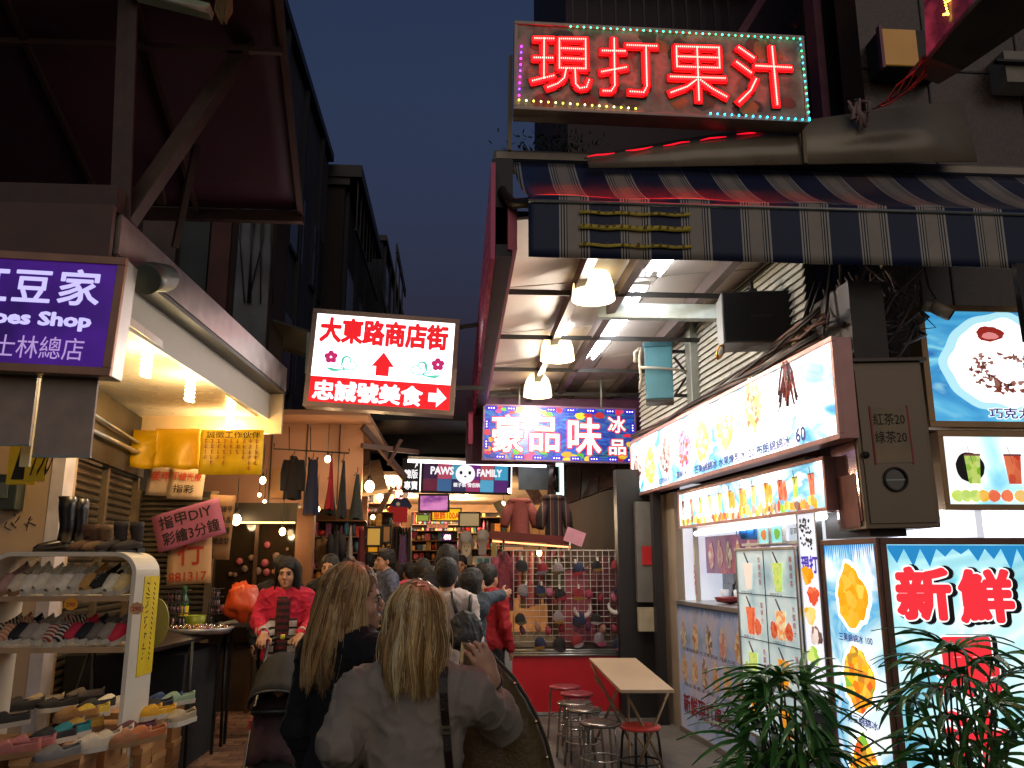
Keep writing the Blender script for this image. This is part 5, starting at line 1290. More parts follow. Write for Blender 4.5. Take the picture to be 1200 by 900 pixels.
def wire_basket(label, px0, py0, px1, py1, Y, seed, cols):
    A, B = at(px0, py0, Y=Y), at(px1, py1, Y=Y); t = thing('polish_rack', label, 'rack', A, group='wire racks of nail polish')
    W_, H_ = B.x-A.x, B.z-A.z; q = MB(); D_ = .18
    for i in range(5): z = H_*i/4; q.tube([(0, 0, z), (W_, 0, z), (W_, D_, z), (0, D_, z), (0, 0, z)], .004, 4)
    for i in range(5): x = W_*i/4; q.tube([(x, 0, 0), (x, 0, H_)], .004, 4)
    q.build('wire_frame', m_black, t, local=True)
    rnd = random.Random(seed); mm = [mat('polish_'+c[1:], c, .25) for c in cols]; q = MB()
    for i in range(4):
        for j in range(5):
            x = W_*(j+.5)/5; z = H_*i/4; k = rnd.randrange(len(cols)); q.tube([(x, .06, z+.005), (x, .06, z+H_*.15)], W_*.075, 6, k); q.tube([(x, .06, z+H_*.15), (x, .06, z+H_*.21)], W_*.035, 5, 0)
    q.build('polish_bottles', mm, t, local=True, kind='stuff')
pc_ = ['#141214', '#a83a4a', '#b88a98', '#7a5a68', '#c8b0a8', '#5a3a6a', '#8a8a90']
wire_basket('left black wire rack of small bottles under the red character sheet', 193, 748, 217, 692, 7.5, 1, pc_)
wire_basket('right black wire rack of small bottles next to the orange bag', 243, 730, 257, 690, 8.1, 2, pc_)
A = at(233, 742, Y=7.4)
t = thing('foil_tray', 'tray of glittering silver and gold trinkets on the dark counter', 'tray', A)
MB().lathe([(0, 0), (.22, .0), (.26, .05), (.25, .05), (.21, .012), (0, .012)], n=24, sx=1.1).build('tray', m_alu, t, local=True)
q = MB(); rnd = random.Random(5)
for i in range(150):
    a, r_ = rnd.uniform(0, 6.28), .22*math.sqrt(rnd.random()); q.ball((r_*math.cos(a)*1.1, r_*math.sin(a), .03+rnd.uniform(0, .03)), rnd.uniform(.008, .016), rnd.randrange(3), 4)
q.build('trinkets', [mat('gold_trinket', '#d8b06a', .15, 1), mat('silver_trinket', '#c8c8cc', .12, 1), mat('rose_trinket', '#b07a80', .2, .6)], t, local=True, kind='stuff')
A = at(214, 730, Y=7.9); t = thing('green_bottle', 'green bottle standing between the two wire racks', 'bottle', A)
MB().lathe([(0, 0), (.04, 0), (.042, .2), (.015, .26), (.015, .32), (0, .32)], n=14).build('glass', mat('green_glass', '#1d5a3a', .2), t, local=True); MB().lathe([(.043, .06), (.043, .15)], n=14).build('label', mat('yellow_card', '#e2c416', .6), t, local=True)
A = at(228, 740, Y=7.9); t = thing('yellow_tub', 'lime yellow plastic tub behind the trinket tray', 'tub', A)
MB().lathe([(0, 0), (.07, 0), (.09, .14), (.085, .14), (.065, .01), (0, .01)], n=18).build('tub', mat('lime_plastic', '#8c9a2a', .4), t, local=True)
p = at(181, 730, Y=5.9); tag(MB().prism([(.09*math.cos(a), .16*math.sin(a)) for a in np.arange(0, 6.28, .25)], 0, .02).xf(Matrix.Translation(p)).build('oval_mirror', mat('dull_yellow_plastic', '#8a8640', .5)), 'dull yellow oval board behind the taped edge of the shoe rack', 'board')
def soft(name, label, cat, c, r, m_, seed, sc=(1, 1, 1), rough=.18):
    q = MB(); rnd = random.Random(seed); off = Vector((rnd.uniform(0, 9), 0, 0))
    def fn(u, v):
        a, b = u*6.283, v*3.1416; d = Vector((math.sin(b)*math.cos(a), math.sin(b)*math.sin(a), math.cos(b))); k = 1+rough*mnoise.noise(d*2.2+off)+rough*.5*mnoise.noise(d*6+off)
        return (c[0]+r*sc[0]*d.x*k, c[1]+r*sc[1]*d.y*k, c[2]+r*sc[2]*d.z*k)
    q.grid(fn, 24, 14); o = q.build(name, m_); return tag(o, label, cat)
soft('orange_bag', 'orange plastic shopping bag on the table by the woman in red', 'bag', at(284, 706, Y=7.7), .15, mat('orange_plastic', '#cc4a1c', .35), 3, (1, .7, 1.05), .35)
soft('orange_bag', 'small orange bundle right behind the woman in the red cardigan', 'bag', at(302, 712, Y=7.9), .09, mat('orange_plastic', '#cc4a1c', .35), 9, (1.1, .7, .8), .4)
t = thing('bag_table', 'small dark table holding the orange bag', 'table', at(285, 728, Y=7.8))
A = at(262, 726, Y=7.8); MB().box(A.x, A.x+.45, 7.55, 8.05, A.z-.05, A.z-.02).build('top', mat('dark_table_top', '#302a28', .35), t)
q = MB()
for x in (.03, .42):
    for y in (7.6, 8.0): q.box(A.x+x-.012, A.x+x+.012, y-.012, y+.012, 0, A.z-.05)
q.build('legs', m_black, t)

# ================================================================ nail shop front and warm wall
m_warm = mat('warm_wall', '#a87a5e', .6, 0, .08, 2)
t = thing('nail_shop_front', 'glass shopfront with a dark header beside the shutters', 'shopfront', (-2.3, 9.6, 0))
XL, XRr = at(250, 660, Y=9.6).x, at(347, 660, Y=9.6).x
MB().box(XL, XRr, 9.7, 9.75, 0, .9).build('sill_wall', mat('dark_brown_board', '#33241e', .6), t)
MB().box(XL, XRr, 9.62, 9.63, .75, 2.02).build('glass', mat('shop_glass', '#20180f', .06, 0, .1), t)
for x in (XL, XL+.46, XRr): MB().box(x-.02, x+.02, 9.58, 9.66, .0, 2.1).build('mullion', mat('bronze_frame', '#4a3324', .4, .5), t)
MB().box(XL, XRr, 9.52, 9.7, 2.04, 2.26).build('header', mat('header_dark', '#231b17', .4), t)
MB().box(XL+.1, XRr-.02, 9.50, 9.518, 2.03, 2.05).build('light_line', glow('amber_line_light', '#ffcf80', 3), t)
rnd = random.Random(13)
q = MB()
for i in range(14): q.ball((rnd.uniform(XL+.1, XRr-.1), 9.60, rnd.uniform(1.0, 1.9)), rnd.uniform(.02, .05), rnd.randrange(2), 5, sc=(1, .3, 1))
q.build('window_stickers', [mat('dull_rose', '#7a3038', .6), mat('dull_brown', '#5a4030', .6)], t, kind='stuff')
MB().box(XRr, XRr+.19, 9.5, 9.62, 0, 2.2).build('wood_pillar', mat('warm_timber', '#6e4426', .5), t)
t = thing('warm_wall', 'warm lit plastered wall above the nail shop and the hanging clothes', 'wall', (-2, 10, 2))
A, B = at(300, 625, Y=10.4), at(428, 500, Y=10.4)
MB().box(A.x-1.0, B.x-.02, 10.4, 10.5, 2.25, 3.4).build('upper_wall', m_warm, t)
for x in (A.x+.12, A.x+.55, A.x+.95): MB().box(x, x+.012, 10.385, 10.40, 2.3, 3.4).build('joint', m_dark, t)
MB().box(A.x-1.0, B.x+.1, 9.7, 12.8, 3.3, 3.36).build('soffit', m_warm, t)
MB().box(-3.0, -1.35, 12.7, 12.8, 0, 3.3).build('back_wall', mat('orange_wall', '#6a4226', .6, 0, .3, 2), t)
MB().box(A.x+.15, A.x+.35, 10.37, 10.385, 2.38, 2.75).build('cupboard_door', mat('oak_board', '#a3713f', .5), t)
t = thing('sloping_soffit', 'cream sloping canopy edge with spotlights above the black jacket', 'canopy', at(440, 560, Y=11))
a, b, c, d = at(330, 595, Y=11), at(455, 575, Y=11), at(445, 540, Y=13), at(330, 560, Y=13)
MB().add([tuple(a), tuple(b), tuple(c), tuple(d)], [(0, 1, 2, 3)]).build('board', mat('cream_soffit', '#d8b68c', .5), t, solid=.05)
q = MB(); q.bar(at(425, 500, Y=10.3), at(475, 560, Y=10.9), .05, .08).bar(at(424, 522, Y=10.3), at(490, 530, Y=10.9), .05, .06).bar(at(455, 545, Y=10.6), at(470, 515, Y=10.6), .04, .04)
tag(q.build('steel_brace', mat('brown_steel', '#4c352e', .55, .4)), 'bent brown steel frame by the black korean wear sign', 'frame')
m_sb = m_small_bulb
def bulb(label, px, py, Y, r_=.04, E_=0, cat='light bulb', group='warm bulbs over the left hand shops', c=(1, .68, .36)):
    p = at(px, py, Y=Y); t = thing('bulb', label, cat, p, group=group)
    MB().ball((0, 0, 0), r_, n=8, sc=(1, 1, 1.25)).build('glass', m_sb, t, local=True)
    MB().tube([(0, 0, r_), (0, 0, r_*2.2)], r_*.45, 8).tube([(0, 0, r_*2), (0, 0, r_*2+.35)], .005, 4).build('socket', m_black, t, local=True)
    if E_:
        l = bpy.data.lights.new('bulb_light', 'POINT'); l.energy = E_; l.color = c; l.shadow_soft_size = r_
        lo = bpy.data.objects.new('bulb_light', l); COL.objects.link(lo); lo.parent = t; lo.location = (0, -.08, -.04)
bulb('bare bulb glowing in front of the dark shop header', 277, 609, 9.3, .05, 5)
bulb('small bulb at the right end of the lit header line', 331, 623, 9.4, .035, 4)
bulb('bulb beside the yellow notice under the beige wall', 308, 563, 9.8, .035, 4)
bulb('left lamp of the small cluster left of the jackets', 304, 580, 10.2, .02); bulb('lower lamp of the small cluster left of the jackets', 310, 588, 10.2, .02)
bulb('brightest spotlight in front of the sloping cream soffit', 433, 570, 10.6, .06, 12); bulb('spotlight high between the dark garments', 384, 538, 10.0, .035, 6)
bulb('small lamp low behind the navy dress', 372, 597, 10.2, .03)
# hanging garments
t = thing('clothes_rail', 'thin black clothes rail hanging in front of the warm wall', 'rail', at(366, 530, Y=9.5))
a, b = at(321, 526, Y=9.5), at(409, 531, Y=9.5)
MB().tube([a+Vector((0, 0, .06)), a, b, b+Vector((0, 0, .05))], .009, 6).tube([at(339, 528, Y=9.5), at(339, 500, Y=9.5)], .006, 5).tube([at(364, 529, Y=9.5), at(364, 500, Y=9.5)], .006, 5).build('bar', m_black, t)
def garment(label, px0, px1, py0, py1, Y, m_, kind='jacket', seed=1, m2=None, cat=None, name=None):
    A, B = at(px0, py1, Y=Y), at(px1, py0, Y=Y); W_, H_ = B.x-A.x, B.z-A.z; cx = (A.x+B.x)/2
    t = thing(name or kind, label, cat or kind, (cx, Y, A.z)); rnd = random.Random(seed)
    def wid(v):
        if kind == 'jacket': return W_*.5*(1.0-.15*v-.55*max(0, v-.82)/.18)
        if kind == 'dress': return W_*.5*(1.0-.35*min(1, v*1.3)+.1*max(0, v-.8)*5-.5*max(0, v-.9)*10*.3)
        return W_*.5*(1-.78*v)
    def fn(u, v, s_=1):
        a = u*6.283; w_ = wid(v); f = 1+.10*math.sin(a*6+seed)*(1-v)
        return (w_*math.cos(a)*f, .07*math.sin(a)*f*(1-.4*v), H_*v+(.01*math.sin(a*3) if v == 0 else 0))
    MB().grid(lambda u, v: fn(u, v), 36, 14).build('body', m_, t, local=True)
    if kind == 'jacket':
        for s_ in (-1, 1): MB().tube([(s_*W_*.36, 0, H_*.9), (s_*W_*.47, -.01, H_*.6), (s_*W_*.47, -.02, H_*.2)], [.05, .055, .045], 10).build('sleeve', m_, t, local=True)
        MB().tube([(-.03, -.055, H_), (0, -.07, H_*.85), (.03, -.055, H_)], .008, 5).build('collar', m2 or m_dark, t, local=True)
    elif kind == 'dress':
        for s_ in (-1, 1): MB().tube([(s_*W_*.22, 0, H_*.95), (s_*W_*.30, 0, H_*1.05)], .012, 5).build('strap', m_, t, local=True)
    MB().tube([(-W_*.28, 0, H_*.97), (0, 0, H_+.03), (0, 0, H_+.08)], .005, 4).build('hanger', m_black, t, local=True)
    return t
garment('black jacket hanging leftmost on the thin rail', 332, 355, 535, 585, 9.5, mat('black_wool', '#1b1518', .9), 'jacket', 1)
garment('navy blue sleeveless dress hanging second on the rail', 355, 376, 539, 603, 9.5, mat('navy_cloth', '#10183a', .8), 'dress', 2)
garment('red scarf like garment hanging in the middle of the rail', 381, 394, 537, 597, 9.6, mat('crimson_cloth', '#a81a2c', .8), 'scarf', 3)
garment('dark green garment hanging behind the red one', 378, 396, 560, 603, 9.75, mat('dark_green_cloth', '#20281c', .8), 'scarf', 4, cat='garment')
garment('black slim garment right of the red one', 394, 409, 540, 607, 9.5, mat('black_cloth_and_shade', '#131318', .8), 'scarf', 5, cat='garment')
garment('dark patterned garment hanging rightmost', 409, 427, 556, 608, 9.5, mat('dark_pattern_cloth', '#232a28', .8, 0, .6, 40), 'scarf', 6, cat='garment')

# ================================================================ shops at the end of the alley
t = thing('arcade_shop', 'brightly lit clothes and gift shops at the end of the alley', 'shop', (-.2, 14, 0))
m_ceil = mat('shop_ceiling', '#d8b890', .6)
MB().box(-2.6, 2.3, 20.5, 20.6, 0, 3.6).build('back_wall', mat('shop_back_wall', '#b88a5c', .7, 0, .3, 2), t)
MB().box(-2.6, 2.3, 13.6, 20.5, 3.0, 3.06).build('ceiling', m_ceil, t)
MB().box(-3.5, 2.6, 11.9, 22, 3.62, 3.7).build('alley_roof', m_dark, t)
MB().box(-2.5, -2.4, 12.8, 20.5, 0, 3.0).build('left_wall', mat('warm_wall', '#c89a78', .6), t)
mat('dark_shop_wall', '#241c1a', .95).node_tree.nodes['Principled BSDF'].inputs['Specular IOR Level'].default_value = .08
MB().box(2.2, 2.3, 11.5, 20.5, 0, 3.0).build('right_wall', mat('dark_shop_wall', '#241c1a', .6), t)
MB().box(-1.4, 2.3, 13.3, 13.4, 3.32, 3.66).build('dark_header', m_black, t)
for i, (x, y) in enumerate(((-.1, 15), (.35, 15.4), (.3, 17), (-1.2, 15), (-1.1, 18), (.1, 18.6))):
    MB().lathe([(0, 0), (.09, 0), (.10, .02)], (x, y, 2.975), 16).build('downlight', glow('downlight_glow', '#fff0d0', 14), t)
    l = bpy.data.lights.new('downlight', 'POINT'); l.energy = 120; l.color = (1, .76, .5); l.shadow_soft_size = .1
    lo = bpy.data.objects.new('downlight', l); COL.objects.link(lo); lo.location = (x, y, 2.85)
def lit_board(name, label, cat, px0, py0, px1, py1, Y, m_, d_=.06, words=(), fr=None, roll=0., sup=None):
    A, B = at(px0, py1, Y=Y), at(px1, py0, Y=Y); W_, H_ = B.x-A.x, B.z-A.z
    t = box_sign(name, label, cat, A, 0, W_, H_, d_, m_, fr or m_dark, min(.03, H_*.1), roll=roll)
    for (s_, x, z, w_, h_, mm, bo) in words: text(t, s_, x*W_, z*H_, w_*W_, h_*H_, mm, bold=bo)
    return t, W_, H_
GL = glow('plain_letter_light', '#f0f0f4', 1.1)
# bear shop sign
t, W_, H_ = lit_board('bear_shop_sign', 'patchwork lit sign with a round white bear face over the far shop', 'sign', 493, 541, 598, 577, 13.3, glow('navy_panel_light', '#2a3f78', .4), .12, roll=R(1.2))
cols = ['#3a1440', '#c0506a', '#58a8c8', '#7a2a8a', '#c85a68', '#48b0dc', '#6a1a38', '#3c6a9c', '#2a2a58', '#a03468', '#5ab4e0', '#5a2a78']
for i in range(12):
    c_, r_ = i % 6, i//6
    MB().box(W_*.02+W_*.16*c_, W_*.02+W_*.158*(c_+1), -.004, -.001, H_*(.45-.42*r_) if not r_ else H_*.05, H_*(.97 if not r_ else .44)).build('colour_panel', glow('panel_light_%d' % i, cols[i], .7), t, local=True)
MB().flat([(W_*.49+.155*math.cos(a), H_*.62+.15*math.sin(a)) for a in np.arange(0, 6.28, .2)], -.008).build('bear_face', GL, t, local=True)
q = MB()
for s_ in (-1, 1): q.flat([(W_*.49+s_*.07+.024*math.cos(a), H_*.66+.03*math.sin(a)) for a in np.arange(0, 6.28, .5)], -.012)
q.flat([(W_*.49+.02*math.cos(a), H_*.54+.014*math.sin(a)) for a in np.arange(0, 6.28, .5)], -.0125); q.build('bear_eyes', m_black, t, local=True)
text(t, 'PAWS', W_*.10, H_*.58, W_*.26, H_*.26, GL, y=-.008, bold=.04); text(t, 'FAMILY', W_*.62, H_*.55, W_*.28, H_*.24, GL, y=-.008, bold=.04)
text(t, '親子裝 情侶裝', W_*.36, H_*.2, W_*.3, H_*.14, GL, y=-.008, bold=.02)
MB().box(-.025, -.008, -.02, .02, .02, H_-.02).build('edge_light', glow('white_edge_light', '#ffffff', 2), t, local=True); MB().box(W_+.004, W_+.02, -.02, .02, .02, H_-.02).build('edge_light', glow('white_edge_light', '#ffffff', 2), t, local=True)
lit_board('korean_wear_sign', 'black sign with white characters left of the bear face sign', 'sign', 471, 537, 492, 577, 13.0, mat('black_sign_face', '#0c0c10', .4), .08, [('A', .72, .72, .25, .2, GL, .03), ('韓版', .1, .4, .82, .27, GL, .025), ('專賣', .1, .08, .82, .25, GL, .025)])
lit_board('pink_screen', 'glowing pink and violet screen under the bear face sign', 'screen', 490, 579, 527, 600, 14.0, litprint('pink_screen_print', ['#a0488c', '#d88ac8', '#7a3c8c', '#f0b8e0'], .8, 1.5, stretch=(1, 1, 2)), .05)
lit_board('yellow_sale_sign', 'yellow sign with red characters behind the pink screen', 'sign', 505, 595, 541, 611, 15.0, glow('yellow_panel_light', '#f0c818', .7), .04, [('服飾100A', .08, .15, .84, .6, glow('red_print_light', '#c82818', .5), .02)])
lit_board('green_note_sign', 'small lime coloured lit card left of the yellow sign', 'sign', 489, 603, 503, 611, 14.5, glow('lime_card_light', '#a8c050', .5), .03)
lit_board('pale_poster', 'pale framed poster right of the yellow sign', 'poster', 537, 600, 563, 618, 14.5, glow('cream_poster_light', '#cdb88c', .35), .03)
lit_board('salmon_strip_sign', 'thin salmon strip with small letters under the yellow sign', 'sign', 500, 614, 525, 619, 15, glow('salmon_light', '#d8906c', .6), .03, [('NICE SHOP', .1, .2, .8, .6, ik, 0)])
lit_board('purple_neon_sign', 'tiny glowing purple price sign above the crowd', 'sign', 518, 625, 530, 634, 14.5, glow('purple_neon_light', '#5a1c9c', 1.2), .03, [('490', .15, .15, .7, .7, glow('neon_yellow', '#ffd8a0', 3), .03)])
lit_board('red_tag_board', 'small red card hanging over the crowd', 'card', 481, 622, 489, 631, 13.6, mat('red_label', '#c02428', .5), .01)
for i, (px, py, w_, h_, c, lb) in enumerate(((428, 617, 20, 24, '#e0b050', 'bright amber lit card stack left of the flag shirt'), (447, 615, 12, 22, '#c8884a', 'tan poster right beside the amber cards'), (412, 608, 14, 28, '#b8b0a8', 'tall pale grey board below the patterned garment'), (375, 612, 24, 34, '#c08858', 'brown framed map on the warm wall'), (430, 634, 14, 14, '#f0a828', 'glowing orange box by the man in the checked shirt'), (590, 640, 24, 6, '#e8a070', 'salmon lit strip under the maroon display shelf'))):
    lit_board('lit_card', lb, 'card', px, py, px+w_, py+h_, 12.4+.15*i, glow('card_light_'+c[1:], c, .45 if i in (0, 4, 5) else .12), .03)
shelves('busy lit shelf seen under the hanging garments', 350, 432, 612, 720, 11.9, 6, gc, 6) if False else None
# dark garments and frames packed in front of the wooden wall
for i_, (x0_, x1_, y0_, y1_, Y_, c_, kd_, lb_) in enumerate(((346, 360, 618, 672, 11.4, '#2a1c1c', 'scarf', 'dark brown garment hanging by the timber pillar'), (372, 384, 628, 668, 11.2, '#7a5a3a', 'jacket', 'camel garment in front of the bookcase'), (386, 402, 622, 664, 11.0, '#1c1a1e', 'jacket', 'black blouse in front of the bookcase'), (404, 416, 616, 668, 11.3, '#8a8078', 'scarf', 'pale scarf hanging right of the black blouse'), (417, 430, 622, 672, 11.5, '#5c1e22', 'dress', 'dark red dress left of the amber cards'), (448, 460, 640, 676, 12.0, '#3a2e28', 'jacket', 'brown coat right of the amber cards'), (466, 478, 628, 664, 12.4, '#6a4a70', 'dress', 'violet dress below the flag shirt'))):
    garment(lb_, x0_, x1_, y0_, y1_, Y_, mat('cloth_piece_%d' % i_, c_, .85, 0, .3, 20), kd_, 20+i_, cat='garment', name='hanging_garment')
# shirts on show
def tshirt(label, px0, px1, py0, py1, Y, m_, extra=None, name='t_shirt', cat='t-shirt', fat=.06):
    A, B = at(px0, py1, Y=Y), at(px1, py0, Y=Y); W_, H_ = B.x-A.x, B.z-A.z
    t = thing(name, label, cat, ((A.x+B.x)/2, Y, A.z))
    w_ = W_/2
    out_ = [(-w_*.62, 0), (w_*.62, 0), (w_*.60, H_*.62), (w_*.78, H_*.5), (w_, H_*.66), (w_*.62, H_*.96), (w_*.25, H_), (0, H_*.93), (-w_*.25, H_), (-w_*.62, H_*.96), (-w_, H_*.66), (-w_*.78, H_*.5), (-w_*.60, H_*.62)]
    MB().prism(out_, 0, fat).build('cloth', m_, t, local=True, bevel=.015)
    if extra: extra(t, w_, H_)
    return t
def flag(t, w_, H_):
    MB().box(-w_*.6, w_*.6, -.004, -.001, 0, H_*.62).build('red_half', mat('flag_red', '#b81a2a', .7), t, local=True)
    MB().flat([(-w_*.2+w_*(.22 if k % 2 else .12)*math.cos(k*.2618), H_*.73+w_*(.22 if k % 2 else .12)*math.sin(k*.2618)) for k in range(24)], -.006).build('white_sun', mat('sun_white', '#d8d4cc', .7), t, local=True)
    MB().bar((-w_, -.003, H_*.6), (-w_*.62, -.003, H_*.45), .01, .1).build('sleeve_band', mat('flag_red', '#b81a2a', .7), t, local=True)
tshirt('blue and red flag pattern shirt with a white sun emblem', 455, 483, 583, 612, 13.2, mat('flag_blue', '#1c2c5e', .7), flag)
def bearf(t, w_, H_):
    MB().flat(blob(0, H_*.55, w_*.5, H_*.3, 3, rough=.02), -.003).build('face_print', mat('cream_print', '#e0d0b0', .7), t, local=True)
    q = MB()
    for s_ in (-1, 1): q.flat(blob(s_*w_*.25, H_*.6, w_*.07, w_*.07, 1), -.006)
    q.flat(blob(0, H_*.45, w_*.06, w_*.09, 2), -.006); q.build('eye_print', m_black, t, local=True)
m_gr = mat('grey_knit', '#8f8a84', .8)
tshirt('grey shirt with a cream animal face print on a hanger', 536, 557, 626, 662, 13.0, m_gr, bearf)
tshirt('plain grey open shirt on a round white hanger', 558, 573, 626, 650, 13.1, mat('grey_lilac', '#a09aa0', .8))
tag(MB().lathe([(.0, 0), (.09, .0), (.09, .04), (0, .04)], n=18).xf(Matrix.Translation(at(566, 627, Y=12.95)) @ Euler((R(90), 0, 0)).to_matrix().to_4x4()).build('hat_form', mat('white_form', '#d8d4d0', .5)), 'round white hat form above the plain grey shirt', 'display form')
tag(MB().lathe([(.0, 0), (.09, .0), (.09, .04), (0, .04)], n=18).xf(Matrix.Translation(at(546, 629, Y=12.9)) @ Euler((R(90), 0, 0)).to_matrix().to_4x4()).build('hat_form', mat('white_form', '#d8d4d0', .5)), 'round white hat form above the animal face shirt', 'display form')
a = at(579, 640, Y=13); tag(MB().tube([a+Vector((0, 0, -.2)), a+Vector((.02, 0, .15))], .05, 12).build('cloth_roll', mat('pale_yellow_cloth', '#d8c078', .8)), 'pale yellow rolled cloth beside the grey shirts', 'cloth roll')
t, W_, H_ = lit_board('photo_box', 'white box with small printed pictures under the grey shirts', 'box', 557, 652, 583, 664, 12.9, mat('white_card', '#c8c4bc', .6), .2, fr=mat('white_card', '#c8c4bc', .6))
for i in range(3): MB().box(W_*(.1+.3*i), W_*(.32+.3*i), -.016, -.013, H_*.2, H_*.8).build('picture', mat('picture_%d' % i, ['#4a8a8a', '#3a6a7a', '#2a3a3a'][i], .5), t, local=True)
# merchandise walls
def shelves(label, px0, px1, py0, py1, Y, nrow, cols, seed):
    A, B = at(px0, py1, Y=Y), at(px1, py0, Y=Y); W_, H_ = B.x-A.x, B.z-A.z
    t = thing('display_shelf', label, 'shelf', A); rnd = random.Random(seed)
    for i in range(nrow+1): MB().box(0, W_, 0, .25, H_*i/nrow-.01, H_*i/nrow+.005).build('shelf_board', m_wood, t, local=True)
    MB().box(0, W_, .25, .27, 0, H_).build('back_panel', mat('shelf_back', '#3c281c', .7), t, local=True)
    mm = [mat('goods_'+c[1:], c, .6, 0, .4, 30) for c in cols]; q = MB()
    for i in range(nrow):
        x = .02
        while x < W_-.06:
            w_ = rnd.uniform(.03, .12); h_ = H_/nrow*rnd.uniform(.4, .92); z = H_*i/nrow+.005; k = rnd.randrange(len(cols))
            if rnd.random() < .5: q.box(x, x+w_*.85, .02+rnd.uniform(0, .06), .2, z, z+h_, k)
            else: q.ball((x+w_/2, .08, z+h_/2), 1, k, 5, sc=(w_*.48, .06, h_*.5))
            x += w_
    q.build('merchandise', mm, t, local=True, kind='stuff')
gc = ['#c8382c', '#e0b060', '#4a3430', '#e8d8b8', '#8a4a6a', '#4a7a8a', '#d88a38', '#e07a90', '#2a2022', '#f0c070']
shelves('crowded gift shelf glowing behind the crowd in the middle', 478, 536, 622, 680, 14.8, 5, gc, 1)
shelves('warm crowded shelf behind the man in the checked shirt', 420, 470, 600, 700, 14.2, 6, gc, 2)
shelves('long shelf of trinkets across the back wall', 480, 600, 600, 660, 19.5, 4, gc, 3)
shelves('shelf of bags and dolls behind the grey shirts', 536, 600, 606, 700, 15.2, 5, gc, 4)
shelves('busy warm shelf behind the hanging garments', 352, 428, 610, 725, 12.2, 6, gc, 6)
shelves('upper shelf of boxes above the checked shirt man', 428, 478, 560, 604, 15.5, 3, gc, 7)
# dark clothes pile seen above the crowd
def cloth_rack(label, px0, px1, py0, py1, Y, cols, n_, seed, group=None):
    A, B = at(px0, py1, Y=Y), at(px1, py0, Y=Y); W_, H_ = B.x-A.x, B.z-A.z
    t = thing('clothes_rack', label, 'clothes rack', A); rnd = random.Random(seed)
    MB().tube([(0, .0, 0), (0, 0, H_), (W_, 0, H_), (W_, 0, 0)], .012, 6).build('rack_frame', m_steel, t, local=True)
    for i in range(n_):
        x = W_*(i+.5)/n_; c = cols[i % len(cols)]; ln = H_*rnd.uniform(.6, .85)
        q = MB(); q.grid(lambda u, v: (x+(.02+.035*(1-v))*math.cos(u*6.283)*(1+.2*math.sin(u*25+i)), -.02+.16*math.sin(u*6.283)*(1-.45*v), H_-.06-ln*(1-v)), 16, 6)
        q.build('garment', mat('garment_'+c[1:], c, .8, 0, .3, 25), t, local=True)
    return t
cloth_rack('rack of dark patterned clothes over the crowd', 458, 482, 614, 690, 13.4, ['#1c1c1e', '#3a2a20', '#15181c', '#4a3a30'], 6, 1)
cloth_rack('rack of plaid and maroon shirts behind the wire grid', 582, 660, 640, 722, 10.4, ['#7a2634', '#5a1a28', '#a04a50', '#8a3a2e', '#6a4a3a', '#b05a5a', '#40202a'], 11, 2)
# slanted dark panels
for (pts, Y, m_, lb) in ((((600, 548), (612, 545), (640, 588), (626, 592)), 12.6, mat('ribbed_tan', '#8a6a60', .5, 0, .5, 18), 'slanted tan striped panel right of the bear face sign'), (((577, 590), (586, 586), (600, 606), (590, 612)), 14, mat('slanted_pale', '#b8b49c', .5), 'slanted pale panel behind the reddish jacket'), (((452, 575), (462, 572), (448, 600), (440, 604)), 13.6, mat('slanted_brown', '#5a4030', .5), 'slanted brown panel left of the flag shirt')):
    tag(MB().add([tuple(at(x, y, Y=Y)) for x, y in pts], [(0, 1, 2, 3)]).build('slanted_panel', m_, solid=.04), lb, 'panel')
t = thing('dark_soffit', 'dark plank soffit beneath the fruit ice sign with hanging lights', 'soffit', at(690, 570, Y=11))
a, b, c, d = at(640, 600, Y=11.2), at(748, 560, Y=10.4), at(745, 540, Y=10.6), at(645, 546, Y=11.3)
for i in range(5):
    k0, k1 = i/5, (i+.93)/5
    MB().add([tuple(a.lerp(b, k0)), tuple(a.lerp(b, k1)), tuple(d.lerp(c, k1)), tuple(d.lerp(c, k0))], [(0, 1, 2, 3)]).build('plank', mat('brown_glossy_plank', '#4a3a34', .25, .2), t, solid=.03)
MB().box(.85, 2.2, 11.55, 11.6, 2.6, 3.5).build('grey_wall', mat('grey_wall_panel', '#7c8a8a', .5), t)
p = at(651, 562, Y=10.7)
t = thing('blade_sign', 'round white blade sign lit from behind under the fruit ice sign', 'sign', p)
MB().lathe([(0, 0), (.17, .0), (.17, .05), (0, .05)], n=28).xf(Matrix.Translation(p) @ Euler((R(90), 0, R(72))).to_matrix().to_4x4()).build('disc', mat('black_gloss', '#18181a', .3), t)
MB().box(p.x+.01, p.x+.11, 10.72, 10.74, p.z-.2, p.z+.22).build('white_panel', glow('teal_white_light', '#d8fff4', 1.6), t)
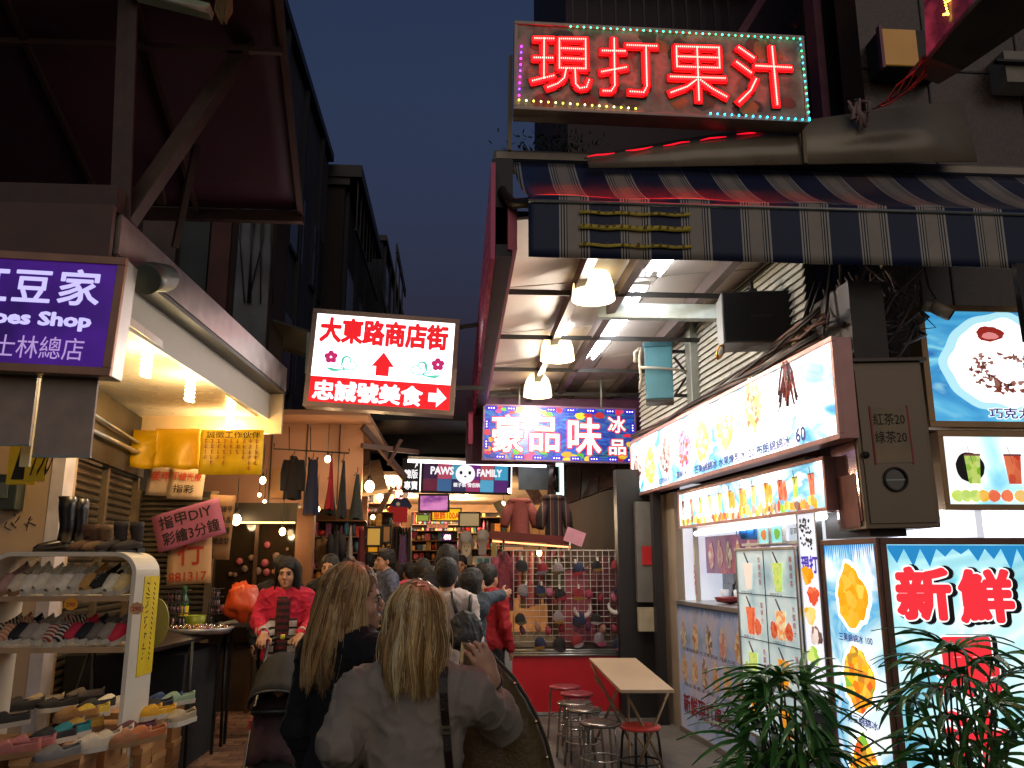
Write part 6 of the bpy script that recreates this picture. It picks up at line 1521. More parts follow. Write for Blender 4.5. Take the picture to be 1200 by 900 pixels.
# ---- jackets on busts over the maroon shelf
t = thing('display_beam', 'maroon wooden display shelf above the wire grid', 'shelf', at(625, 632, Y=9.7))
a, b = at(578, 627, Y=9.9), at(668, 634, Y=9.6)
MB().bar(a, b, .35, .09).build('board', mat('maroon_wood', '#5a1820', .4), t); MB().bar(a-Vector((0, 0, .07)), b-Vector((0, 0, .07)), .06, .02).build('under_light', glow('amber_strip', '#ffb070', 2.5), t)
for px in (590, 655):
    p = at(px, 634, Y=9.75); MB().tube([p, (p.x, p.y, 0)], .015, 6).build('pole', m_steel, t)
def bust(label, px0, px1, py0, py1, Y, m_, fur=None):
    A, B = at(px0, py1, Y=Y), at(px1, py0, Y=Y); W_, H_ = B.x-A.x, B.z-A.z
    t = thing('display_jacket', label, 'jacket', ((A.x+B.x)/2, Y, A.z)); w_ = W_*.5
    MB().grid(lambda u, v: (w_*.62*(1-.12*math.sin(v*3.1)+.0*v-.55*max(0, v-.8)*5*(.4))*math.cos(u*6.283), .13*math.sin(u*6.283)*(1-.3*v), H_*.92*v), 28, 12).build('torso', m_, t, local=True)
    for s_ in (-1, 1): MB().tube([(s_*w_*.40, 0, H_*.82), (s_*w_*.78, -.02, H_*.55), (s_*w_*.92, -.06, H_*.22)], [.07, .065, .05], 12).build('sleeve', m_, t, local=True)
    MB().lathe([(.05, H_*.86), (.13, H_*.87), (.15, H_*.93), (.10, H_*1.0), (.06, H_*.96)], n=18, sy=.7).build('collar', fur or m_, t, local=True)
bust('dusty red jacket with a fluffy collar on the display shelf', 589, 629, 584, 627, 9.75, mat('dusty_red_wool', '#7a3a34', .9, 0, .2, 30), mat('red_fluff', '#8a4a40', .95, 0, .3, 60))
bust('black and red plaid jacket on the display shelf', 631, 667, 580, 631, 9.65, stripes('dark_plaid_weave', [('#1a1214', .4), ('#7a6a58', .5), ('#4a1c22', .85), ('#1a1214', 1.)], 'X', .09))
A = at(660, 633, Y=9.4); t = thing('pink_card', 'blank pink card tilted on a white clip by the plaid jacket', 'card', A)
MB().box(0, .22, 0, .004, 0, .16).xf(Euler((0, R(20), 0)).to_matrix().to_4x4()).build('card', mat('pink_card', '#c88a9c', .6), t, local=True); MB().tube([(.08, .0, -.02), (.06, .0, -.12)], .01, 6).build('clip', m_white, t, local=True)
# ================================================================ cap stand
CY = 9.35
A, B = at(602, 752, Y=CY), at(728, 645, Y=CY); GW, GH = B.x-A.x, B.z-A.z
t = thing('wire_grid_stand', 'white wire grid stand hung with caps in front of the clothes', 'display grid', A)
q = MB(); n_ = 17
for i in range(n_+1): x = GW*i/n_; q.tube([(x, 0, 0), (x, 0, GH)], .0035, 4)
k = 15
for i in range(k+1): z = GH*i/k; q.tube([(0, -.004, z), (GW, -.004, z)], .0035, 4)
q.build('wire_mesh', mat('white_wire', '#c4bcb4', .4), t, local=True, kind='stuff')
MB().tube([(0, 0, 0), (0, 0, GH), (GW, 0, GH), (GW, 0, 0)], .008, 6).tube([(GW+.04, 0, -.1), (GW+.04, 0, GH+.55)], .014, 8).build('frame', mat('white_wire', '#c4bcb4', .4), t, local=True)
capc = [('#1a1618', 'black'), ('#5c5862', 'grey'), ('#4a3f22', 'olive'), ('#7c2028', 'red'), ('#7a5820', 'mustard'), ('#22181c', 'dark'), ('#7c6f72', 'pale'), ('#98405a', 'pink'), ('#6e3a42', 'dusty rose'), ('#1c2440', 'navy'), ('#5e5428', 'khaki'), ('#9a8c90', 'whitish')]
rowsn = ['top', 'second', 'third', 'lowest']; rnd = random.Random(19)
clipm = mat('white_clip', '#d8d4cc', .4)
for r_ in range(4):
    for c_ in range(6):
        if (r_, c_) in ((1, 4), (2, 1), (2, 5), (3, 0)): continue
        c, nm = capc[(r_*5+c_*3+r_) % 12]; x = GW*(.06+.175*c_)+rnd.uniform(-.03, .03); z = GH*(.92-.27*r_)-.1+rnd.uniform(-.03, .03)
        t = thing('cap', f'{nm} knitted cap, {ordn[c_]} from the left in the {rowsn[r_]} row of the wire grid', 'cap', (A.x+x, CY-.06, A.z+z), rnd.uniform(-.6, .6), group='caps clipped on the wire grid', roll=rnd.uniform(-.3, .3))
        t.scale = (rnd.uniform(.66, .9),)*3
        MB().lathe([(.085, -.06), (.09, -.02), (.075, .04), (.04, .075), (0, .085)], n=16, sy=.55).build('crown', mat('capc_'+c[1:], c, .85, 0, .35, 60), t, local=True)
        MB().prism([(.085*math.cos(a), -.05-.05*math.sin(a)) for a in np.arange(0, 3.2, .3)]+[(-.07, -.05), (.07, -.05)], -.06, -.045).build('brim', mat('capc_'+capc[(c_+r_) % 12][0][1:], capc[(c_+r_) % 12][0], .8), t, local=True)
        if r_ < 2: MB().box(-.012, .012, -.07, -.05, .07, .13).build('clip', clipm, t, local=True)
rnd = random.Random(33)
for i_ in range(16):
    r_, c_ = divmod(i_, 8); cc, nm = [('#8a3448', 'pink'), ('#7a1c26', 'red'), ('#9a5468', 'pale pink'), ('#54283e', 'plum'), ('#8c6454', 'peach')][i_ % 5]
    tq = thing('pouch', f'{nm} knitted pouch, {ordn[c_]} from the left in the {["higher", "lower"][r_]} line of pouches', 'pouch', (A.x+GW*(.08+.12*c_)+rnd.uniform(-.02, .02), CY-.05, A.z+GH*(.5-.36*r_)+rnd.uniform(-.04, .04)), rnd.uniform(-.5, .5), group='knitted pouches on the wire grid', roll=rnd.uniform(-.5, .5))
    MB().lathe([(0, -.05), (.026, -.045), (.034, -.01), (.026, .03), (.012, .045), (0, .05)], n=12, sy=.6, sx=rnd.uniform(.9, 1.4)).build('pouch_body', mat('pouch_'+cc[1:], cc, .9, 0, .25, 60), tq, local=True)
    MB().tube([(-.01, 0, .045), (0, 0, .085), (.01, 0, .045)], .003, 5).build('loop', m_black, tq, local=True)
for (fx, fz, lb) in ((.62, .36, 'striped white crescent neck pillow clipped low on the wire grid'), (.93, .40, 'white crescent pillow at the right of the wire grid')):
    tq = thing('crescent_pillow', lb, 'neck pillow', (A.x+GW*fx, CY-.07, A.z+GH*fz))
    MB().tube([(.085*math.cos(a_), 0, .085*math.sin(a_)) for a_ in np.linspace(R(165), R(395), 16)], [.004]+[.012+.02*math.sin(3.14*i_/15) for i_ in range(1, 15)]+[.004], 10, flat=.7).build('pillow', stripes('white_red_stripes', [('#c9c2be', .7), ('#8a4a52', 1.)], 'X', .02) if fx < .8 else mat('white_plush', '#c4beb8', .9), tq, local=True)
garment('rose pink poncho hanging behind the middle of the wire grid', 655, 698, 668, 752, 9.75, mat('rose_cloth', '#8e4450', .85), 'dress', 11, cat='poncho', name='poncho')
garment('olive brown coat hanging behind the upper wire grid', 640, 664, 652, 690, 9.8, mat('olive_cloth', '#4a4028', .85), 'jacket', 12, cat='coat', name='coat')
garment('burgundy plaid shirt hanging just left of the wire grid', 578, 602, 646, 715, 9.5, mat('burgundy_plaid', '#6a2634', .85, 0, .6, 22), 'jacket', 13, cat='shirt', name='shirt')
garment('dark red coat hanging behind the right of the wire grid', 698, 728, 650, 740, 9.85, mat('dark_red_cloth', '#4c1a20', .85), 'jacket', 14, cat='coat', name='coat')
for i_, (px_, py_, Y_, lb) in enumerate(((547, 577, 14, 'ceiling lamp'), (397, 548, 11.5, 'small lamp'), (415, 556, 11.8, 'small lamp'), (445, 583, 12.2, 'shelf lamp'), (470, 577, 13.5, 'shelf lamp'), (597, 575, 12.4, 'spot lamp'), (607, 618, 12, 'amber lamp'), (632, 648, 10.2, 'amber lamp'), (437, 606, 12.6, 'shelf lamp'), (525, 583, 15, 'ceiling lamp'), (590, 590, 14, 'spot lamp'), (461, 568, 13, 'small lamp'))):
    bulb('%s in the alley end shops, %s' % (lb, ['above the face print shirts', 'over the red scarf garment', 'right of the slim black garment', 'left of the flag shirt', 'above the flag shirt', 'beside the slanted striped panel', 'over the display shelf end', 'behind the top of the wire grid', 'over the amber cards', 'right of the pink screen', 'above the dusty red jacket', 'left of the korean wear sign'][i_]), px_, py_, Y_, .03 if i_ % 3 else .045, 2.5 if i_ in (4, 8) else .8 if i_ == 7 else 0, group='small lamps in the shops at the alley end')
t = thing('red_counter', 'red fronted counter with chrome rails under the wire grid', 'counter', (A.x, CY, 0))
MB().box(A.x-.02, A.x+GW+.03, CY-.05, CY+.5, .05, .62).build('red_panel', mat('red_laminate', '#b81a26', .35, 0, .06), t)
for z in (.63, .655, .68): MB().tube([(A.x-.05, CY-.07, z), (A.x+GW+.02, CY-.07, z)], .012, 8).build('chrome_rail', m_alu, t)
MB().box(A.x-.1, A.x-.02, CY-.06, CY+.5, 0, .74).build('chrome_post', m_alu, t)
MB().box(A.x-.1, A.x+GW+.05, CY-.06, CY+.5, .02, .05).build('base_rail', m_alu, t)
MB().box(A.x-.1, A.x+GW+.05, CY-.055, CY+.5, .695, .715).build('top_board', m_dark, t)
# ================================================================ folding table and stools
t = thing('folding_table', 'narrow cream folding table with crossed legs', 'table', (1.4, 7, 0))
v4 = [(1.25, 8.04), (1.68, 8.02), (1.60, 6.02), (1.17, 6.05)]
v4 = [tuple(at(x, y, Z=.74).xy) for x, y in ((690, 771), (745, 771), (790, 808), (727, 808))]
vs = [(x, y, .74) for x, y in v4]+[(x, y, .715) for x, y in v4]
MB().add(vs, [(0, 3, 2, 1), (4, 5, 6, 7), (0, 1, 5, 4), (1, 2, 6, 5), (2, 3, 7, 6), (3, 0, 4, 7)]).build('table_top', mat('cream_laminate', '#b9a083', .35, 0, .04, 2), t, bevel=.004)
for y in (6.25, 7.75):
    for s_ in (1, -1): MB().tube([(1.40-.17*s_, y, .02), (1.40+.17*s_, y+.05, .71)], .012, 6).build('leg', mat('tan_legs', '#8a765c', .4, .5), t)
MB().tube([(1.25, 6.25, .05), (1.55, 7.75, .6)], .01, 6).tube([(1.55, 6.25, .05), (1.25, 7.75, .6)], .01, 6).build('cross_brace', mat('tan_legs', '#8a765c', .4, .5), t)
def stool(label, px, py, z, m_, legm):
    p = at(px, py, Z=z); t = thing('stool', label, 'stool', (p.x, p.y, 0), random.Random(px).uniform(0, 1), 'round stools by the folding table')
    MB().lathe([(0, z), (.12, z), (.145, z-.006), (.15, z-.018), (.14, z-.03), (0, z-.03)], n=28).build('seat', m_, t, local=True)
    for k in range(4):
        a = math.pi/4+k*math.pi/2; c, s_ = math.cos(a), math.sin(a)
        MB().tube([(c*.09, s_*.09, z-.03), (c*.125, s_*.125, z-.04), (c*.135, s_*.135, z-.09), (c*.165, s_*.165, 0)], .010, 8).build('leg', legm, t, local=True)
    q = MB(); q.tube([(.145*math.cos(a), .145*math.sin(a), z*.45) for a in np.linspace(0, 6.283, 25)], .007, 6); q.build('foot_ring', legm, t, local=True)
    q = MB()
    for k in range(6): a = k*1.047; q.disc((.05*math.cos(a), .05*math.sin(a), z+.0008), .008, 8, axis='z')
    q.build('seat_holes', m_dark, t, local=True, kind='stuff')
mch = mat('chrome', '#b8b4b0', .18, .9, .05); mrs = mat('maroon_seat', '#8a3038', .3)
stool('maroon topped stool farthest back by the red counter', 662, 803, .48, mrs, mch)
stool('maroon topped stool second in the row', 676, 811, .48, mrs, mch)
stool('chrome stool third in the row', 674, 822, .46, mat('chrome_seat', '#857c74', .25, .8), mch)
stool('chrome stool with a dark seat just behind the nearest one', 684, 829, .46, mat('chrome_seat', '#857c74', .25, .8), mch)
stool('nearest chrome stool in front of the others', 703, 845, .46, mat('chrome_seat', '#857c74', .25, .8), mch)
stool('stool with a bright red plastic seat and black legs', 750, 849, .45, mat('red_plastic', '#d8453e', .35), m_black)

# ================================================================ palms
m_leaf = mat('palm_leaf', '#3c7430', .38, 0, .35, 6, .1, 40); m_leaf2 = mat('palm_leaf_light', '#568f44', .38, 0, .3, 6)
def fan_mesh(seed, n_, L_):
    rnd = random.Random(seed); q = MB()
    for i in range(n_):
        a = R(-105+210*i/(n_-1)+rnd.uniform(-6, 6)); ln = L_*rnd.uniform(.75, 1.0)*(1-.15*abs(a)/1.8); w_ = L_*rnd.uniform(.045, .07); dr = rnd.uniform(.25, .6)
        d = Vector((math.sin(a), math.cos(a), 0)); sd = Vector((d.y, -d.x, 0)); vs = []
        for k in range(7):
            t_ = k/6; p = d*ln*t_+Vector((0, 0, .12*L_*math.sin(t_*2)-dr*ln*t_*t_)); ww = w_*(.35+1.1*math.sin(min(1, t_*1.15+.12)*2.6))*.6
            if k == 6: ww = w_*.12
            vs += [p-sd*ww, p+Vector((0, 0, -w_*.35)), p+sd*ww]
        q.add(vs, [(3*k+j, 3*k+j+1, 3*k+4+j, 3*k+3+j) for k in range(6) for j in (0, 1)], rnd.randrange(2))
    return mesh_of(q, 'leaf', [m_leaf, m_leaf2])
fans = [fan_mesh(i, 7+i % 4, .29+.03*(i % 3)) for i in range(8)]
def palm(label, x, y, zt, n_, R_, seed, lowest=.35):
    rnd = random.Random(seed); t = thing('rhapis_palm', label, 'plant', (x, y, 0), group='potted palms before the light boxes')
    MB().lathe([(0, 0), (.15, 0), (.2, .3), (.215, .3), (.215, .33), (.19, .33), (.18, .29), (0, .29)], n=24).build('pot', mat('dark_pot', '#2c2420', .6), t, local=True)
    MB().disc((0, 0, .295), .18, 20, axis='z').build('soil', mat('soil', '#1e1612', .95), t, local=True)
    for i in range(n_):
        a = i*2.4+rnd.uniform(-.4, .4); h_ = lowest+(zt-lowest)*((i+.5)/n_)**.8; r_ = R_*(1-.55*((h_-lowest)/(zt-lowest))**2)*rnd.uniform(.45, 1.)
        top = Vector((r_*math.cos(a)*.75, r_*math.sin(a)*.75, h_)); bs = Vector((.07*math.cos(a*1.7), .07*math.sin(a*1.7), .29))
        MB().tube([bs, bs.lerp(top, .5)+Vector((0, 0, .08)), top], [.008, .006, .004], 5).build('stem', mat('palm_stem', '#3a4a24', .6), t, local=True)
        out_ = Vector((math.cos(a), math.sin(a), rnd.uniform(-.1, .55))).normalized()
        M_ = out_.to_track_quat('Y', 'Z').to_matrix() @ Euler((0, rnd.uniform(-.5, .5), 0)).to_matrix()
        piece('leaf', fans[rnd.randrange(8)], t, top, M_.to_euler(), (rnd.uniform(.85, 1.2),)*3)
palm('left potted palm with narrow leaves in front of the drink board', 1.64, 4.3, 1.06, 38, .33, 1)
palm('right potted palm with wide fanned leaves before the corner light box', 2.24, 3.75, 1.24, 34, .38, 2)
# ================================================================ bodies: smooth blended volumes turned into one skin
import openvdb
def cap_(a, b, ra, rb=None, k=.03): return ('c', np.array(a, float), np.array(b, float), ra, ra if rb is None else rb, k)
def ell_(c, r, k=.03, rot=None): return ('e', np.array(c, float), np.array(r, float), rot, 0, k)
def cut_(c, r, k=.01, rot=None): return ('x', np.array(c, float), np.array(r, float), rot, 0, k)
def field_mesh(prims, h, grow=0.):
    lo = np.full(3, 1e9); hi = -lo
    bbs = []
    for p in prims:
        if p[0] == 'c': m = max(p[3], p[4])+grow; a = np.minimum(p[1], p[2])-m; b = np.maximum(p[1], p[2])+m
        else: m = (p[2].max() if p[3] is not None else p[2])+grow; a = p[1]-m; b = p[1]+m
        bbs.append((a, b))
        if p[0] != 'x': lo = np.minimum(lo, a); hi = np.maximum(hi, b)
    lo -= 3*h; hi += 3*h
    n = np.ceil((hi-lo)/h).astype(int)+1
    D = np.full(n, .2, np.float32)
    ax = [lo[i]+h*np.arange(n[i]) for i in range(3)]
    for p, (a, b) in zip(prims, bbs):
        pad = p[5]+.02
        i0 = np.clip(np.floor((a-pad-lo)/h).astype(int), 0, n); i1 = np.clip(np.ceil((b+pad-lo)/h).astype(int)+1, 0, n)
        if (i1 <= i0).any(): continue
        X, Y, Z = np.meshgrid(ax[0][i0[0]:i1[0]], ax[1][i0[1]:i1[1]], ax[2][i0[2]:i1[2]], indexing='ij')
        if p[0] == 'c':
            A, B = p[1], p[2]; d = B-A; L2 = max(1e-9, d@d)
            t = np.clip(((X-A[0])*d[0]+(Y-A[1])*d[1]+(Z-A[2])*d[2])/L2, 0, 1)
            dist = np.sqrt((X-A[0]-t*d[0])**2+(Y-A[1]-t*d[1])**2+(Z-A[2]-t*d[2])**2)-(p[3]+(p[4]-p[3])*t)-grow
        else:
            c, r = p[1], p[2]+(grow if p[0] == 'e' else 0); x, y, z = X-c[0], Y-c[1], Z-c[2]
            if p[3] is not None:
                m = np.array(p[3]).T; x, y, z = m[0][0]*x+m[0][1]*y+m[0][2]*z, m[1][0]*x+m[1][1]*y+m[1][2]*z, m[2][0]*x+m[2][1]*y+m[2][2]*z
            k0 = np.sqrt((x/r[0])**2+(y/r[1])**2+(z/r[2])**2)+1e-9; k1 = np.sqrt((x/r[0]**2)**2+(y/r[1]**2)**2+(z/r[2]**2)**2)+1e-9
            dist = k0*(k0-1)/k1
        s = (slice(i0[0], i1[0]), slice(i0[1], i1[1]), slice(i0[2], i1[2])); k = p[5]; cur = D[s]
        if p[0] == 'x':
            q = np.maximum(k-np.abs(-dist-cur), 0)/k; D[s] = np.maximum(cur, -dist)+q*q*k*.25
        else:
            q = np.maximum(k-np.abs(dist-cur), 0)/k; D[s] = np.minimum(cur, dist)-q*q*k*.25
    g = openvdb.FloatGrid(); g.copyFromArray(np.ascontiguousarray(D)); pts, quads = g.convertToQuads(0.)
    return pts*h+lo, quads
def skin_obj(name, prims, h, m_, parent, grow=0., folds=0., fscale=9., seed=0, clip=None):
    P_, Q_ = field_mesh(prims, h, grow)
    if folds:
        nv = np.zeros_like(P_); v = P_[Q_]; fn = np.cross(v[:, 2]-v[:, 0], v[:, 3]-v[:, 1])
        for j in range(4): np.add.at(nv, Q_[:, j], fn)
        nv /= np.linalg.norm(nv, axis=1, keepdims=True)+1e-9
        off = Vector((seed*3.1, 0, 0)); f_ = np.empty(len(P_))
        for i_, p in enumerate(P_):
            w1 = mnoise.noise(Vector((p[0]*4, p[1]*4, p[2]*4))+off)
            a_ = mnoise.noise(Vector((p[0]*fscale+w1*1.6, p[1]*fscale, p[2]*fscale*.8+w1*2.2))+off)
            b_ = mnoise.noise(Vector((p[0]*fscale*1.7-p[2]*fscale*1.1, p[1]*fscale*1.5, p[2]*fscale*1.3+p[0]*fscale+w1))+off*2)
            f_[i_] = (1-min(1, abs(a_)*3.2))**2*.9+(1-min(1, abs(b_)*3.5))**2*.6-.45
        P_ = P_-nv*(f_*folds)[:, None]*(-1)
    me = bpy.data.meshes.new(name); me.vertices.add(len(P_)); me.vertices.foreach_set('co', P_.astype(np.float32).ravel())
    me.loops.add(len(Q_)*4); me.loops.foreach_set('vertex_index', Q_[:, ::-1].astype(np.int32).ravel() if False else Q_.astype(np.int32).ravel())
    me.polygons.add(len(Q_)); me.polygons.foreach_set('loop_start', np.arange(0, len(Q_)*4, 4, dtype=np.int32)); me.polygons.foreach_set('use_smooth', np.ones(len(Q_), bool))
    me.materials.append(m_); me.update(calc_edges=True); me.validate()
    return link(name, me, parent)
def head_prims(o, s=1., R3=None, female=True):
    """head with brow, nose, lips, ears; +y is forward"""
    def T(p): p = np.array(p)*s; return (np.array(R3) @ p if R3 is not None else p)+o
    r = R3; E_ = lambda c, q, k=.02: ell_(T(c), np.array(q)*s, k*s, r)
    L_ = [E_((0, -.012, .150), (.076, .096, .088)), E_((0, .03, .085), (.060, .062, .082)), E_((0, .045, .035), (.046, .046, .036)), E_((0, .086, .012), (.017, .016, .014), .02),
          cap_(T((0, .094, .108)), T((0, .121, .076)), .0075*s, .0125*s, .012*s), E_((-.012, .106, .070), (.009, .010, .008), .008), E_((.012, .106, .070), (.009, .010, .008), .008),
          cap_(T((-.036, .080, .124)), T((.036, .080, .124)), .011*s, .011*s, .018*s), E_((-.038, .062, .07), (.022, .022, .022)), E_((.038, .062, .07), (.022, .022, .022)),
          cap_(T((-.017, .098, .046)), T((.017, .098, .046)), .0065*s, .0065*s, .008*s), cap_(T((-.014, .097, .034)), T((.014, .097, .034)), .0075*s, .0075*s, .008*s),
          ('x', T((-.031, .104, .105)), np.array((.017, .014, .009))*s, r, 0, .01*s), ('x', T((.031, .104, .105)), np.array((.017, .014, .009))*s, r, 0, .01*s),
          E_((-.076, -.004, .09), (.009, .019, .031), .008), E_((.076, -.004, .09), (.009, .019, .031), .008)]
    return L_
def hand_prims(wrist, dirv, normal, s=1., curl=.5, side=1, spread=.10):
    """palm, four unequal bent fingers and a thumb; dirv along the fingers, normal out of the back of the hand"""
    w_ = Vector(wrist); d = Vector(dirv).normalized(); n_ = Vector(normal); n_ = (n_-d*n_.dot(d)).normalized(); x = d.cross(n_)*side
    P_ = [ell_(w_+d*.045*s, np.array((.040, .046, .016))*s, .012*s, np.array([list(x), list(d), list(n_)]).T), cap_(w_-d*.02*s, w_+d*.02*s, .024*s, .026*s, .02*s)]
    for i, (ln, off, th) in enumerate(((.068, -.030, .0085), (.078, -.010, .009), (.072, .010, .0087), (.056, .029, .0075))):
        p = w_+d*(.082-.006*abs(i-1.3))*s+x*off*s; a = 0; dd = (d+x*spread*(i-1.5)*.5).normalized(); prev = p
        for j, f in enumerate((.45, .32, .25)):
            a += curl*(.55 if j == 0 else 1.05); v = dd*math.cos(a)-n_*math.sin(a); q = prev+v*ln*f*s
            P_.append(cap_(prev, q, (th-.0008*j)*s, (th-.0008*(j+1))*s, .004*s)); prev = q
    b = w_+d*.022*s-x*.032*s; m1 = b+(d*.5-x*.75-n_*.25)*.042*s; m2 = m1+(d*.85-x*.15-n_*curl*.8).normalized()*.034*s
    P_ += [cap_(b, m1, .0135*s, .0105*s, .012*s), cap_(m1, m2, .0105*s, .0085*s, .004*s)]
    return P_
SKIN = mat('skin_warm', '#b98666', .5, 0, .06, 12, .05, 200); SKIN2 = mat('skin_fair', '#c79a7e', .5, 0, .05, 12, .05, 200)
LIP = mat('lips', '#96504a', .5); EYEW = mat('eye_white', '#9a8e84', .5); IRIS = mat('iris_dark', '#15100d', .4); BROW = mat('brow_hair', '#1c1512', .8)
HAIRB = [mat('black_hair_%d' % i, c, .62, 0, .25, 20, .4, 90) for i, c in enumerate(('#120e0d', '#1a1412', '#0d0a0a'))]
BLOND = [mat('blond_hair_%d' % i, c, .36, 0, .2, 14) for i, c in enumerate(('#c8a468', '#e4c488', '#94703e', '#f6e0b0', '#b08a52'))]
BLOND2 = [mat('dark_blond_hair_%d' % i, c, .38, 0, .2, 14) for i, c in enumerate(('#b08c58', '#d0aa74', '#84623c', '#e2c490'))]
def face_bits(t, o, s, R3, lips=True, brow=None):
    def T(p): return Vector((np.array(R3) @ (np.array(p)*s) if R3 is not None else np.array(p)*s)+o)
    for sg in (-1, 1):
        MB().ball(T((sg*.031, .0805, .105)), .0115*s, 0, 10).build('eye', EYEW, t, local=True)
        MB().ball(T((sg*.031, .0865, .105)), .0078*s, 0, 8).build('iris', IRIS, t, local=True)
        MB().tube([T((sg*.012, .098, .121)), T((sg*.03, .0955, .128)), T((sg*.048, .083, .122))], .0028*s, 6).build('eyebrow', brow or BROW, t, local=True)
        MB().tube([T((sg*.016, .0935, .110)), T((sg*.031, .096, .1145)), T((sg*.046, .088, .109))], .0016*s, 5).build('eyelashes', BROW, t, local=True)
    MB().tube([T((-.020, .097, .041)), T((-.008, .1055, .047)), T((0, .106, .0455)), T((.008, .1055, .047)), T((.020, .097, .041))], [.001*s, .0030*s, .0028*s, .0030*s, .001*s], 8).tube([T((-.018, .097, .038)), T((0, .1055, .0345)), T((.018, .097, .038))], [.001*s, .0038*s, .001*s], 8).build('lips', LIP, t, local=True)
def strands(name, t, o, R3, s, mats_, n_, tipz, phi0, phi1, seed, vol=1., r_=.0015, inward=.25, wav=.006, taper_len=.06, shell=True, part=0., crown_y=-.02):
    """hair of many separate locks over a thin under layer; azimuth 0 = forward, 180 = back"""
    rnd = random.Random(seed); o = np.array(o)
    def T(p): p = np.array(p)*s; return Vector((np.array(R3) @ p if R3 is not None else p)+o)
    cz = .150; rx, ry, rz = .088*vol, .108*vol, .094*vol
    def path(phi, th0, tz, k, jit, ph):
        pts = []; m = 16
        for i in range(m+1):
            u = i/m
            arc = .42
            if u < arc: th = th0+(1.62-th0)*(u/arc); x, y, z = rx*math.sin(th)*math.sin(phi), ry*math.sin(th)*math.cos(phi)-.014, cz+rz*math.cos(th)
            else:
                v = (u-arc)/(1-arc); q = 1.0+.10*math.sin(v*2.2)-inward*v*v*.5; x, y = rx*math.sin(phi)*q, ry*math.cos(phi)*q-.014-.02*v; z = cz-.005+(tz-cz)*v
            g = min(1, u*1.6); x += k*(jit[0]+wav*math.sin(u*9+ph))*g; y += k*(jit[1]+wav*math.cos(u*7+ph))*g
            pts.append(T((x*(1+.02*k), y*(1+.02*k), z)))
        return pts
    if shell:
        def fn(u, v):
            phi = phi0+(phi1-phi0)*u; return tuple(path(phi, .05, tipz+.03*abs(math.sin(u*17)), 0, (0, 0), 0)[min(16, int(round(v*16)))]-(T((0, 0, 0))*0))
        cen = T((0, -.014, .1))
        def fn2(u, v): p = Vector(fn(u, v)); c = Vector((cen.x, cen.y, p.z)) if p.z < cen.z else cen; return tuple(c+(p-c)*.965)
        MB().grid(fn2, 40, 16).build(name+'_under_layer', mats_[-1] if len(mats_) < 4 else mats_[2], t, local=True, solid=.004)
    q = MB(); clumps = [(rnd.uniform(phi0, phi1), rnd.gauss(0, .006), rnd.gauss(0, .006), rnd.uniform(0, 6), rnd.randrange(len(mats_))) for _ in range(90)]
    for i in range(n_):
        c = clumps[rnd.randrange(90)]; phi = c[0]+rnd.gauss(0, .05)
        if not (phi0-.05 < phi < phi1+.05): continue
        th0 = rnd.uniform(.02, .5) if rnd.random() < .7 else rnd.uniform(.5, 1.3)
        pts = path(phi, th0, tipz+rnd.gauss(0, .012)+.02*math.sin(c[3]), 1, (c[1]+rnd.gauss(0, .0025), c[2]+rnd.gauss(0, .0025)), c[3]+rnd.gauss(0, .15))
        if rnd.random() < .035:
            e_ = Vector((rnd.gauss(0, .012), rnd.gauss(0, .012), rnd.gauss(.004, .008)))*s; pts = [p_+e_*(k/16)**1.5 for k, p_ in enumerate(pts)]
        mi = c[4] if rnd.random() < .7 else rnd.randrange(len(mats_)); rr = [r_*s*(1-.75*(k/16)**3) for k in range(17)]
        q.tube(pts, rr, 3, mi, caps=False)
    return q.build(name, mats_, t, local=True, kind='stuff')
def short_hair(t, o, R3, s, m_, h=.008, back=.0):
    def T(p): p = np.array(p)*s; return (np.array(R3) @ p if R3 is not None else p)+o
    P_ = [ell_(T((0, -.020, .158)), np.array((.087, .106, .096))*s, .02*s, R3), ell_(T((0, -.055, .10-back)), np.array((.078, .062, .085+back))*s, .03*s, R3),
          ('x', T((0, .115, .055)), np.array((.085, .088, .105))*s, R3, 0, .012*s)]
    o_ = skin_obj('hair', P_, h, m_, t, folds=.006*s, fscale=30); return o_
def long_hair(t, o, R3, s, m_, tip=-.2, h=.01):
    def T(p): p = np.array(p)*s; return (np.array(R3) @ p if R3 is not None else p)+o
    P_ = [ell_(T((0, -.018, .156)), np.array((.089, .106, .098))*s, .02*s, R3), cap_(T((-.062, -.01, .12)), T((-.085, .0, tip+.03)), .035*s, .03*s, .05*s), cap_(T((.062, -.01, .12)), T((.085, .0, tip+.03)), .035*s, .03*s, .05*s),
          cap_(T((0, -.06, .12)), T((0, -.085, tip)), .06*s, .05*s, .06*s), ('x', T((0, .125, .05)), np.array((.066, .085, .115))*s, R3, 0, .012*s)]
    return skin_obj('hair', P_, h, m_, t, folds=.008*s, fscale=24)
def rot3(yaw=0, pitch=0, roll=0): return np.array(Euler((pitch, roll, yaw)).to_matrix())
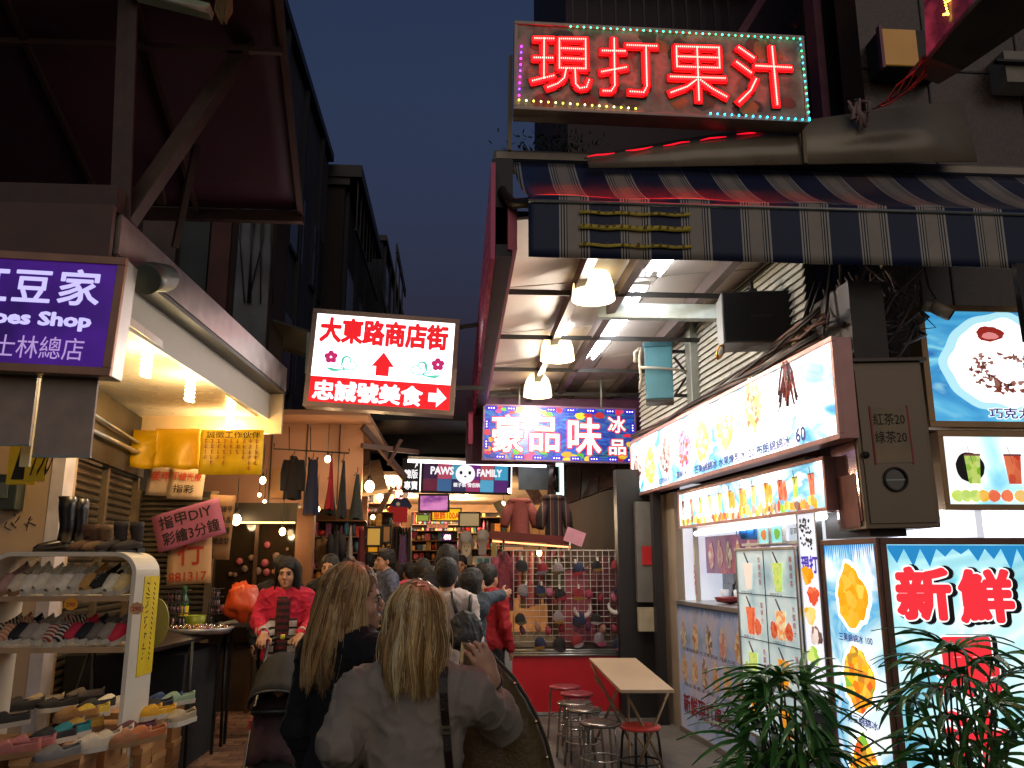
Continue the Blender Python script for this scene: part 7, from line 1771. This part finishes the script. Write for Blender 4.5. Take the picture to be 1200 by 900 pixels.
def person(label, x, y, face, H, top, bottom, hair=None, hstyle='short', skin=SKIN, arms=None, headrot=None, h=.012, sleeve=1., group=None, folds=.012, fat=1., tip=-.2, hem=.86, face_on=True, z0=0., lean=0., hands_h=None, topname='shirt', legs=None, curl=.5, neck_w=1.):
    """face = heading in degrees, 0 looks along +y, turning left is positive"""
    s = H/1.70
    t = thing('person', label, 'person', (x, y, z0), R(face), group)
    arms = arms or {}
    S = lambda *p: np.array(p, float)*s+np.array((0, lean*max(0, p[2]-.9)*s, 0))
    ho = S(0, .012, 1.463); R3 = headrot if headrot is not None else None
    head = head_prims(ho, s, R3)
    neck = [cap_(S(0, -.012, 1.50), S(0, -.015, 1.40), .052*s, .056*s, .03*s)]
    core = [ell_(S(0, 0, 1.24), np.array((.150*fat, .098*fat, .19))*s, .06*s), ell_(S(0, .005, 1.04), np.array((.128*fat, .092*fat, .14))*s, .06*s), ell_(S(0, -.01, .93), np.array((.160*fat, .110*fat, .12))*s, .06*s), cap_(S(-.145, -.01, 1.375), S(.145, -.01, 1.375), .052*s, .052*s, .06*s), cap_(S(-.06, -.012, 1.41), S(.06, -.012, 1.41), .045*s, .045*s, .05*s)]
    upper, lower, hp = [], [], []
    for sg, nm in ((-1, 'L'), (1, 'R')):
        a = arms.get(nm, {}); sh = S(sg*.178, -.012, 1.365); el = np.array(a['el']) if 'el' in a else S(sg*.235, -.03, 1.095); wr = np.array(a['wr']) if 'wr' in a else S(sg*.225, .07, .875)
        upper.append(cap_(sh, el, .052*s*(.6+.4*fat), .041*s, .04*s)); lower.append((el, wr))
        d = a.get('hd', wr-el); n_ = a.get('hn', (sg*1., 0, 0)); hp += hand_prims(wr, d, n_, s*a.get('hs', 1.), a.get('curl', curl), side=sg*a.get('side', 1))
    fore = [cap_(e, w_, .038*s, .026*s, .02*s) for e, w_ in lower]
    lg = []
    for sg in (-1, 1):
        lx = legs[sg] if legs else 0
        hip, kn, an = S(sg*.088, 0, .9), S(sg*.10, .02+.5*lx, .49), S(sg*.105, -.02+lx, .085)
        lg += [cap_(hip, kn, .082*s, .056*s, .04*s), cap_(kn, an, .054*s, .036*s, .03*s)]
    feet = [cap_(S(sg*.105, -.035+(legs[sg] if legs else 0), .045), S(sg*.115, .13+(legs[sg] if legs else 0), .032), .036*s, .033*s, .02*s) for sg in (-1, 1)]
    body = skin_obj('body', head+neck+core+upper+fore+hp+lg+feet, min(h, hands_h or h), skin, t)
    R3_ = R3 if R3 is not None else np.eye(3)
    if face_on: face_bits(t, ho, s, R3_)
    sl = [cap_(e, e+(w_-e)*sleeve, .044*s, (.044-.011*sleeve)*s, .025*s) for e, w_ in lower] if sleeve > 0 else []
    g_ = .013
    hemp = [cap_(S(0, 0, 1.0), S(0, -.005, hem+.04), .12*s*fat, .13*s*fat, .06*s)]
    neckcut = [('x', S(0, .01, 1.515), np.array((.085, .085, .075))*s*neck_w, None, 0, .01)]
    skin_obj(topname, core[:2]+core[2:]*(hem < .95)+core[3:]+upper+sl+[ell_(S(0, -.005, hem+.08), np.array((.158*fat, .115*fat, .12))*s, .06*s)]+neckcut, h, top, t, grow=g_, folds=folds, seed=x)
    skin_obj('trousers', [ell_(S(0, -.01, .93), np.array((.158*fat, .108*fat, .11))*s, .06*s)]+lg, max(h, .012), bottom, t, grow=.012, folds=folds*.8, seed=y)
    skin_obj('shoes', feet, .012, mat('dark_shoe', '#1c1a1a', .5), t, grow=.012)
    if hair is not None and hstyle == 'short': short_hair(t, ho, R3_, s, hair, h=min(h, .01))
    if hair is not None and hstyle == 'long': long_hair(t, ho, R3_, s, hair, tip, h=min(h, .01))
    return t, s, ho, R3_
def loc(t, p): return np.array(WM[t.name].inverted() @ Vector(p))
def wl(x, y, face, p, z0=0.): return np.array((Matrix.Translation((x, y, z0)) @ Euler((0, 0, R(face))).to_matrix().to_4x4()).inverted() @ Vector(p))

# ================================================================ the two women in front
# the one in the grey sweater, seen from behind
ax_, ay_, af = at(488, 720, Y=2.42).x, 2.42, -4
m_sweater = mat('grey_sweater', '#958a7c', .9, 0, .08, 30, .35, 420)
w2 = lambda px, py, Y: wl(ax_, ay_, af, at(px, py, Y=Y))
A_H = 1.545
el_r, wr_r = w2(589, 850, 2.62), w2(574, 792, 2.47)
el_l, wr_l = w2(397, 872, 2.35), w2(408, 908, 2.55)
tA, sA, hoA, _ = person('blonde woman in a loose grey sweater, back turned, hand on her shoulder strap', ax_, ay_, af, A_H, m_sweater, mat('dark_jeans', '#1d222c', .8), None, skin=SKIN2, h=.0075, hands_h=.0045,
    arms={'R': dict(el=el_r, wr=wr_r, hd=w2(561, 762, 2.44)-wr_r, hn=(.2, -1, .35), curl=.95, hs=.95), 'L': dict(el=el_l, wr=wr_l, hn=(-.3, -1, 0), curl=.4)}, sleeve=.40, folds=.008, fat=.93, hem=.82, face_on=True, topname='sweater', neck_w=1.32)
strands('hair', tA, hoA, np.eye(3), sA, BLOND, 3800, -.055, R(58), R(298), 5, vol=1.0, inward=.22, wav=.006, r_=.0013, shell=False)
long_hair(tA, hoA, np.eye(3), sA*.965, BLOND[2], -.03, h=.007)
# hair tie on her wrist
q = MB(); c = Vector(el_r).lerp(Vector(wr_r), .88); d = (Vector(wr_r)-Vector(el_r)).normalized(); a = d.orthogonal().normalized(); b = d.cross(a)
q.tube([c+(a*math.cos(k)+b*math.sin(k))*.0305 for k in np.linspace(0, 6.283, 24)], .0035, 6); q.build('hair_tie', m_black, tA, local=True)
# strap, buckle and olive bag
tB = thing('shoulder_bag', 'large olive brown bag with snap buttons carried over the right shoulder', 'bag', (at(600, 860, Y=2.75).x, 2.75, .9))
m_olive = mat('olive_leather', '#5a4a26', .5, 0, .18, 5, .25, 60); m_strap = mat('brown_strap', '#241812', .4, 0, .1, 20, .2, 200)
out_ = [(541, 752), (556, 754), (572, 764), (588, 776), (602, 792), (616, 814), (629, 838), (640, 866), (648, 896), (652, 930), (640, 990), (560, 1000), (536, 930), (534, 850), (536, 790)]
fr_, bk_ = [], []
cxp, cyp = 590, 880
q = MB(); rings = []
for (k, Y) in ((.0, 2.705), (.55, 2.685), (.88, 2.70), (1.0, 2.75), (.88, 2.80), (.0, 2.82)):
    rings.append([tuple(at(cxp+(x-cxp)*k, cyp+(y-cyp)*k, Y=Y)) for x, y in out_])
vs = [p for r_ in rings for p in r_]; n = len(out_)
q.add(vs, [(i*n+j, i*n+(j+1) % n, (i+1)*n+(j+1) % n, (i+1)*n+j) for i in range(len(rings)-1) for j in range(n)], smooth=True)
q.build('bag_body', m_olive, tB)
edge = [Vector(at(x, y, Y=2.70)) for x, y in ((548, 752), (575, 766), (602, 794), (616, 816), (629, 840), (640, 868), (648, 900), (652, 940))]
MB().tube(edge, .006, 8).build('piping', mat('dark_olive_leather', '#352a16', .5), tB)
for x, y in ((603, 801), (628, 846), (641, 888)): MB().ball(at(x, y, Y=2.678), .0062, n=8, sc=(1, .5, 1)).build('snap_button', mat('brass_snap', '#c8b890', .15, 1), tB)
from mathutils.bvhtree import BVHTree
def surface_of(t, name):
    o = [c for c in COL.objects if c.parent == t and c.name.split('.')[0] == name][0]; M_ = WM[t.name]
    return BVHTree.FromPolygons([M_ @ v.co for v in o.data.vertices], [tuple(p.vertices) for p in o.data.polygons])
def strap_path(pix, t, name, off=.006):
    bv = surface_of(t, name); out_ = []; last = None
    for px, py in pix:
        d = (at(px, py, Y=3)-Vector((0, 0, EYE))).normalized(); h_ = bv.ray_cast(Vector((0, 0, EYE)), d)
        if h_[0] is None:
            if last: out_.append(at(px, py, Y=last))
            continue
        p_ = h_[0]-d*off; last = p_.y; out_.append(p_)
    return out_
tS = thing('bag_strap', 'dark brown leather strap with a small buckle down the back of the grey sweater', 'strap', at(521, 830, Y=2.05))
sp = strap_path([(524, 770), (521, 782), (520, 795), (520, 812), (521, 833), (523, 855), (525, 880), (527, 905), (531, 940), (536, 975)], tA, 'sweater')
q = MB()
for a, b in zip(sp, sp[1:]): q.bar(a-(b-a)*.04, b+(b-a)*.04, .021, .005, up=(0, -1, .1))
q.build('strap', m_strap, tS)
p = sp[4]-Vector((0, .004, 0)); MB().box(p.x-.014, p.x+.014, p.y-.006, p.y, p.z-.010, p.z-.004).box(p.x-.014, p.x+.014, p.y-.006, p.y, p.z+.004, p.z+.01).box(p.x-.014, p.x-.009, p.y-.0065, p.y, p.z-.009, p.z+.009).box(p.x+.009, p.x+.014, p.y-.0065, p.y, p.z-.009, p.z+.009).build('buckle', mat('brass_snap', '#c8b890', .15, 1), tS)

# the one in the black coat, profile turned to the right
bx_, by_, bf = at(408, 760, Y=3.05).x, 3.05, -42
B_H = 1.60
Rb = rot3(yaw=R(-42), pitch=R(-3))
m_coat = mat('black_coat', '#121214', .85, 0, .15, 20, .2, 200)
tC, sC, hoC, R3C = person('blonde woman in a black coat with her face in profile to the right', bx_, by_, bf, B_H, m_coat, mat('black_trousers', '#101013', .8), None, skin=SKIN2, h=.0065, headrot=Rb,
    arms={'L': dict(el=(-.215, -.03, 1.03), wr=(-.2, .08, .80)), 'R': dict(el=(.215, -.02, 1.03), wr=(.17, .12, .84))}, folds=.006, fat=1.0, hem=.70, topname='coat')
strands('hair', tC, hoC, R3C, sC, BLOND2, 3200, -.19, R(56), R(304), 8, vol=1.0, inward=.05, wav=.014, r_=.0013, shell=False)
long_hair(tC, hoC, R3C, sC*.965, BLOND2[2], -.15, h=.007)

# ================================================================ woman in red with the stroller
cx_, cy_ = at(336, 700, Y=6.9).x, 6.9
m_red = mat('raspberry_knit', '#c2203f', .9, 0, .1, 20, .3, 200)
m_mar = stripes('maroon_striped_jersey', [('#5c1a26', .5), ('#221418', 1.)], 'Z', .05)
fw = 178
def wc(px, py, Y): return wl(cx_, cy_, fw, at(px, py, Y=Y))
elR, wrR = wc(302, 728, 6.85), wc(309, 745, 6.62); elL, wrL = wc(366, 730, 6.85), wc(352, 745, 6.62)
tL, sL, hoL, _ = person('woman in a red cardigan with white striped edges pushing a black stroller', cx_, cy_, fw, 1.64, m_red, mat('dark_skirt', '#17151a', .85), HAIRB[0], 'long', h=.009, hands_h=.0065,
    arms={'R': dict(el=elR, wr=wrR, hd=(0, .6, -.3), hn=(0, .3, 1), curl=.9), 'L': dict(el=elL, wr=wrL, hd=(0, .6, -.3), hn=(0, .3, 1), curl=.9)}, sleeve=.86, tip=-.22, topname='cardigan', folds=.012)
# shirt front and the striped cardigan edges: raised pieces on the chest
bvL = surface_of(tL, 'cardigan'); ML = WM[tL.name]; MLi = ML.inverted()
def chest(xa, xb, z0_, z1_, off, name, m_):
    q = MB(); yd = (ML.to_3x3() @ Vector((0, -1, 0))).normalized()
    def fn(u, v):
        x, z = (xa+(xb-xa)*u)*sL, (z0_+(z1_-z0_)*v)*sL; h_ = bvL.ray_cast(ML @ Vector((x, .6, z)), yd)
        return (x, ((MLi @ h_[0]).y if h_[0] else .1)+off, z)
    q.grid(fn, 8, 16); q.build(name, m_, tL, local=True, solid=.004)
chest(-.055, .055, .88, 1.39, .004, 'striped_shirt', m_mar)
m_wst = stripes('white_black_knit', [('#cfc4b6', .72), ('#1a1618', 1.)], 'Z', .062)
chest(-.112, -.056, .86, 1.22, .008, 'striped_edge', m_wst); chest(.056, .112, .86, 1.22, .008, 'striped_edge', m_wst)
for e_, w_ in ((elR, wrR), (elL, wrL)):
    a, b = Vector(e_).lerp(Vector(w_), .66), Vector(e_).lerp(Vector(w_), .90); q = MB()
    for k in range(3): q.tube([a.lerp(b, k/3), a.lerp(b, (k+.62)/3)], [.050, .049], 12)
    q.build('cuff', mat('cream_knit', '#c9bca6', .9), tL, local=True)
strands('hair_locks', tL, hoL, np.eye(3), sL, HAIRB, 500, -.19, R(58), R(302), 3, vol=1.05, inward=.0, wav=.006, r_=.002, shell=False)
# stroller
sx_, sy_ = at(318, 800, Y=6.2).x, 6.25
t = thing('stroller', 'black folding baby stroller with a child in red inside', 'stroller', (sx_, sy_, 0), R(4))
m_tub = mat('stroller_tube', '#8c8e92', .3, .7); m_fab = mat('black_canvas', '#0b0b0d', .8, 0, .15, 15, .1, 80)
for sg in (-1, 1):
    MB().tube([(sg*.2, .42, 1.02), (sg*.21, .30, .85), (sg*.22, -.05, .5), (sg*.23, -.33, .1)], .013, 8).tube([(sg*.22, .05, .62), (sg*.235, .33, .1)], .012, 8).build('side_tube', m_tub, t, local=True)
    for y in (-.35, .35):
        for o in (-.03, .03):
            MB().lathe([(.035, -.012), (.078, -.014), (.085, 0), (.078, .014), (.035, .012)], n=20).xf(Matrix.Translation((sg*.235+o, y, .088)) @ Euler((0, R(90), 0)).to_matrix().to_4x4()).build('wheel', mat('stroller_wheel', '#1d1d1f', .6), t, local=True)
        MB().tube([(sg*.235-.04, y, .088), (sg*.235+.04, y, .088)], .01, 6).tube([(sg*.235, y, .09), (sg*.232, y*.95, .16)], .014, 6).build('wheel_fork', m_black, t, local=True)
MB().tube([(-.2, .42, 1.02), (-.13, .46, 1.04), (.13, .46, 1.04), (.2, .42, 1.02)], .017, 8).build('handle', m_black, t, local=True)
for sg in (-1, 1): MB().tube([(sg*.10, .46, 1.045), (sg*.06, .46, 1.045)], .021, 8).build('handle_band', mat('yellow_band', '#c4b23c', .5), t, local=True)
MB().grid(lambda u, v: (-.21*math.cos(u*3.1416)*(1+.02*math.sin(v*20)), -.30+.62*v-.06*math.sin(u*3.14), .66+.06*v+.29*abs(math.sin(u*3.1416))**.6*(1-.45*abs(v-.55)-.9*max(0, .4-v))), 20, 10).build('canopy', m_fab, t, local=True, solid=.008)
MB().tube([(-.213*math.cos(k), -.30-.06*math.sin(k), .655+.115*abs(math.sin(k))**.6) for k in np.linspace(0, 3.1416, 20)], .009, 6).build('canopy_rim', mat('grey_piping', '#2c2c30', .5), t, local=True)
MB().grid(lambda u, v: (-.19+.38*u, .18-.33*v+.0*u, .85-.42*v+.05*math.cos((u-.5)*3.14)*-1), 8, 10).build('seat_back', m_fab, t, local=True, solid=.015)
MB().box(-.2, .2, -.28, .0, .40, .44).build('seat', m_fab, t, local=True, bevel=.02)
MB().tube([(-.2, -.12, .62), (-.17, -.30, .63), (.17, -.30, .63), (.2, -.12, .62)], .022, 8).build('bumper_bar', m_black, t, local=True)
MB().grid(lambda u, v: (-.19+.38*u, -.26+.05*math.sin(u*3.14)*-1, .16+.20*v), 8, 4).box(-.19, .19, -.25, .25, .14, .16).box(-.19, -.18, -.25, .25, .16, .34).box(.18, .19, -.25, .25, .16, .34).build('basket', mat('grey_mesh_fabric', '#232326', .8), t, local=True)
MB().box(-.21, .21, -.36, -.30, .20, .235).build('foot_rest', m_black, t, local=True, bevel=.01)
MB().box(-.215, -.19, -.2, .1, .50, .56).box(.19, .215, -.2, .1, .50, .56).build('red_trim', mat('red_trim', '#a8242a', .6), t, local=True)
MB().grid(lambda u, v: (-.185+.37*u, -.02-.34*v-.03*math.sin(u*3.14), .66-.36*v*v+.05*math.sin(u*3.14)+.008*math.sin(u*19+v*7)), 20, 12).build('blanket', mat('plum_blanket', '#2c1620', .9, 0, .2, 15, .2, 100), t, local=True, solid=.012)
t.scale = (.82, 1, 1); t.location.x += .06; sx_ += .06
p0 = WM[t.name]
kid = thing('person', 'small child in a red patterned jacket sitting in the stroller', 'person', (sx_, sy_-.05, .44), R(184))
ko = np.array((0, .0, .24)); Rk = rot3(pitch=R(10))
bodyk = head_prims(ko, .72, Rk)+[cap_((0, 0, .28), (0, 0, .2), .035, .04, .02), ell_((0, .0, .12), (.09, .07, .11), .04), cap_((-.05, .03, .04), (-.08, .2, .05), .04, .035), cap_((.05, .03, .04), (.08, .2, .05), .04, .035), cap_((-.08, .2, .05), (-.08, .25, -.08), .032, .026), cap_((.08, .2, .05), (.08, .25, -.08), .032, .026), cap_((-.09, 0, .18), (-.12, .08, .1), .028, .025), cap_((.09, 0, .18), (.12, .08, .1), .028, .025), cap_((-.12, .08, .1), (-.06, .15, .1), .025, .018), cap_((.12, .08, .1), (.06, .15, .1), .025, .018)]
bodyk += hand_prims((-.06, .15, .1), (.3, 1, 0), (-.2, 0, 1), .5, .5, -1)+hand_prims((.06, .15, .1), (-.3, 1, 0), (.2, 0, 1), .5, .5, 1)
skin_obj('body', bodyk, .006, SKIN, kid); face_bits(kid, ko, .72, Rk); short_hair(kid, ko, Rk, .72, HAIRB[0])
skin_obj('jacket', bodyk[16:18]+[ell_((0, .0, .12), (.09, .07, .11), .04)]+bodyk[-0:][22:26] if False else [ell_((0, .0, .12), (.095, .075, .11), .04), cap_((-.09, 0, .18), (-.12, .08, .1), .03, .027), cap_((.09, 0, .18), (.12, .08, .1), .03, .027), cap_((-.12, .08, .1), (-.07, .14, .1), .027, .022), cap_((.12, .08, .1), (.07, .14, .1), .027, .022)], .008, mat('red_patterned_cloth', '#a82a30', .85, 0, .6, 40), kid, grow=.012, folds=.006)
skin_obj('trousers', [cap_((-.05, .03, .04), (-.08, .2, .05), .04, .035), cap_((.05, .03, .04), (.08, .2, .05), .04, .035), cap_((-.08, .2, .05), (-.08, .24, -.05), .034, .028), cap_((.08, .2, .05), (.08, .24, -.05), .034, .028)], .008, mat('dark_child_trousers', '#3a2028', .85), kid, grow=.01)

# ================================================================ people in the alley behind
def walker(label, px, py, Y, face, H, top, hstyle='short', bottom='#17171c', arms=None, hair=None, **k):
    p = at(px, py, Y=Y)
    tm = top if not isinstance(top, str) else mat('cloth_'+top[1:], top, .85, 0, .15, 20)
    return person(label, p.x, Y, face, H, tm, mat('trouser_'+bottom[1:], bottom, .85), hair or HAIRB[1], hstyle, arms=arms, h=.012, group='people in the crowded alley', **k)
m_plaid = mat('blue_grey_plaid', '#5a6078', .85, 0, .6, 26)
walker('man in a dark jacket facing the camera behind the woman in red', 387, 660, 8.6, 172, 1.68, '#1c1a1c')
walker('person in a black jacket half hidden behind the woman in red', 330, 655, 8.3, 190, 1.66, '#141416')
walker('man in a blue checked shirt turned left in the middle distance', 452, 650, 10.2, 120, 1.76, m_plaid)
F_ = walker('man in a white t-shirt with a black backpack, seen from behind', 524, 665, 6.3, -8, 1.63, '#c9b7b0', sleeve=.0, fat=1.05, folds=.012)
tb = thing('backpack', 'black backpack hanging low on the man in the white t-shirt', 'bag', (at(545, 720, Y=6.1).x, 6.05, 1.2))
p = at(545, 740, Y=6.08); P_ = [ell_((p.x, 6.08, p.z), (.13, .09, .14), .04), ell_((p.x, 6.02, p.z-.05), (.10, .06, .08), .03)]
o = skin_obj('bag_body', [(a[0], a[1]-np.array(tb.location), *a[2:]) for a in P_], .01, mat('black_nylon', '#17181b', .6, 0, .2, 20), tb, folds=.012)
MB().tube([(p.x-.06, 6.1, p.z+.12), (p.x-.1, 6.22, p.z+.26), (p.x-.09, 6.32, p.z+.25)], .014, 6).tube([(p.x+.03, 6.1, p.z+.13), (p.x+.04, 6.2, p.z+.24), (p.x+.04, 6.3, p.z+.22)], .014, 6).build('strap', m_black, tb)
walker('tall dark haired person just beyond the man in the white t-shirt', 524, 646, 7.6, 20, 1.75, '#1e1c20', hstyle='long', tip=-.08)
hx = at(554, 680, Y=7.0); wpt = lambda px, py, Y: wl(hx.x, 7.0, -62, at(px, py, Y=Y))
walker('person in a blue grey jacket reaching out to point at the cap stand', 554, 680, 7.0, -62, 1.55, '#3a4450', hstyle='long', tip=-.05, arms={'R': dict(el=wpt(568, 702, 6.9), wr=wpt(588, 697, 7.0), curl=.35)})
walker('person in a red hooded jacket between the crowd and the cap stand', 573, 678, 8.2, -40, 1.58, '#9c1420')
walker('dark haired person in black looking at the gift shelves', 495, 660, 9.2, 10, 1.64, '#1a1a1e', hstyle='long', tip=-.12)
walker('person with a pink top at the edge of the gift shelves', 480, 668, 11, 30, 1.60, '#c04a5c', hstyle='short')
walker('person with face turned right beside the tall dark haired one', 507, 672, 8.4, -70, 1.56, '#241f22')
walker('shopper far down the alley before the trinket shelves', 468, 664, 12.5, 0, 1.62, '#4a3a34', hstyle='long')
walker('shopper in grey standing near the face print shirts', 515, 664, 12.2, -15, 1.66, '#5a5a62')

for (lb, px, Y, fc, H_, c, hs) in (('person in a grey hood at the mouth of the warm shelf', 405, 11.0, 150, 1.66, '#3c3a3e', 'short'), ('tall man in black beyond the checked shirt', 432, 12.0, 10, 1.74, '#19191c', 'short'), ('woman in a cream top looking at the flag shirt', 470, 11.4, -30, 1.58, '#a89a84', 'long'), ('woman in plum beside the gift shelf', 488, 12.6, 40, 1.57, '#54283c', 'long'),
    ('man in a tan jacket near the face print shirt', 540, 11.6, 170, 1.70, '#6e5638', 'short'), ('person in teal beyond the red hooded jacket', 565, 10.6, -20, 1.60, '#24484c', 'short')):
    walker(lb, px, 665, Y, fc, H_, c, hstyle=hs)
